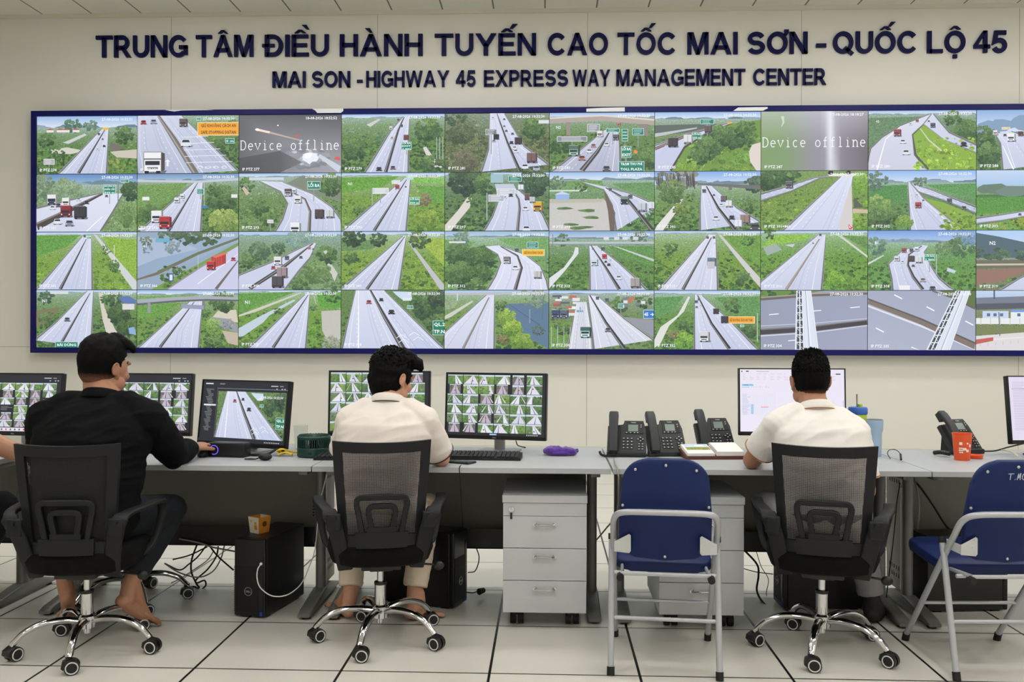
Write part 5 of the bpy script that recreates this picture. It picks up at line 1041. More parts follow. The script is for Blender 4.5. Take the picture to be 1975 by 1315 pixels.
def monitor(c, zc, yaw, tilt, pic, label, w=.545, h=.335, stand='silver', chin=.02):
    """c = (x, y) of the panel centre, zc its height, yaw about the vertical, tilt leaning back"""
    t = thing('monitor', label, 'monitor', (c[0], c[1], ZT), yaw, 'desk monitors'); M = T3(0, 0, zc-ZT) @ Rx(-tilt)
    mb = MB(); mb.box((0, .018, 0), (w, .03, h), .004); mb.box((0, .045, -.02), (w*.5, .03, h*.5), .012)
    for v in mb.bm.verts: v.co = M @ v.co
    mb.build('housing', mon_b, t, smooth=False)
    mb = MB(); b = .006
    for q in ((0, h/2-b/2, w, b), (0, -h/2+chin/2, w, chin), (-w/2+b/2, 0, b, h), (w/2-b/2, 0, b, h)): mb.box((q[0], 0, q[1]), (q[2], .008, q[3]), .001)
    for v in mb.bm.verts: v.co = M @ v.co
    bz = mb.build('bezel', mon_b, t, smooth=False)
    mb = MB(); flat_text(mb, 'DELL', M @ T3(0, -.0045, -h/2+chin*.32), chin*.34, .03, align='c'); mb.build('maker_mark', logo, bz, smooth=False)
    P = Pic(w-2*b, h-b-chin, hash(label) % 1 + int(abs(c[0])*97)); pic(P)
    P.build('screen', t, M=M @ T3(0, .0028, (chin-b)/2))
    sm = silv if stand == 'silver' else mon_b; yb = .09
    mb = MB(); mb.sweep([(0, yb, .006), (0, yb-.005, zc-ZT-.02), (0, .05, zc-ZT)], rrect(.058, .02, .008), up=(0, 1, 0)); mb.build('stand_neck', sm, t)
    MB().box((0, yb-.035, .005), (.21, .18, .01), .004).build('stand_foot', sm, t)
    return t
P_ = at(30, 777, 4.72); monitor((P_.x, 4.72), .985, math.radians(-6), math.radians(7), m_left, 'monitor full of camera thumbnails at the left edge, partly behind the black shirt', w=.53)
P_ = at(276, 795, 4.76); monitor((P_.x, 4.76), .985, math.radians(-4), math.radians(6), m_behind, 'monitor full of camera thumbnails just right of the black-shirted person\'s head', w=.545, stand='black')
P_ = at(468, 797, 4.62); monitor((P_.x, 4.62), P_.z, math.radians(-22), math.radians(7), m_single, 'monitor showing one large motorway view beside the person in black', w=.575, h=.345, stand='silver')
P_ = at(731, 778, 4.66); monitor((P_.x, 4.66), P_.z, math.radians(-2), math.radians(3), m_mid, 'monitor full of camera thumbnails behind the head of the middle person', w=.537, h=.342)
P_ = at(955, 783, 4.66); monitor((P_.x, 4.66), P_.z, math.radians(-13), math.radians(4), m_six, 'monitor with six rows of road thumbnails on a silver stand', w=.545, h=.345)
P_ = at(1528, 775, 4.62); monitor((P_.x, 4.62), P_.z, 0, math.radians(3), m_sheet, 'monitor with a pale spreadsheet in front of the right-hand person', w=.537, h=.342)
P_ = at(2046, 790, 4.62); monitor((P_.x, 4.62), P_.z, math.radians(6), math.radians(7), m_doc, 'monitor with a pale document cut off by the right edge', w=.54, h=.342, stand='black')
# ------------------------------------------------------------------ phones
ph = mat('phone_body', (33, 36, 39), .45, bump=.05, bscale=400); ph2 = mat('phone_dark', (17, 18, 20), .5); keym = mat('phone_key', (44, 47, 50), .5); keyt = mat('key_mark', (200, 204, 206), .5)
lcd = mat('phone_lcd', (118, 132, 124), .25, emit=(120, 136, 128), emits=.12)
def make_phone():
    t = thing('desk_phone', '', 'phone', (0, 0, ZT), 0, 'black desk phones'); A = math.radians(52)
    M = T3(0, .0, .022) @ Rx(A-PI/2)        # local x right, z up the slope, -y out of it
    out = [(-.098, 0), (.1, 0), (.098, .145), (.09, .147), (.086, .192), (-.012, .192), (-.016, .162), (-.096, .158)]
    mb = MB(); mb.prism(out, .026, M @ T3(0, .013, 0), .004)
    mb.box((0, .012, .013), (.198, .05, .026), .006)
    mb.build('body', ph, t)
    mb = MB(); mb.prism([(-.02, 0), (.03, 0), (.118, .105), (.1, .12), (.06, .075)], .13, T3(.01, .06, 0) @ Rz(PI/2) ).build('stand', ph2, t) if False else None
    mb = MB(); mb.prism([(.05, 0), (.125, 0), (.125, .012), (.115, .13), (.1, .13), (.06, .07)], .12, Matrix(((0, 1, 0, 0), (1, 0, 0, 0), (0, 0, 1, 0), (0, 0, 0, 1)))); mb.build('stand', ph2, t)
    mb = MB(); mb.prism([(-.008, .112), (.084, .112), (.08, .186), (-.004, .186)], .003, M @ T3(0, -.0015, 0), .001)
    pl = mb.build('display_frame', ph2, t)
    MB().prism([(.008, .124), (.058, .124), (.058, .164), (.008, .164)], .003, M @ T3(0, -.0025, 0)).build('display', lcd, pl, smooth=False)
    mb = MB(); flat_text(mb, 'Yealink', M @ T3(.034, -.0045, .174), .0062, .02, align='c'); mb.build('maker_mark', keyt, pl, smooth=False)
    mb = MB()
    def key(x, z, w=.014, h=.010): mb.mi = 0; mb.box((0, 0, 0), (w, .005, h), .0015, M=M @ T3(x, -.002, z)) if False else mb.prism([(x-w/2, z-h/2), (x+w/2, z-h/2), (x+w/2, z+h/2), (x-w/2, z+h/2)], .005, M @ T3(0, -.0015, 0)); mb.mi = 1; mb.prism([(x-.003, z-.002), (x+.003, z-.002), (x+.003, z+.002), (x-.003, z+.002)], .001, M @ T3(0, -.0045, 0))
    for i in range(3):
        for j in range(4): key(-.014+i*.020, .026+j*.0185)
    mb.build('keypad', [keym, keyt], t, smooth=False); mb = MB()
    for i in range(2):
        for j in range(3): key(.063+i*.017, .020+j*.015, .011, .007)
    mb.build('speed_dial_keys', [keym, keyt], t, smooth=False); mb = MB()
    for x, z in ((.07, .088), (.058, .078), (.082, .078), (.07, .068)): key(x, z, .012, .009)
    mb.build('navigation_keys', [keym, keyt], t, smooth=False); mb = MB()
    for x in (.0, .02, .04, .056): key(x, .116, .012, .004)
    mb.build('soft_keys', [keym, keyt], t, smooth=False); mb = MB()
    for z in (.150, .162): key(.073, z, .012, .007)
    mb.build('line_keys', [keym, keyt], t, smooth=False)
    # handset lying in the cradle
    mb = MB(); sec = rrect(.046, .022, .009); hs = [(-.066, -.022, -.006), (-.066, -.032, .03), (-.066, -.038, .08), (-.066, -.038, .14), (-.066, -.03, .2), (-.066, -.022, .222)]
    mb.sweep([(M @ Vector(p)) for p in hs], sec, up=(M.to_3x3() @ Vector((0, -1, 0))), scale=[1.02, 1.05, 1., 1., 1.08, 1.02])
    for z in (.012, .198): mb.box((0, 0, 0), (.044, .026, .046), .008, M=M.to_3x3().to_4x4()) if False else mb.prism([(-.088, z-.024), (-.044, z-.024), (-.044, z+.024), (-.088, z+.024)], .03, M @ T3(0, -.012, 0), .005)
    mb.build('handset', ph, t)
    P = []; n = 90                                   # coiled cord from the handset
    base = catmull([M @ Vector((-.066, -.02, -.012)), (-.06, -.045, .012), (-.1, -.06, .01), (-.125, -.02, .012), (-.135, .03, .02)], 8)
    for i in range(n):
        f = i/(n-1)*(len(base)-1); k = min(int(f), len(base)-2); c = base[k].lerp(base[k+1], f-k); a = i*1.35
        P.append(c+Vector((math.cos(a)*.005, 0, math.sin(a)*.005)))
    P = [Vector((p.x, p.y, max(.004, p.z))) for p in P]
    MB().tube(P, .0026, 6).build('cord', ph2, t)
    return t
p0 = make_phone()
def place(o, px, py, label, rz=0):
    q = atz(px, py, ZT); o.location = (q.x, q.y, ZT); o.rotation_euler = (0, 0, rz); o['label'] = label; return o
place(p0, 1208, 881, 'black desk phone with its coiled cord on the desk, left of the other phones', math.radians(-6))
place(copy_tree(p0), 1288, 880, 'black desk phone between another phone and the open calendar', math.radians(7))
q = dup(p0, (at(1381, 868, 4.78).x, 4.74, ZT), math.radians(8), 'black desk phone standing behind the open calendar')
place(copy_tree(p0), 1868, 876, 'black desk phone behind the orange cup', math.radians(22))
# ------------------------------------------------------------------ keyboards, mouse, small things on the desks
kb = mat('keyboard_black', (18, 19, 21), .5); kt = mat('keycap', (30, 31, 34), .45)
def make_kb():
    t = thing('keyboard', '', 'keyboard', (0, 0, ZT), 0, 'black keyboards'); w, d = .44, .135
    mb = MB(); mb.prism([(-d/2, 0), (d/2, 0), (d/2, .026), (-d/2, .013)], w, Matrix(((0, 1, 0, 0), (1, 0, 0, 0), (0, 0, 1, 0), (0, 0, 0, 1))), .002); mb.build('case', kb, t)
    mb = MB(); sl = math.atan(.013/d)
    for r in range(6):
        x = -w/2+.012
        for k in range(19):
            ww = .0205
            if k in (14,): x += .01
            if r == 0 and 3 < k < 9:
                if k == 4: mb.box((x+2.5*.0215, -d/2+.014, .0175), (.104, .017, .008), .0015, M=Rx(sl))
                x += .0215; continue
            y = -d/2+.014+r*.0205; mb.box((x+.0103, y, .0165+(y+d/2)*.097), (.0185, .0175, .008), .0015, M=Rx(sl)); x += .0215
    mb.build('keys', kt, t, smooth=False); return t
k0 = make_kb(); q = atz(918, 888, ZT); k0.location = (q.x, q.y+.075, ZT); k0.rotation_euler.z = math.radians(-3); k0['label'] = 'black keyboard in front of the monitor on the silver stand'
q = atz(690, 889, ZT); k1 = dup(k0, (q.x, q.y+.08, ZT), 0, 'black keyboard right of the green fan, mostly hidden by the middle person')
q = atz(300, 878, ZT); k2 = dup(k0, (q.x-.06, q.y+.13, ZT), math.radians(-6), 'black keyboard in front of the person in black')
t = thing('computer_mouse', 'black mouse under the hand of the person in black', 'mouse', (-1.71, 4.43, ZT))
MB().sphere((0, 0, .012), (.03, .052, .022)).build('body', kb, t)
# loudspeaker with a lit ring
t = thing('loudspeaker', 'low black speaker with glowing blue ring under the single-view monitor', 'speaker', (at(439, 870, 4.5).x+.03, 4.44, ZT), math.radians(-8))
MB().box((0, 0, .036), (.2, .075, .072), .008).build('cabinet', blk, t)
ring = mat('ring_light', (40, 40, 160), .4, emit=(110, 90, 255), emits=1.6)
MB().tube([(-.062+.022*math.cos(i*PI/14), -.039, .036+.022*math.sin(i*PI/14)) for i in range(-9, 14)], .0016, 6).build('light_ring', ring, t)
# earbud case with strap
q = atz(509, 889, ZT); t = thing('earbud_case', 'small black rounded case with a wrist strap on the desk', 'case', (q.x, q.y+.02, ZT))
MB().sphere((0, 0, .018), (.034, .024, .018)).build('shell', blk, t)
MB().tube([(-.03, 0, .012), (-.05, .002, .006), (-.075, -.002, .006), (-.1, .002, .006), (-.078, .006, .007), (-.055, .006, .006)], .0035, 6).build('strap', rub, t)
# yellow and black strap
yel = mat('yellow_strap', (222, 188, 40), .7, bump=.2, bscale=200)
t = thing('work_strap', 'crumpled yellow and black strap lying left of the green fan', 'strap', tuple(atz(545, 880, ZT)))
mb = MB(); mb.sweep(catmull([(-.01, .02, .012), (-.02, .0, .03), (.0, .01, .035), (.03, .03, .022), (.07, .05, .012)], 6), rrect(.026, .008, .003), up=(0, 0, 1)); mb.sweep(catmull([(-.02, -.01, .01), (.01, .0, .02), (.05, .0, .01)], 6), rrect(.022, .008, .003), up=(0, 0, 1)); mb.build('yellow_band', yel, t)
mb = MB(); mb.sweep(catmull([(.01, .02, .014), (-.03, .02, .034), (-.07, .01, .014), (-.12, .0, .008), (-.16, .01, .006)], 6), rrect(.026, .01, .004), up=(0, 0, 1)); mb.build('black_band', rub, t)
# green portable fan
grn = mat('fan_green', (20, 60, 54), .4)
q = atz(597, 884, ZT); t = thing('desk_fan', 'dark green drum-shaped portable fan lying flat', 'fan', (q.x, q.y+.085, ZT))
mb = MB(); mb.lathe([(.076, 0), (.083, .006), (.083, .044), (.079, .048)], seg=40); mb.build('drum', grn, t)
mb = MB()
for i in range(44):
    a = i*2*PI/44; mb.box((.079*math.cos(a), .079*math.sin(a), .068), (.006, .0035, .044), M=Rz(a))
mb.build('grille', grn, t, smooth=False)
mb = MB(); mb.lathe([(.06, .088), (.081, .088), (.083, .092), (.083, .1), (.078, .106), (.04, .108), (.0, .108)], seg=40, cap=False)
for i in range(30): a = i*PI/15; mb.box((.05*math.cos(a), .05*math.sin(a), .108), (.05, .003, .003), M=Rz(a))
mb.build('cap', grn, t)
MB().box((0, -.083, .024), (.018, .004, .012), .002).build('switch', blk, t); MB().cyl((0, 0, .048), (0, 0, .09), .022).build('motor', blk2, t)
glassm = mat('clear_plastic', (240, 244, 244), .06, trans=1., ior=1.2, spec=.4)
q = at(580, 845, 4.78); t = thing('plastic_cup', 'clear empty plastic cup behind the green fan', 'cup', (q.x, 4.78, ZT)); mb = MB(); mb.lathe([(.028, 0), (.0285, .001), (.037, .125), (.0362, .125), (.0276, .003), (.0, .003)], seg=28); mb.build('cup', glassm, t)
# phone charging at the desk edge
q = atz(892, 894, ZT); t = thing('mobile_phone', 'black mobile phone charging on the desk edge by the middle person\'s elbow', 'mobile phone', (q.x-.02, q.y+.03, ZT), math.radians(62)); MB().box((0, 0, .005), (.074, .155, .009), .004).build('body', blk, t); MB().box((0, 0, .0098), (.066, .146, .0008)).build('screen', mat('phone_glass', (24, 44, 40), .08), t, smooth=False)
# purple pouch
pur = mat('purple_cloth', (78, 36, 140), .85, bump=.35, bscale=70, sheen=.4)
q = atz(1081, 880, ZT); t = thing('pouch', 'crumpled purple cloth pouch on the empty desk', 'pouch', (q.x, q.y+.045, ZT))
mb = MB(); rr = random.Random(4); V = []
mb.sphere((-.03, 0, .022), (.058, .045, .027), u=28, v=14); mb.sphere((.035, .0, .019), (.052, .043, .024), u=28, v=14); mb.sphere((0, -.005, .014), (.085, .045, .017), u=28, v=14)
for v in mb.bm.verts:
    p = v.co; n = mnoise.noise(p*38)*.008+mnoise.noise(p*85)*.004; v.co += Vector((p.x, p.y, p.z-.01)).normalized()*n; v.co.z = max(.0005, v.co.z)
mb.build('cloth', pur, t, ang=3)
MB().tube([(.075, -.01, .03), (.088, -.012, .032), (.09, -.008, .022), (.078, -.006, .018)], .004, 8).build('drawstring', pur, t)
# open desk calendar
wood = mat('dark_wood', (86, 48, 36), .45, var=.15, vscale=14, stretch=(1, 8, 8)); paper = mat('paper', (238, 234, 230), .8)
q = atz(1378, 886, ZT); t = thing('desk_calendar', 'open desk calendar with a landscape picture on a brown wooden stand', 'calendar', (q.x, q.y+.08, ZT), math.radians(6))
Sw = Matrix(((0, 1, 0, 0), (1, 0, 0, 0), (0, 0, 1, 0), (0, 0, 0, 1)))
mb = MB(); mb.prism([(-.085, 0), (.085, 0), (.085, .045), (-.085, .012)], .30, Sw, .003); mb.build('stand', wood, t)
SL = math.atan(.033/.17); MM = T3(0, 0, .031) @ Rx(SL)
for sx, zt, nm in ((-1, .014, 'left_pages'), (1, .022, 'right_pages')):
    mb = MB()
    for k in range(6): mb.box((sx*.073, 0, zt*(k+.5)/6), (.138-k*.0008, .155-k*.001, zt/6-.0002))
    for v in mb.bm.verts: v.co = MM @ v.co
    mb.build(nm, paper, t, smooth=False)
P = Pic(.12, .085, 5); P.r.seed(2); P.rect(0, 0, 100, 50, (150, 190, 236), (226, 236, 244)); P.blob(64, 22, 24, 14, (240, 244, 250), 10); P.rect(0, 48, 100, 100, (120, 140, 50), (190, 170, 60))
P.scatter(4, 52, 96, 96, 60, 2, 6, [(96, 120, 40), (214, 180, 60), (150, 160, 60), (70, 96, 40)])
pmat = bpy.data.materials.new('printed_picture'); pmat.use_nodes = True; nt = pmat.node_tree; a_ = nt.nodes.new('ShaderNodeAttribute'); a_.attribute_name = 'Col'; nt.links.new(a_.outputs['Color'], nt.nodes['Principled BSDF'].inputs['Base Color']); nt.nodes['Principled BSDF'].inputs['Roughness'].default_value = .6
o = P.build('picture', t, M=MM @ T3(-.07, .022, .0146) @ Rx(-PI/2)); o.data.materials.clear(); o.data.materials.append(pmat)
mb = MB()
for k in range(7):
    y = -.06+k*.02; mb.tube([MM @ Vector((.004*1+.011*math.cos(i*PI/6), y, .013+.011*math.sin(i*PI/6))) for i in range(12)], .0011, 6, closed=True)
mb.build('ring_binding', steel, t)
# tumblers
lb = mat('tumbler_blue', (160, 186, 212), .35); gl = mat('tumbler_green', (190, 214, 70), .3, spec=.6); bl = mat('lid_blue', (58, 104, 190), .4)
q = atz(1692, 881, ZT); t = thing('tumbler', 'tall pale blue tumbler beside the right-hand person\'s shoulder', 'tumbler', (q.x, q.y+.035, ZT))
mb = MB(); mb.lathe([(.030, 0), (.032, .004), (.034, .075), (.0345, .12), (.04, .135), (.041, .184), (.039, .185), (.037, .17), (.0, .17)], seg=36, cap=False); mb.build('body', lb, t); MB().lathe([(.0385, .178), (.0385, .187), (.03, .188), (0, .188)], seg=32, cap=False).build('lid', mat('lid_grey', (90, 96, 104), .4), t)
q = at(1657, 850, 4.70); t = thing('tumbler', 'lime green tumbler with blue lid and steel straw', 'tumbler', (q.x, 4.72, ZT)); t.scale = (1, 1, 1.09)
mb = MB(); mb.lathe([(.034, 0), (.036, .004), (.044, .2), (.0, .2)], seg=36, cap=False); mb.build('body', gl, t)
mb = MB(); mb.lathe([(.045, .19), (.048, .196), (.048, .218), (.044, .224), (0, .226)], seg=36, cap=False); mb.build('lid', bl, t)
MB().cyl((.012, 0, .224), (.012, 0, .238), .012).build('stopper', gl, t); MB().tube([(-.004, .0, .2), (-.005, 0, .285)], .0042, 10).build('straw', steel, t)
# orange cup and its lid lying loose beside it
ora = mat('cup_orange', (226, 88, 42), .45); orw = mat('cup_print', (236, 226, 214), .6)
q = atz(1862, 889, ZT); t = thing('cup', 'orange printed paper cup on the right-hand desk', 'cup', (q.x, q.y+.036, ZT))
mb = MB(); mb.lathe([(.034, 0), (.035, .002), (.045, .128), (.047, .13), (.047, .133), (.044, .132), (.034, .01), (.0, .01)], seg=40, cap=False); mb.build('body', ora, t)
mb = MB()
for a, z, h, w in ((-122, .085, .014, .014), (-120, .062, .006, .02), (-121, .052, .006, .02), (-119, .042, .006, .018), (-98, .058, .012, .016), (-78, .05, .012, .012), (-80, .086, .008, .008), (-60, .075, .014, .01)):
    r_ = .0352+.0785*z+.0006; a = math.radians(a); mb.box((r_*math.cos(a), r_*math.sin(a), z), (w, .0012, h), .0005, M=Rz(a+PI/2))
mb.build('print', orw, t, smooth=False)
q = atz(1887, 886, ZT); t = thing('cup_lid', 'small orange lid beside the orange cup', 'dish', (q.x+.003, q.y+.045, ZT)); MB().lathe([(.034, 0), (.036, .002), (.04, .018), (.038, .018), (.033, .006), (0, .006)], seg=32, cap=False).build('lid_shell', ora, t)
# ------------------------------------------------------------------ cables
cb = mat('cable_black', (14, 14, 15), .5); cg = mat('cable_grey', (140, 138, 132), .55); cw = mat('cable_white', (226, 226, 222), .5)
def cable(P, r, m, label, name='cable', n=6):
    pts = [at(*p) if len(p) == 3 else Vector(p[:3]) for p in P]
    o = MB().tube(catmull(pts, n), r, 7).build(name, m); return tag(o, label, 'cable')
wc = cable([(503, 1088, 4.24), (497, 1098, 4.22), (496, 1116, 4.21), (503, 1134, 4.21), (525, 1149, 4.2), (554, 1147, 4.22), (580, 1127, 4.3), (594, 1098, 4.38), (607, 1061, 4.44), (613, 1006, 4.46), (618, 965, 4.46), (628, 925, 4.40), (632, 906, 4.3)], .0028, cw, 'white cable looping from the tower with snack box up to the desk')
o = MB().box((0, 0, 0), (.012, .02, .011), .002).build('plug', cw, wc); o.location = at(504, 1087, 4.245)
cable([(380, 1050, 4.8), (370, 1078, 4.79), (369, 1102, 4.78), (378, 1124, 4.77), (384, 1135, 4.76), (372, 1146, 4.76), (364, 1138, 4.75), (372, 1131, 4.75), (386, 1138, 4.75), (384, 1147, 4.75)], .005, cb, 'thick black cable hanging straight down into a coil by the stool caster')
cable([(397, 1053, 4.8), (382, 1073, 4.79), (364, 1088, 4.78), (346, 1099, 4.77), (317, 1086, 4.75)], .0042, cb, 'black cable sagging lowest in a curve toward the person in black')
cable([(346, 1039, 4.75), (382, 1046, 4.74), (410, 1055, 4.73), (452, 1063, 4.66)], .0045, cg, 'flat grey cable running to the top of the tower with snack box')
cable([(317, 1086, 4.7), (346, 1104, 4.72), (382, 1113, 4.75), (410, 1102, 4.77), (426, 1077, 4.79), (433, 1051, 4.8)], .0038, cg, 'grey cable sagging in a wide U under the desk')
cable([(421, 1053, 4.8), (417, 1073, 4.79), (401, 1097, 4.78), (379, 1117, 4.78), (380, 1124, 4.77), (394, 1119, 4.76), (397, 1128, 4.76), (390, 1136, 4.75)], .0045, cb, 'black cable ending in a looped plug beside the coil')
cable([(406, 1055, 4.8), (416, 1068, 4.78), (428, 1080, 4.74), (450, 1099, 4.68)], .0045, cb, 'short black cable slanting down into the tower with snack box')
cable([(333, 1079, 4.76), (364, 1071, 4.78), (388, 1060, 4.79), (400, 1054, 4.8)], .004, cb, 'thin black cable rising gently to the tray behind the jeans')
cable([(412, 1062, 4.8), (400, 1080, 4.79), (372, 1100, 4.78), (345, 1117, 4.77), (330, 1124, 4.77)], .003, cg, 'thin grey cable slanting down left under the desk')
o = cable([(901, 1142, 4.56), (912, 1143, 4.6), (921, 1140, 4.64), (927, 1137, 4.66)], .0035, cb, 'short black cable with loose plug lying right of the sideways tower')
MB().cyl(at(924, 1141, 4.65), at(933, 1138, 4.68), .017, .013).build('plug', rub, o)
cable([(889, 897, 4.2), (886, 903, 4.105), (888, 930, 4.104), (889, 960, 4.15), (892, 1000, 4.5), (892, 1030, 4.62)], .0026, cb, 'thin black charging cable hanging from the mobile phone')
cable([(916, 1050, 4.78), (924, 1075, 4.75), (917, 1100, 4.7), (903, 1104, 4.62)], .003, cb, 'black cable curling into the right side of the sideways tower')
cable([(1184, 884, 4.5), (1187, 895, 4.2), (1191, 905, 4.108), (1193, 935, 4.12), (1189, 990, 4.4), (1168, 1020, 4.66), (1146, 1046, 4.76)], .004, cg, 'flat grey phone cable dropping through the gap between two desks')
cable([(1436, 1061, 4.8), (1460, 1088, 4.78), (1463, 1110, 4.75), (1460, 1140, 4.72), (1475, 1165, 4.62), (1500, 1176, 4.54), (1520, 1178, 4.5)], .0055, cb, 'thick black cable running down to the floor by the right-hand tower')
cable([(1458, 1061, 4.8), (1468, 1092, 4.79), (1482, 1117, 4.78), (1478, 1146, 4.77), (1490, 1157, 4.72)], .002, cb, 'thin wavy black cable beside the right-hand tower')
cable([(1405, 1077, 4.78), (1421, 1091, 4.77), (1455, 1102, 4.75), (1491, 1107, 4.7)], .0025, cb, 'thin black cable running level from pedestal to right-hand tower')
cable([(1755, 900, 4.85), (1765, 930, 4.7), (1772, 970, 4.66), (1770, 1015, 4.66), (1762, 1060, 4.68), (1757, 1100, 4.7), (1760, 1144, 4.72)], .005, cg, 'grey cable hanging beside the blue chair with handwriting')
cable([(1752, 915, 4.8), (1775, 940, 4.76), (1800, 975, 4.74), (1826, 1015, 4.72), (1850, 1035, 4.72), (1875, 1040, 4.70)], .0055, cb, 'black cable slanting down behind the blue chair with handwriting')
cable([(1738, 920, 4.7), (1731, 960, 4.5), (1727, 1000, 4.5), (1722, 1050, 4.45), (1712, 1130, 4.5), (1708, 1170, 4.52)], .0028, cb, 'thin black cable beside the right arm of the right-hand office chair')
cable([(995, 850, 4.85), (998, 858, 4.87), (1005, 861, 4.88), (1014, 863, 4.88)], .003, cb, 'short black monitor cable right of the silver stand')
o = cable([(1717, 884, 4.5), (1712, 875, 4.58), (1715, 868, 4.62), (1726, 867, 4.64), (1735, 873, 4.55), (1737, 884, 4.42)], .0022, cb, 'short black adapter lead arched on the desk beside the tumbler')
MB().cyl(at(1737, 876, 4.5), at(1738, 886, 4.4), .005).build('plug', rub, o)
cable([(1900, 870, 4.7), (1920, 869, 4.75), (1945, 862, 4.8), (1975, 855, 4.84)], .004, cb, 'black cable between the right-hand phone and the document monitor')
cable([(1932, 868, 4.75), (1945, 869, 4.66), (1956, 874, 4.55), (1964, 880, 4.48)], .0035, mat('cable_cream', (214, 206, 180), .5), 'cream network cable lying above the blue chair back')
o = cable([(98, 857, 4.6), (92, 868, 4.55), (96, 873, 4.5), (93, 884, 4.45)], .003, cb, 'thin black wire looping below the left-edge monitor')
# coiled black lead by the right phone
o = cable([(1802, 873, 4.7), (1815, 872, 4.66), (1832, 875, 4.62)], .011, blk, 'thick black lead end lying left of the phone behind the cup')
# ------------------------------------------------------------------ office chairs
fr_m = mat('chair_frame_plastic', (23, 24, 27), .5, bump=.06, bscale=350, spec=.3); seat_m = mat('seat_fabric', (8, 8, 9), .9, bump=.3, bscale=260, spec=.2)
ringm = mat('caster_ring', (206, 206, 206), .5)
mesh_m = bpy.data.materials.new('chair_net'); mesh_m.use_nodes = True
nt = mesh_m.node_tree; b = nt.nodes['Principled BSDF']; b.inputs['Base Color'].default_value = lin((20, 20, 22))+(1,); b.inputs['Roughness'].default_value = .7
tc = nt.nodes.new('ShaderNodeTexCoord'); sp = nt.nodes.new('ShaderNodeSeparateXYZ'); nt.links.new(tc.outputs['Object'], sp.inputs[0])
kx = 2*PI/.0075; s1 = math_node(nt, 'SINE', math_node(nt, 'MULTIPLY', math_node(nt, 'ADD', sp.outputs[0], sp.outputs[2]), kx)); s2 = math_node(nt, 'SINE', math_node(nt, 'MULTIPLY', math_node(nt, 'SUBTRACT', sp.outputs[0], sp.outputs[2]), kx))
hole = math_node(nt, 'GREATER_THAN', math_node(nt, 'MULTIPLY', s1, s2), .27)
tr = nt.nodes.new('ShaderNodeBsdfTransparent'); mx = nt.nodes.new('ShaderNodeMixShader'); nt.links.new(math_node(nt, 'MULTIPLY', hole, .98), mx.inputs[0]); nt.links.new(b.outputs[0], mx.inputs[1]); nt.links.new(tr.outputs[0], mx.inputs[2]); nt.links.new(mx.outputs[0], nt.nodes['Material Output'].inputs[0])
def bp(u, v, off=0.):
    hw = .173+.038*v-.012*max(0, v-.75)
    return Vector((u*hw, -.195-.04*v+.035*u*u-off, .455+v*.447+.008*u*u*v))
def patch(mb, u0, u1, v0, v1, t0, t1, nu=8, nv=8, fn=None):
    V = []; F = []
    for off in (t0, t1):
        for j in range(nv+1):
            for i in range(nu+1):
                u = u0+(u1-u0)*i/nu; v = v0+(v1-v0)*j/nv
                if fn: u, v = fn(u, v)
                V.append(bp(u, v, off))
    N = (nu+1)*(nv+1); q = lambda i, j, k: k*N+j*(nu+1)+i
    for j in range(nv):
        for i in range(nu):
            F.append((q(i, j, 0), q(i+1, j, 0), q(i+1, j+1, 0), q(i, j+1, 0))); F.append((q(i, j, 1), q(i, j+1, 1), q(i+1, j+1, 1), q(i+1, j, 1)))
    for i in range(nu): F.append((q(i, 0, 0), q(i, 0, 1), q(i+1, 0, 1), q(i+1, 0, 0))); F.append((q(i, nv, 0), q(i+1, nv, 0), q(i+1, nv, 1), q(i, nv, 1)))
    for j in range(nv): F.append((q(0, j, 0), q(0, j+1, 0), q(0, j+1, 1), q(0, j, 1))); F.append((q(nu, j, 0), q(nu, j, 1), q(nu, j+1, 1), q(nu, j+1, 0)))
    mb._add(V, F)
def star_base(t, R=.285):
    mb = MB()
    for k in range(5):
        a = k*2*PI/5; d = Vector((math.cos(a), math.sin(a), 0)); z = Vector((0, 0, 1))
        P = catmull([d*.012+z*.128, d*.09+z*.142, d*.17+z*.138, d*.235+z*.112, d*.272+z*.078, d*.284+z*.064], 5)
        n = len(P); mb.sweep(P, [(math.cos(2*PI*i/12), math.sin(2*PI*i/12)) for i in range(12)], up=(0, 0, 1), scale=[(.021-.007*i/n, .0145-.002*i/n) for i in range(n)])
    mb.lathe([(.02, .095), (.036, .1), (.038, .15), (.03, .158), (.0, .158)], seg=24, cap=False); mb.cyl((0, 0, .075), (0, 0, .1), .016)
    base = mb.build('star_base', chrome, t)
    for k in range(5):
        a = k*2*PI/5; c = Vector((math.cos(a), math.sin(a), 0))*R; yaw = (.2, -.35, .5, -.1, .9)[k]-a
        M = T3(c) @ Rz(a+yaw); mb = MB(); mb.mi = 0
        mb.cyl(M @ Vector((0, 0, .052)), M @ Vector((0, 0, .07)), .009)
        for sx in (-1, 1):
            mb.mi = 0; X = Matrix(((0, 0, 1, 0), (1, 0, 0, 0), (0, 1, 0, 0), (0, 0, 0, 1)))
            Mw = M @ T3(0, .012, .029) @ Rz(PI/2) @ Ry(PI/2) if False else M @ T3(0, .012, .029)
            mb.cyl(Mw @ Vector((sx*.006, 0, 0)), Mw @ Vector((sx*.0245, 0, 0)), .029, seg=28)
            mb.mi = 1
            for q in (.0255,):
                ring_ = [Mw @ Vector((sx*q, .0225*math.cos(i*PI/14), .0225*math.sin(i*PI/14))) for i in range(28)]
                mb.tube(ring_, .0026, 6, closed=True)
        mb.mi = 0
        mb.prism([(-.026, .022), (.028, .03), (.02, .056), (-.006, .062), (-.03, .05), (-.034, .03)], .05, M @ T3(0, .006, .0) @ Rz(PI/2), .004)
        mb.build('caster', [blk, ringm], base)
    return base
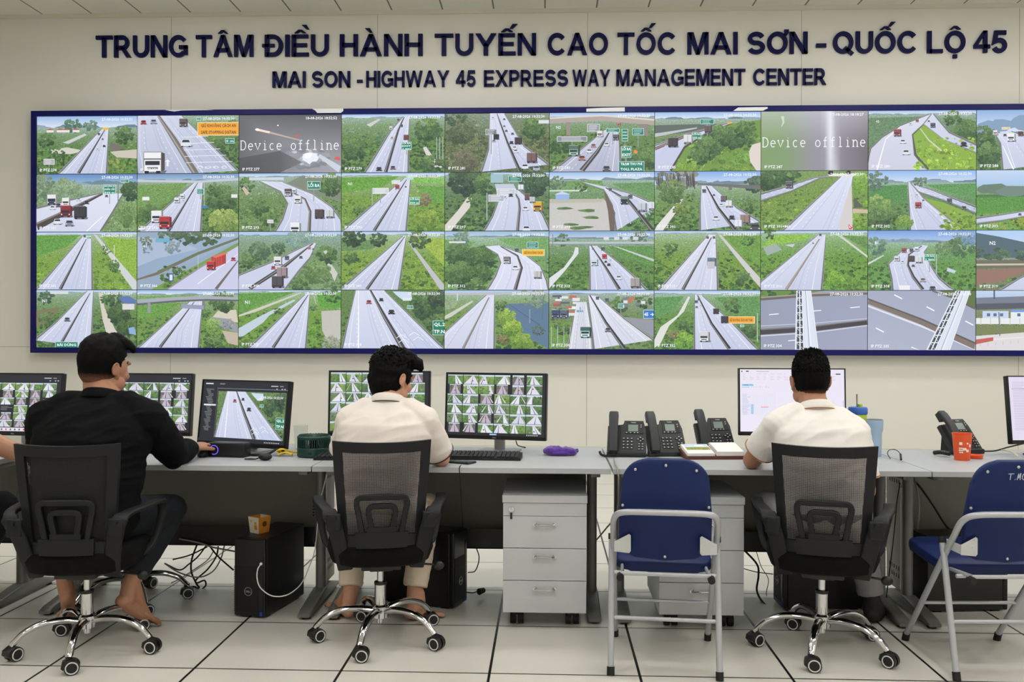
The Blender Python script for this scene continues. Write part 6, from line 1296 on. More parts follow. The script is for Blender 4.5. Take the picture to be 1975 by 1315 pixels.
def gas_lift(t, top=.37):
    mb = MB(); mb.cyl((0, 0, .12), (0, 0, .25), .0255, seg=28); mb.cyl((0, 0, .25), (0, 0, top), .0145, seg=24); lift = mb.build('gas_lift', chrome, t)
    MB().cyl((0, 0, .246), (0, 0, .258), .0275, seg=28).build('collar', blk, lift)
def make_chair():
    t = thing('office_chair', '', 'office chair', (0, 0, 0), 0, 'black mesh office chairs')
    star_base(t); gas_lift(t)
    mb = MB(); mb.loft([((0, .02, .362), .19, .19), ((0, .02, .375), .215, .215), ((0, .02, .42), .232, .235), ((0, .02, .452), .228, .232), ((0, .02, .47), .2, .205), ((0, .02, .474), .1, .1)], 40, 3.2); mb.build('seat', seat_m, t, ang=1.2)
    mb = MB(); mb.box((0, .0, .352), (.17, .26, .03), .006); mb.box((0, -.05, .34), (.1, .1, .03), .006); mb.tube([(.08, -.04, .345), (.2, -.06, .342), (.245, -.065, .338)], .005, 8); mb.sphere((.255, -.066, .335), (.024, .014, .02)); mb.build('seat_mechanism', blk, t)
    mb = MB(); uw = .80
    patch(mb, -1, -uw, 0, 1, -.012, .012, 3, 14); patch(mb, uw, 1, 0, 1, -.012, .012, 3, 14); patch(mb, -1, 1, .9, 1, -.0125, .0125, 14, 3); patch(mb, -1, 1, 0, .115, -.011, .014, 14, 3)
    back = mb.build('backrest', fr_m, t, ang=.9)
    mb = MB(); V = []; F = []; n = 16
    for j in range(n+1):
        for i in range(n+1): V.append(bp(-.84+1.68*i/n, .05+.88*j/n, -.004))
    for j in range(n):
        for i in range(n): F.append((j*(n+1)+i, j*(n+1)+i+1, (j+1)*(n+1)+i+1, (j+1)*(n+1)+i))
    mb._add(V, F); mb.build('net', mesh_m, back, ang=3)
    mb = MB()
    def strip(P, wd, o0=.004, o1=.026):
        P = [Vector(p) for p in P]; pts = [bp(p.x, p.y, (o0+o1)/2) for p in P]
        mb.sweep(pts, rrect(wd, o1-o0, .004, 2), up=(0, -1, 0))
    strip(catmull([(-.44, .08), (-.52, .3), (-.56, .42), (-.5, .475), (-.3, .485), (0, .487), (.3, .485), (.5, .475), (.56, .42), (.52, .3), (.44, .08)], 4), .024)
    strip(catmull([(-.2, .09), (-.28, .28), (-.3, .36), (-.22, .395), (0, .4), (.22, .395), (.3, .36), (.28, .28), (.2, .09)], 4), .024)
    mb2 = mb; patch(mb2, -.62, .62, .0, .15, .012, .03, 10, 3); patch(mb2, -.34, .34, .15, .2, .01, .028, 8, 2)
    mb.build('lumbar_support', fr_m, back, ang=.9)
    for sx in (-1, 1):
        mb = MB(); P = catmull([(sx*.152, -.13, .352), (sx*.168, -.17, .43), (sx*.19, -.205, .53), (sx*.212, -.222, .595), (sx*.235, -.18, .622), (sx*.262, -.06, .626), (sx*.275, .07, .626), (sx*.279, .118, .608), (sx*.274, .128, .56), (sx*.256, .10, .47), (sx*.24, .07, .425), (sx*.205, .05, .40), (sx*.17, .04, .385)], 5)
        n = len(P); SC = []
        for i in range(n):
            f = i/(n-1); SC.append((1.35, 1.) if f < .3 else ((1.0, 1.) if f < .6 else (max(.6, 1.-(f-.6)*3), 1.)))
        # section: first axis runs across the strap
        sec = [(a, c) for a, c in rrect(.048, .019, .007, 2)]
        Q = []; 
        mb.sweep(P, sec, side=(1, .12*sx, 0), scale=SC)
        mb.cyl((sx*.2, -.222, .592), (sx*.2, -.25, .592), .009); mb.box((sx*.2, -.224, .572), (.06, .02, .075), .008)
        mb.build('armrest', fr_m, t, ang=.9)
    return t
ch = make_chair()
def set_chair(c, xy, rz, brot, label):
    c.location = (xy[0], xy[1], 0); c.rotation_euler.z = rz; c['label'] = label
    for k in kids(c):
        if k.name.startswith('star_base'): k.rotation_euler.z = math.radians(brot)-rz
    return c
c2 = copy_tree(ch); c3 = copy_tree(ch); c0 = copy_tree(ch)
set_chair(ch, (-1.97, 3.79), math.radians(6), -76, 'black office chair seating the person in black')
set_chair(c2, (-.74, 3.99), math.radians(12), -97, 'black office chair with white shirt showing through its net, bare ankles below')
set_chair(c3, (1.192, 3.943), math.radians(-15), -115, 'black office chair between the two blue folding chairs')
set_chair(c0, (-2.92, 3.86), 0, -80, 'black office chair out at the left, of the person whose forearm shows')
# swivel stool under the left desk
t = thing('swivel_stool', 'chrome five-star castor base standing behind the bare feet of the person in black', 'stool', (-2.11, 4.47, 0))
sb = star_base(t, .272); sb.rotation_euler.z = math.radians(-50); gas_lift(t, .33); MB().lathe([(.0, .325), (.13, .33), (.155, .345), (.155, .375), (.13, .39), (.0, .395)], seg=36, cap=False).build('seat', seat_m, t)
# ------------------------------------------------------------------ blue folding chairs
vin = mat('blue_vinyl', (15, 33, 84), .5, spec=.3, bump=.05, bscale=220, var=.05, vscale=3); tubm = mat('grey_tube', (176, 178, 184), .42, metal=.35); plate = mat('grey_plate', (188, 190, 190), .45)
def make_fold():
    t = thing('folding_chair', '', 'folding chair', (0, 0, 0), 0, 'blue folding chairs')
    half = catmull([(.205, .238, .03), (.205, .10, .2), (.205, -.10, .45), (.205, -.195, .565)], 4)[:-1]+catmull([(.205, -.195, .565), (.203, -.235, .618), (.188, -.268, .65), (.155, -.292, .663), (.1, -.298, .666)], 5)
    full = half+[Vector((-p.x, p.y, p.z)) for p in reversed(half)]
    MB().tube(full, .0125, 14).build('front_frame', tubm, t)
    for sx in (-1, 1):
        lg = MB().tube([(sx*.213, -.228, .02), (sx*.213, -.112, .52)], .0125, 14).build('rear_leg', tubm, t)
        mb = MB(); mb.cyl((sx*.213, -.112, .516), (sx*.213, -.107, .54), .0145); mb.cyl((sx*.213, -.234, 0), (sx*.213, -.226, .032), .0155); mb.build('cap', rub, lg)
        mb = MB(); mb.cyl((sx*.205, .248, 0), (sx*.205, .234, .034), .0155); mb.build('rubber_tip', rub, t)
        mb = MB(); mb.prism([(sx*.2, .495), (sx*.2, .535), (sx*.18, .545), (sx*.142, .566), (sx*.135, .56), (sx*.135, .498), (sx*.142, .49)][::sx], .003, T3(0, -.236, 0), .0005)
        for x, z in ((.145, .553), (.154, .526), (.146, .502)): mb.cyl((sx*x, -.237, z), (sx*x, -.2405, z), .005)
        mb.box((sx*.1985, -.178, .515), (.004, .118, .036)); mb.build('bracket', plate, t, smooth=False)
    mb = MB(); mb.tube([(-.213, -.178, .215), (.213, -.178, .215)], .0085, 12); mb.build('rear_stretcher', tubm, t)
    mb = MB(); mb.tube([(-.205, .085, .215), (.205, .085, .215)], .0075, 12); mb.build('front_stretcher', tubm, t)
    # seat pad
    o = []; 
    for x, y in rrect(.39, .385, .06, 6): o.append((x, y-.095))
    mb = MB(); Ms = T3(0, 0, .414) @ Rx(math.radians(4.5)) @ Rx(-PI/2) @ T3(0, 0, 0)
    V = [( (x, -y) ) for x, y in o]
    mb.prism(V[::-1], .042, T3(0, 0, .412) @ Rx(math.radians(4.5)) @ Rx(PI/2) @ Matrix.Diagonal((1, 1, -1, 1)), .012); mb.build('seat', vin, t, ang=.9)
    mb = MB(); mb.tube([(-.17, .06, .392), (-.17, -.27, .418), (.17, -.27, .418), (.17, .06, .392)], .008, 10)
    for sx in (-1, 1): mb.cyl((sx*.2, -.2, .403), (sx*.165, -.2, .403), .008)
    st = mb.build('seat_rail', tubm, t)
    for sx in (-1, 1): MB().cyl((sx*.176, -.29, .405), (sx*.176, -.262, .407), .014).build('end_cap', rub, st)
    # back pad
    P = []
    for k in range(13): a = PI*k/12; P.append((.095*1+0, 0)) if False else None
    R_ = .10; pts = []
    for cx, a0, a1 in ((.17-R_, 0, 90), (-.17+R_, 90, 180)):
        for k in range(9): a = math.radians(a0+(a1-a0)*k/8); pts.append((cx+R_*math.cos(a), .425-R_+R_*math.sin(a)))
    pts += [(-.181, .2), (-.182, .08), (-.168, .035), (-.12, .012), (0, 0), (.12, .012), (.168, .035), (.182, .08), (.181, .2)]
    Mb = T3(0, -.2, .452) @ Rx(math.radians(11.5))
    mb = MB(); mb.prism(pts, .026, Mb @ T3(0, .013, 0), .009); bk = mb.build('backrest', vin, t, ang=.9)
    mb = MB()
    for x, z in ((0, .404), (-.118, .385), (.118, .385), (-.168, .235), (.168, .235), (0, .022)):
        c = Mb @ Vector((x, -.002, z)); d = (Mb.to_3x3() @ Vector((0, -1, 0))); mb.sphere(c, (.0062, .004, .0062), u=12, v=8)
    mb.build('rivet', steel, bk); return t, Mb
fc, FMb = make_fold(); fc.location = (.492, 3.815, 0); fc.rotation_euler.z = math.radians(-5.4); fc['label'] = 'blue folding chair in front of the three phones and calendar'
f2 = dup(fc, (1.82, 3.85, 0), math.radians(2.4), 'blue folding chair with white handwriting on its back, at the right edge')
bk2 = [k for k in kids(f2) if k.name.startswith('backrest')][0]
ink = mat('white_ink', (206, 210, 220), .6); mb = MB()
def ink_line(P, r=.0014): mb.tube([FMb @ Vector((x, -.0012, z)) for x, z in P], r, 6)
zz = .352; 
for P in ([(-.036, zz+.024), (-.014, zz+.025)], [(-.026, zz+.024), (-.027, zz)], [(-.008, zz), (-.007, zz+.003)], [(0, zz), (.004, zz+.026), (.006, zz+.006), (.012, zz+.028), (.012, zz)], [(.032, zz+.026), (.022, zz+.022), (.02, zz+.008), (.026, zz), (.034, zz+.004)], [(.052, zz+.01), (.05, zz+.022), (.058, zz+.028), (.064, zz+.02), (.06, zz+.008), (.052, zz+.01)], [(.058, zz+.02), (.06, zz-.008)], [(.088, zz+.027), (.076, zz+.026), (.075, zz+.016), (.086, zz+.014), (.086, zz+.004), (.076, zz)]): ink_line(catmull([(x, 0, z) for x, z in P], 4) and [(v.x, v.z) for v in catmull([(x, 0, z) for x, z in P], 4)])
mb.build('handwriting', ink, bk2)
# ------------------------------------------------------------------ people
def fuse(name, mb, mats, parent=None, voxel=.005, smooth=4, fac=.5, disp=None, M=None):
    """melt overlapping closed pieces into one continuous skin"""
    me = mb.mesh(name, False); o = bpy.data.objects.new(name, me); C.objects.link(o)
    r = o.modifiers.new('r', 'REMESH'); r.mode = 'VOXEL'; r.voxel_size = voxel; r.use_smooth_shade = True
    s = o.modifiers.new('s', 'SMOOTH'); s.factor = fac; s.iterations = smooth
    dg = bpy.context.evaluated_depsgraph_get(); m2 = bpy.data.meshes.new_from_object(o.evaluated_get(dg)); o.modifiers.clear(); o.data = m2; bpy.data.meshes.remove(me); m2.name = name
    if disp:
        m2.update(); nn = [v.normal.copy() for v in m2.vertices]
        for v, n in zip(m2.vertices, nn): v.co += n*disp(v.co, n)
    for p in m2.polygons: p.use_smooth = True
    m2.materials.clear()
    for m in (mats if isinstance(mats, (list, tuple)) else [mats]): m2.materials.append(m)
    if M is not None: m2.transform(M.inverted()); o.matrix_local = M
    if parent is not None: o.parent = parent
    return o
skin_m = mat('skin', (190, 142, 116), .5, var=.06, vscale=22, bump=.04, bscale=120, spec=.35)
skin_d = mat('skin_tanned', (166, 120, 96), .5, var=.06, vscale=22, bump=.04, bscale=120, spec=.35)
hair_m = mat('hair_black', (7, 7, 7), .62, bump=.5, bscale=160, stretch=(1, 1, .35), spec=.12)
blackc = mat('black_cloth', (7, 9, 11), .85, bump=.25, bscale=34, spec=.15)
cream = mat('cream_pique', (222, 213, 207), .85, bump=.12, bscale=420, sheen=.1)
cream2 = mat('cream_cotton', (226, 221, 217), .85, bump=.12, bscale=420, sheen=.1)
jean = mat('dark_denim', (13, 18, 27), .85, bump=.3, bscale=90, var=.12, vscale=20); beige = mat('beige_cotton', (214, 198, 178), .85, bump=.2, bscale=60); greyc = mat('grey_cotton', (138, 136, 140), .85, bump=.2, bscale=60)
eyew = mat('eye_white', (226, 222, 216), .25); eyeb = mat('iris', (30, 20, 14), .2); stripe_k = mat('stripe_black', (34, 32, 30), .7); stripe_b = mat('stripe_brown', (158, 104, 60), .7); lipm = mat('lip', (160, 92, 82), .5)
def fade_mat(name, z0, z1):
    """cropped hair thinning to skin: hair colour itself grades by height on the head"""
    m = mat(name, (9, 9, 9), .75, bump=.35, bscale=300, spec=.1); nt = m.node_tree; b = nt.nodes['Principled BSDF']
    tc = nt.nodes.new('ShaderNodeTexCoord'); sp = nt.nodes.new('ShaderNodeSeparateXYZ'); nt.links.new(tc.outputs['Object'], sp.inputs[0])
    n = nt.nodes.new('ShaderNodeTexNoise'); n.inputs['Scale'].default_value = 260; nt.links.new(tc.outputs['Object'], n.inputs['Vector'])
    f = math_node(nt, 'DIVIDE', math_node(nt, 'SUBTRACT', sp.outputs[2], z0), z1-z0); f = math_node(nt, 'ADD', f, math_node(nt, 'MULTIPLY', math_node(nt, 'SUBTRACT', n.outputs[0], .5), .5))
    mx = nt.nodes.new('ShaderNodeMix'); mx.data_type = 'RGBA'; mx.clamp_factor = True; nt.links.new(f, mx.inputs[0]); mx.inputs[6].default_value = lin((150, 104, 82))+(1,); mx.inputs[7].default_value = lin((8, 8, 8))+(1,)
    nt.links.new(mx.outputs[2], b.inputs['Base Color']); return m
def head_prims(mb, M, jaw=1.):
    def S(c, r, R=None): mb.sphere(M @ Vector(c), r, M.to_3x3() if R is None else (M.to_3x3() @ R.to_3x3()), 20, 14)
    S((0, -.014, .036), (.074, .094, .086)); S((0, .022, .0), (.066*jaw, .07, .075)); S((0, .03, -.045), (.058*jaw, .06, .055)); S((0, .045, -.082), (.044*jaw, .042, .032)); S((0, .076, -.098), (.022, .02, .017))
    for sx in (-1, 1):
        S((sx*.036, .062, -.03), (.027, .026, .026)); S((sx*.052*jaw, .018, -.062), (.02, .04, .032)); S((sx*.03, .084, .024), (.026, .012, .009))
        # ear
        S((sx*.081, -.008, -.006), (.009, .016, .026), Rz(sx*-.45)); S((sx*.077, .004, -.032), (.008, .010, .012))
        rim = [M @ Vector((sx*(.087+.004*math.sin(a)), -.012-.015*math.cos(a), -.003+.025*math.sin(a))) for a in [math.radians(q) for q in range(-70, 200, 24)]]
        mb.tube(rim, .0042, 8)
    mb.limb([M @ Vector((0, .086, .02)), M @ Vector((0, .102, -.008)), M @ Vector((0, .112, -.03))], [.0085, .010, .0135], 10)
    for sx in (-1, 1): S((sx*.012, .1, -.035), (.0095, .011, .008))
    S((0, .088, -.064), (.024, .011, .0065)); S((0, .086, -.075), (.021, .011, .007))
def face_parts(root, M, skin):
    for sx in (-1, 1):
        mb = MB(); mb.sphere((0, 0, 0), .0115, None, 14, 10); mb.mi = 1; mb.sphere((0, .0085, 0), (.0055, .004, .0055), None, 12, 8)
        o = mb.build('eye', [eyew, eyeb], root); o.matrix_local = M @ T3(sx*.031, .0655, .004)
        mb = MB(); mb.limb([M @ Vector((sx*.014, .089, .025)), M @ Vector((sx*.034, .087, .031)), M @ Vector((sx*.05, .072, .025))], [.003, .0042, .0025], 8); mb.build('eyebrow', hair_m, root)
    mb = MB(); mb.sphere(M @ Vector((0, .0965, -.067)), (.02, .005, .006), M.to_3x3(), 14, 8); mb.build('lips', lipm, root)
def hand(mb, w, d, up, thumb, curl=.5, L=1.):
    w, d, up = Vector(w), Vector(d).normalized(), Vector(up).normalized(); s = up.cross(d).normalized()*thumb; up = (d.cross(s)*thumb).normalized() if True else up
    if up.dot(Vector((0, 0, 1))) < 0: up = -up
    R = Matrix((d, s, up)).transposed()
    mb.sphere(w+d*.048*L, (.054, .041, .0165), R, 16, 10); mb.sphere(w+d*.03+s*.018-up*.006, (.032, .02, .015), R)
    for i, (o, l) in enumerate(((.031, .068), (.0105, .078), (-.0115, .072), (-.032, .056))):
        p = w+d*(.082-.004*abs(i-1))*L+s*o; a = 0; P = [p]; q = d+s*o*2.2; q.normalize()
        for k, f in enumerate((.46, .3, .24)):
            a += curl*(.55, .75, .5)[k]; p = p+(q*math.cos(a)-up*math.sin(a))*l*f*L; P.append(p)
        mb.limb(P, [.0095, .0085, .0078, .0068], 10)
    p = w+d*.022+s*.03-up*.006; P = [p]
    for f, a in ((.036, .2), (.03, .35)): v = (d*.78+s*.62*(1-a)-up*.35*curl).normalized(); p = p+v*f; P.append(p)
    mb.limb(P, [.0135, .0105, .0085], 10)
def foot(mb, ank, heel, toe, inner):
    ank, heel, toe = Vector(ank), Vector(heel), Vector(toe); d = (toe-heel).normalized(); s = Vector((0, 0, 1)).cross(d).normalized()*inner; u = d.cross(s)
    if u.z < 0: u = -u
    ball = heel+(toe-heel)*.72
    mb.limb([ank, heel+d*.03+u*.02], [.036, .036], 14); mb.sphere(heel+d*.012+u*.004, (.034, .031, .03), Matrix((d, s, u)).transposed())
    mb.limb([ank+d*.02, heel+(toe-heel)*.45+u*.03, ball+u*.008], [.034, .03, .024], 14); mb.limb([heel+d*.03, ball], [.03, .028], 12)
    mb.sphere(ball+u*.004, (.04, .046, .019), Matrix((d, s, u)).transposed())
    for i, (o, l, r) in enumerate(((.033, .056, .0125), (.012, .054, .0095), (-.006, .048, .009), (-.022, .041, .0085), (-.036, .032, .0085))):
        p = ball+d*.018+s*o; mb.limb([p, p+d*l*.6+u*.004, p+d*l-u*.002], [r, r, r*.92], 10)
def torso(mb, sp, W, g=0.):
    """sp: pelvis and neck-base points; W width factor; g garment slack"""
    a, b = Vector(sp[0]), Vector(sp[1])
    def c(t, dy=0): p = a.lerp(b, t); return (p.x, p.y+dy, p.z)
    wf = W
    mb.loft([(c(-.12), .165*wf+g, .125+g), (c(0, -.005), .186*wf+g, .135*wf**.5+g), (c(.22, -.005), .178*wf+g, .13*wf**.6+g), (c(.45, -.016), .182*wf+g, .13*wf**.6+g), (c(.65, -.024), .2*wf+g, .132*wf**.5+g), (c(.8, -.022), .2*wf+g, .118+g), (c(.9, -.012), .165*wf+g, .095+g), (c(.97, 0), .105*wf+g, .075+g), (c(1.02, .006), .066+g*.6, .066+g*.6)], 36, 2.3)
def fold_disp(amp, seed, zc=None):
    o = Vector((seed*3.1, seed*1.7, seed*.9))
    def f(p, n):
        q = Vector((p.x*7+p.z*5, p.y*7, p.z*20-p.x*6))+o; r = Vector((p.x*18, p.y*9, p.z*9))+o
        return amp*((1-abs(mnoise.noise(q))*2.2)*.6+mnoise.noise(r)*.5-.2)
    return f
def person(label, J0_, sk, shirt, shirt_name, trous, sleeve, W=1., jaw=1., hairf=None, stripe=None, shoes=False, seed=1):
    dx = Vector((J0_.get('dx', 0), 0, 0)); J = dict(J0_)
    for k_ in ('pel', 'neck', 'head'): J[k_] = Vector(J[k_])+dx
    for k_ in ('armL', 'armR', 'legL', 'legR'): J[k_] = [Vector(p)+dx for p in J[k_]]
    t = thing('person', label, 'person', (J['pel'][0], J['pel'][1], 0))
    T0 = T3(t.location).inverted()
    def L(v): return T0 @ Vector(v)
    pel, nb = L(J['pel']), L(J['neck']); hc = L(J['head']); M = T3(hc) @ Matrix.Scale(J.get('hs', 1.), 4) @ Rz(math.radians(J['yaw'])) @ Rx(math.radians(J['pitch'])) @ Ry(math.radians(J.get('roll', 0)))
    arms = [[L(p) for p in J['armL']], [L(p) for p in J['armR']]]; legs = [[L(p) for p in J['legL']], [L(p) for p in J['legR']]]
    bw = W**.6
    # body: one skin
    mb = MB(); head_prims(mb, M, jaw); mb.limb([M @ Vector((0, -.022, -.02)), M @ Vector((0, -.02, -.075)), nb+Vector((0, .0, -.02))], [.062*jaw, .06*jaw, .064*jaw], 20)
    torso(mb, (pel, nb), W, -.012)
    for i, (sh, el, wr) in enumerate(arms):
        side = (-1, 1)[i]
        mb.limb([nb+Vector((side*.06, 0, -.05)), sh], [.06*bw, .062*bw], 14); mb.limb([sh, sh.lerp(el, .5), el], [.058*bw, .05*bw, .041*bw], 16); mb.limb([el, el.lerp(wr, .35), wr], [.041*bw, .042*bw, .027], 16)
        hd = J['handL' if i == 0 else 'handR']; hand(mb, wr, hd[0], hd[1], 1 if i == 0 else -1, hd[2])
    for i, (hp, kn, an, he, to) in enumerate(legs):
        mb.limb([hp, kn], [.078*bw, .056], 16); mb.limb([kn, kn.lerp(an, .35), an], [.056, .056, .036], 16); foot(mb, an, he, to, 1 if i == 0 else -1) if not shoes else None
    fuse('body', mb, sk, t, .0042, 3)
    face_parts(t, M, sk)
    # trousers
    mb = MB(); mb.loft([(pel+Vector((0, .0, -.085)), .14*W, .11), (pel+Vector((0, 0, -.05)), .178*W, .142), (pel+Vector((0, -.005, .06)), .182*W, .14)], 28)
    for hp, kn, an, he, to in legs:
        mb.limb([hp, hp.lerp(kn, .5), kn], [.096*bw, .088*bw, .073], 18); e = kn.lerp(an, J.get('hem', .86)); mb.sphere(kn, .072); mb.tube([kn, kn.lerp(e, .4), kn.lerp(e, .8), e], [.07, .068, .06, .0585], 20)
    fuse('trousers', mb, trous, t, .0065, 5, disp=fold_disp(.005, seed+3))
    # shirt
    mb = MB(); torso(mb, (pel+Vector((0, 0, .0)), nb), W, .014)
    for i, (sh, el, wr) in enumerate(arms):
        side = (-1, 1)[i]
        mb.limb([nb+Vector((side*.055, -.004, -.05)), nb.lerp(sh, .55)+Vector((0, -.005, .012)), sh], [.058, .058*bw, .076*bw], 16)
        if sleeve == 'long':
            mb.limb([sh, sh.lerp(el, .5), el], [.076*bw, .07*bw, .06*bw], 18); mb.tube([el, el.lerp(wr, .4), el.lerp(wr, .86)], [.06*bw, .055*bw, .037*bw], 18); mb.sphere(el, .06*bw)
        else:
            f = J.get('slv', (.72, .72))[i]; mb.sphere(sh, .074*bw); mb.tube([sh.lerp(el, -.1), sh.lerp(el, f*.5), sh.lerp(el, f)], [.07*bw, .072*bw, .07*bw], 22)
    so = fuse(shirt_name, mb, shirt, t, .006, 5, disp=fold_disp(.006 if sleeve != 'long' else .008, seed))
    if sleeve != 'long' and stripe:
        for i, (sh, el, wr) in enumerate(arms):
            f = J.get('slv', (.72, .72))[i]; c = sh.lerp(el, f-.03); x, y, d = frame_z(el-sh)
            MB().tube([c+x*(.0725*bw)*math.cos(a*PI/18)+y*(.0725*bw)*math.sin(a*PI/18) for a in range(36)], .0026, 6, closed=True).build('cuff_stripe', stripe, so)
    # collar: a band standing round the neck, folded out at the back
    mb = MB(); cc = nb+Vector(J.get('col', (0, .0, .01))); k = 28; V = []; F = []; cr = .062*jaw
    for r, z in ((cr, .012), (cr+.004, .019), (cr+.010, .015), (cr+.021, -.008), (cr+.026, -.02), (cr+.022, -.022), (cr+.012, -.008), (cr, -.008)):
        for i in range(k):
            a = 2*PI*i/k; V.append(cc+Vector((math.cos(a)*r*1.02, math.sin(a)*r*1.08, z-.024*(1+math.sin(a)))))
    nr = 8
    for j in range(nr):
        for i in range(k): F.append((j*k+i, j*k+(i+1) % k, ((j+1) % nr)*k+(i+1) % k, ((j+1) % nr)*k+i))
    mb._add(V, F); co_ = mb.build('collar', shirt, so, ang=2)
    if stripe:
        MB().tube([cc+Vector((math.cos(a)*(cr+.0262)*1.02, math.sin(a)*(cr+.0262)*1.08, -.017-.024*(1+math.sin(a)))) for a in [2*PI*i/40 for i in range(40)]], .0024, 6, closed=True).build('collar_stripe', stripe, co_)
    if hairf: hairf(t, M, seed)
    return t, legs
def cut_low(mb, M, pl, no):
    """drop what lies under a sloping hairline and close it"""
    bm = mb.bm; g = bm.verts[:]+bm.edges[:]+bm.faces[:]
    r = bmesh.ops.bisect_plane(bm, geom=g, plane_co=M @ Vector(pl), plane_no=M.to_3x3() @ Vector(no), clear_inner=True)
    e = [x for x in r['geom_cut'] if isinstance(x, bmesh.types.BMEdge)]; bmesh.ops.contextual_create(bm, geom=e)
def hair_short(t, M, seed):      # cropped sides, fuller brushed top
    mb = MB(); mb.sphere(M @ Vector((0, -.018, .034)), (.0785, .0985, .094), M.to_3x3(), 40, 28); cut_low(mb, M, (0, -.04, -.05), (0, -.42, 1))
    m2 = MB(); m2.sphere(M @ Vector((0, -.022, .0)), (.0735, .088, .085), M.to_3x3(), 40, 28); cut_low(m2, M, (0, -.02, -.055), (0, -.5, .8))
    me = m2.mesh('x'); mb.bm.from_mesh(me)
    for sx in (-1, 1): mb.limb([M @ Vector((sx*.068, .02, .03)), M @ Vector((sx*.0675, .024, -.012))], [.009, .005], 8)
    fuse('cropped_hair', mb, MATS['hair_fade'], t, .0035, 5, M=M, disp=lambda p, n: .0016*mnoise.noise(p*120))
    mb = MB(); mb.sphere(M @ Vector((0, -.012, .062)), (.0815, .1, .086), M.to_3x3(), 40, 28); cut_low(mb, M, (0, -.05, .012), (0, -.35, 1))
    for i in range(9): a = (i-4)/4; mb.limb([M @ Vector((a*.05, .04, .135-.02*a*a)), M @ Vector((a*.064, .082, .112-.024*a*a)), M @ Vector((a*.066, .086, .096-.02*a*a))], [.022, .018, .01], 8)
    fuse('hair', mb, hair_m, t, .004, 3, M=M, disp=lambda p, n: .005*mnoise.noise(Vector((p.x*60, p.y*22, p.z*40))))
def tufts(mb, M, n, seed, r, up, lo=.0, L=(.02, .035), rr=(.005, .0012), grade=False):
    q = random.Random(seed)
    for i in range(n):
        a = q.uniform(0, 2*PI); z = q.uniform(lo, 1); c = math.sqrt(max(0, 1-z*z)); d = Vector((c*math.cos(a), c*math.sin(a), z))
        p = Vector((d.x*r[0], -.018+d.y*r[1], .04+d.z*r[2])); k = (d+Vector((q.uniform(-.5, .5), q.uniform(-.4, .5), up+q.uniform(-.2, .3)))).normalized(); l = q.uniform(*L)*(1 if not grade else .22+.78*max(0, min(1, (z-.1)/.75))**1.5)
        mb.tube([M @ (p-d*.006), M @ (p+k*l*.5+d*.002), M @ (p+k*l)], [rr[0], rr[0]*.7, rr[1]], 5)
def hair_spiky(t, M, seed):
    mb = MB(); mb.sphere(M @ Vector((0, -.02, .02)), (.080, .098, .1), M.to_3x3(), 40, 28); cut_low(mb, M, (0, -.05, -.045), (0, -.4, 1))
    m2 = MB(); m2.sphere(M @ Vector((0, -.022, .0)), (.073, .0875, .085), M.to_3x3(), 40, 28); cut_low(m2, M, (0, -.02, -.06), (0, -.5, .8)); mb.bm.from_mesh(m2.mesh('x'))
    for sx in (-1, 1): mb.limb([M @ Vector((sx*.073, .022, .02)), M @ Vector((sx*.073, .028, -.02))], [.008, .004], 8)
    fuse('cropped_hair', mb, MATS['hair_fade_low'], t, .0035, 4, M=M, disp=lambda p, n: .0025*mnoise.noise(p*110))
    mb = MB(); mb.sphere(M @ Vector((0, -.018, .05)), (.0785, .099, .093), M.to_3x3(), 40, 28); cut_low(mb, M, (0, -.06, -.035), (0, -.45, 1))
    top = fuse('hair', mb, hair_m, t, .004, 3, M=M, disp=lambda p, n: .003*mnoise.noise(Vector((p.x*55, p.y*40, p.z*30))))
    mb = MB(); tufts(mb, M, 2400, 5, (.078, .098, .092), .6, -.4, (.014, .026), (.0032, .0006), True); o = mb.build('hair_tuft', hair_m, t); o['kind'] = 'stuff'
def hair_full(t, M, seed):
    mb = MB(); mb.sphere(M @ Vector((0, -.02, .04)), (.088, .107, .108), M.to_3x3(), 40, 28); cut_low(mb, M, (0, .01, .005), (0, -.3, 1))
    m2 = MB(); m2.sphere(M @ Vector((0, -.035, -.01)), (.079, .087, .098), M.to_3x3(), 40, 28); cut_low(m2, M, (0, .0, -.03), (0, -1.1, .35)); mb.bm.from_mesh(m2.mesh('x'))
    for sx in (-1, 1): mb.limb([M @ Vector((sx*.078, .024, .03)), M @ Vector((sx*.077, .03, -.01)), M @ Vector((sx*.074, .032, -.026))], [.014, .010, .004], 8)
    for i in range(11): a = (i-5)/5; mb.limb([M @ Vector((a*.06, .05, .128-.03*a*a)), M @ Vector((a*.072, .09, .112-.03*a*a)), M @ Vector((a*.076+.003, .096, .084-.02*a*a)), M @ Vector((a*.074, .092, .064-.01*a*a))], [.026, .022, .014, .007], 8)
    fuse('hair', mb, hair_m, t, .004, 3, M=M, disp=lambda p, n: .007*mnoise.noise(Vector((p.x*45, p.y*30, p.z*28)))+.003*mnoise.noise(p*90))
    mb = MB(); tufts(mb, M, 420, 7, (.086, .105, .105), .0, .1, (.005, .012), (.005, .001)); o = mb.build('hair_tuft', hair_m, t); o['kind'] = 'stuff'
fade_mat('hair_fade', -.072, -.022); fade_mat('hair_fade_low', -.085, -.045)
DN = (0, 0, 1)
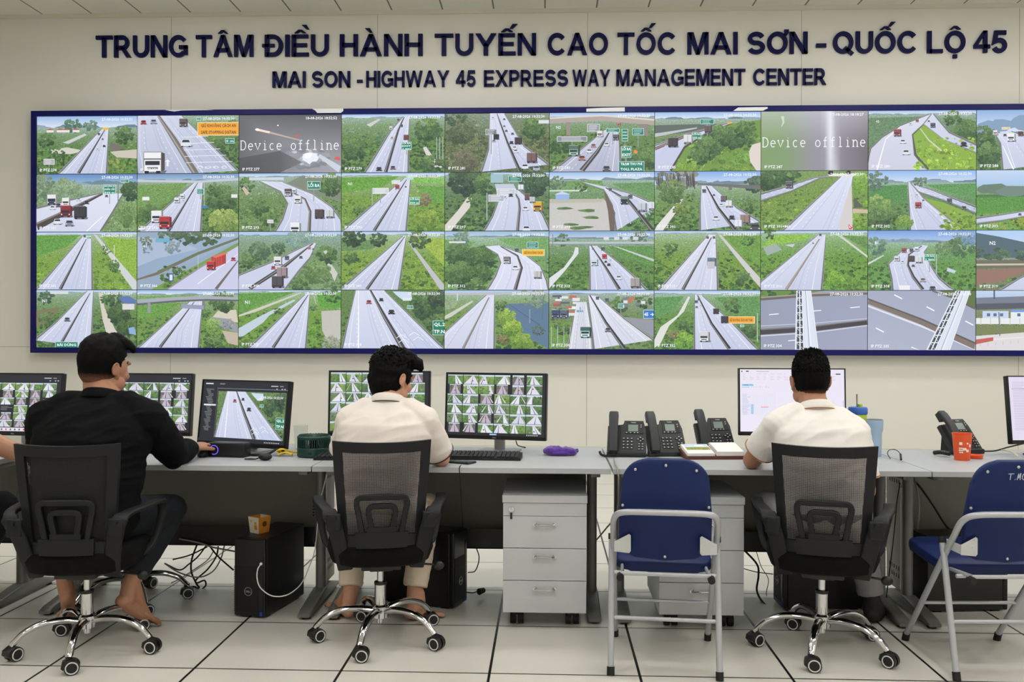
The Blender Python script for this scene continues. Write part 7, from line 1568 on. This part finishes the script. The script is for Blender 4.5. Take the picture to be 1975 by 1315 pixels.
J1 = dict(pel=(-2.0, 3.80, .55), neck=(-1.975, 3.935, 1.095), head=(-2.0, 3.995, 1.203), hs=1.09, yaw=-26, pitch=-4, roll=0,
    armL=((-2.2, 3.885, .985), (-2.3, 4.02, .80), (-2.2, 4.36, .785)), armR=((-1.755, 3.89, .985), (-1.735, 4.13, .80), (-1.722, 4.33, .808)),
    handL=((.25, 1, -.05), DN, .5), handR=((.14, 1, .06), (0, 0, 1), .6), legL=((-2.1, 3.86, .535), (-2.25, 4.2, .53), (-2.183, 4.0, .235), (-2.14, 3.955, .17), (-2.245, 4.13, .02)), legR=((-1.9, 3.86, .535), (-1.78, 4.2, .53), (-1.874, 3.985, .235), (-1.9, 3.945, .165), (-1.825, 4.12, .02)), hem=.9, col=(0, .0, .012))
person('person in a black long-sleeved shirt and dark jeans, barefoot, hand on a mouse', J1, skin_d, blackc, 'shirt', jean, 'long', 1.22, 1.12, hair_short, None, seed=2)
J2 = dict(pel=(-.745, 3.97, .55), neck=(-.722, 4.07, 1.062), head=(-.715, 4.14, 1.156), yaw=-40, pitch=-12, roll=0,
    armL=((-.88, 4.03, .965), (-.935, 4.10, .79), (-.86, 4.42, .785)), armR=((-.555, 4.03, .965), (-.49, 4.165, .785), (-.53, 4.43, .785)),
    handL=((.15, 1, -.1), DN, .4), handR=((-.25, 1, -.1), DN, .4), legL=((-.84, 4.0, .535), (-.95, 4.4, .51), (-.935, 4.27, .125), (-.93, 4.245, .04), (-1.06, 4.44, .022)), legR=((-.65, 4.0, .535), (-.585, 4.4, .51), (-.63, 4.27, .125), (-.655, 4.24, .04), (-.545, 4.31, .022)), hem=.92, slv=(.86, .86), col=(0, .004, .02))
person('person in a cream polo with black collar stripe and beige trousers, head turned right', J2, skin_m, cream, 'polo_shirt', beige, 'short', 1.0, 1.0, hair_full, stripe_k, seed=5)
J3 = dict(dx=-.018, pel=(1.21, 3.93, .55), neck=(1.215, 4.06, 1.045), head=(1.213, 4.14, 1.152), yaw=2, pitch=-8, roll=0,
    armL=((1.045, 4.02, .96), (.955, 4.15, .79), (1.04, 4.42, .785)), armR=((1.368, 4.02, .93), (1.418, 4.0, .68), (1.33, 4.22, .60)),
    handL=((.35, 1, -.05), DN, .4), handR=((-.3, 1, -.2), DN, .5), legL=((1.11, 3.97, .535), (1.06, 4.27, .56), (1.22, 4.14, .545), (1.24, 4.11, .52), (1.42, 4.19, .535)), legR=((1.31, 3.97, .535), (1.5, 4.36, .51), (1.56, 4.34, .12), (1.55, 4.31, .045), (1.62, 4.42, .03)), hem=.97, slv=(.74, .8), col=(0, .0, .018))
pt, lg = person('person in a cream polo with brown collar stripe, seen straight from behind', J3, skin_d, cream2, 'polo_shirt', greyc, 'short', .98, 1.0, hair_spiky, stripe_b, shoes=True, seed=9)
shoe = mat('shoe_black', (16, 16, 17), .6, bump=.2, bscale=120); T0 = pt.location
for hp, kn, an, he, to in lg:
    mb = MB(); d = (to-he).normalized(); s = Vector((0, 0, 1)).cross(d).normalized()
    mb.limb([an+Vector((0, 0, -.01)), he+d*.03+Vector((0, 0, .02))], [.046, .044], 14); mb.limb([an+d*.02-Vector((0, 0, .03)), he.lerp(to, .55)+Vector((0, 0, .02)), he.lerp(to, .9)+Vector((0, 0, .01))], [.044, .042, .036], 14); mb.limb([he+d*.02, he.lerp(to, .6), to], [.04, .046, .04], 14)
    for v in mb.bm.verts: v.co.z = max(v.co.z, .003)
    fuse('shoe', mb, shoe, pt, .005, 4)
J0 = dict(pel=(-2.92, 3.88, .55), neck=(-2.92, 4.0, 1.05), head=(-2.92, 4.07, 1.155), yaw=0, pitch=-6, roll=0,
    armL=((-3.1, 3.97, .96), (-3.18, 4.12, .79), (-3.06, 4.42, .785)), armR=((-2.73, 3.97, .96), (-2.505, 4.165, .795), (-2.66, 4.42, .785)),
    handL=((.35, 1, -.05), DN, .4), handR=((-.4, 1, -.05), DN, .4), legL=((-3.02, 3.93, .535), (-3.06, 4.33, .51), (-3.05, 4.3, .12), (-3.05, 4.27, .04), (-3.06, 4.5, .022)), legR=((-2.82, 3.93, .535), (-2.66, 4.3, .52), (-2.84, 4.3, .13), (-2.85, 4.27, .045), (-2.84, 4.5, .022)), hem=.92, slv=(.6, .6))
person('person mostly outside the left edge, only a bare forearm resting on the desk shows', J0, skin_m, cream, 'shirt', jean, 'short', 1.05, 1.0, hair_spiky, None, seed=12)
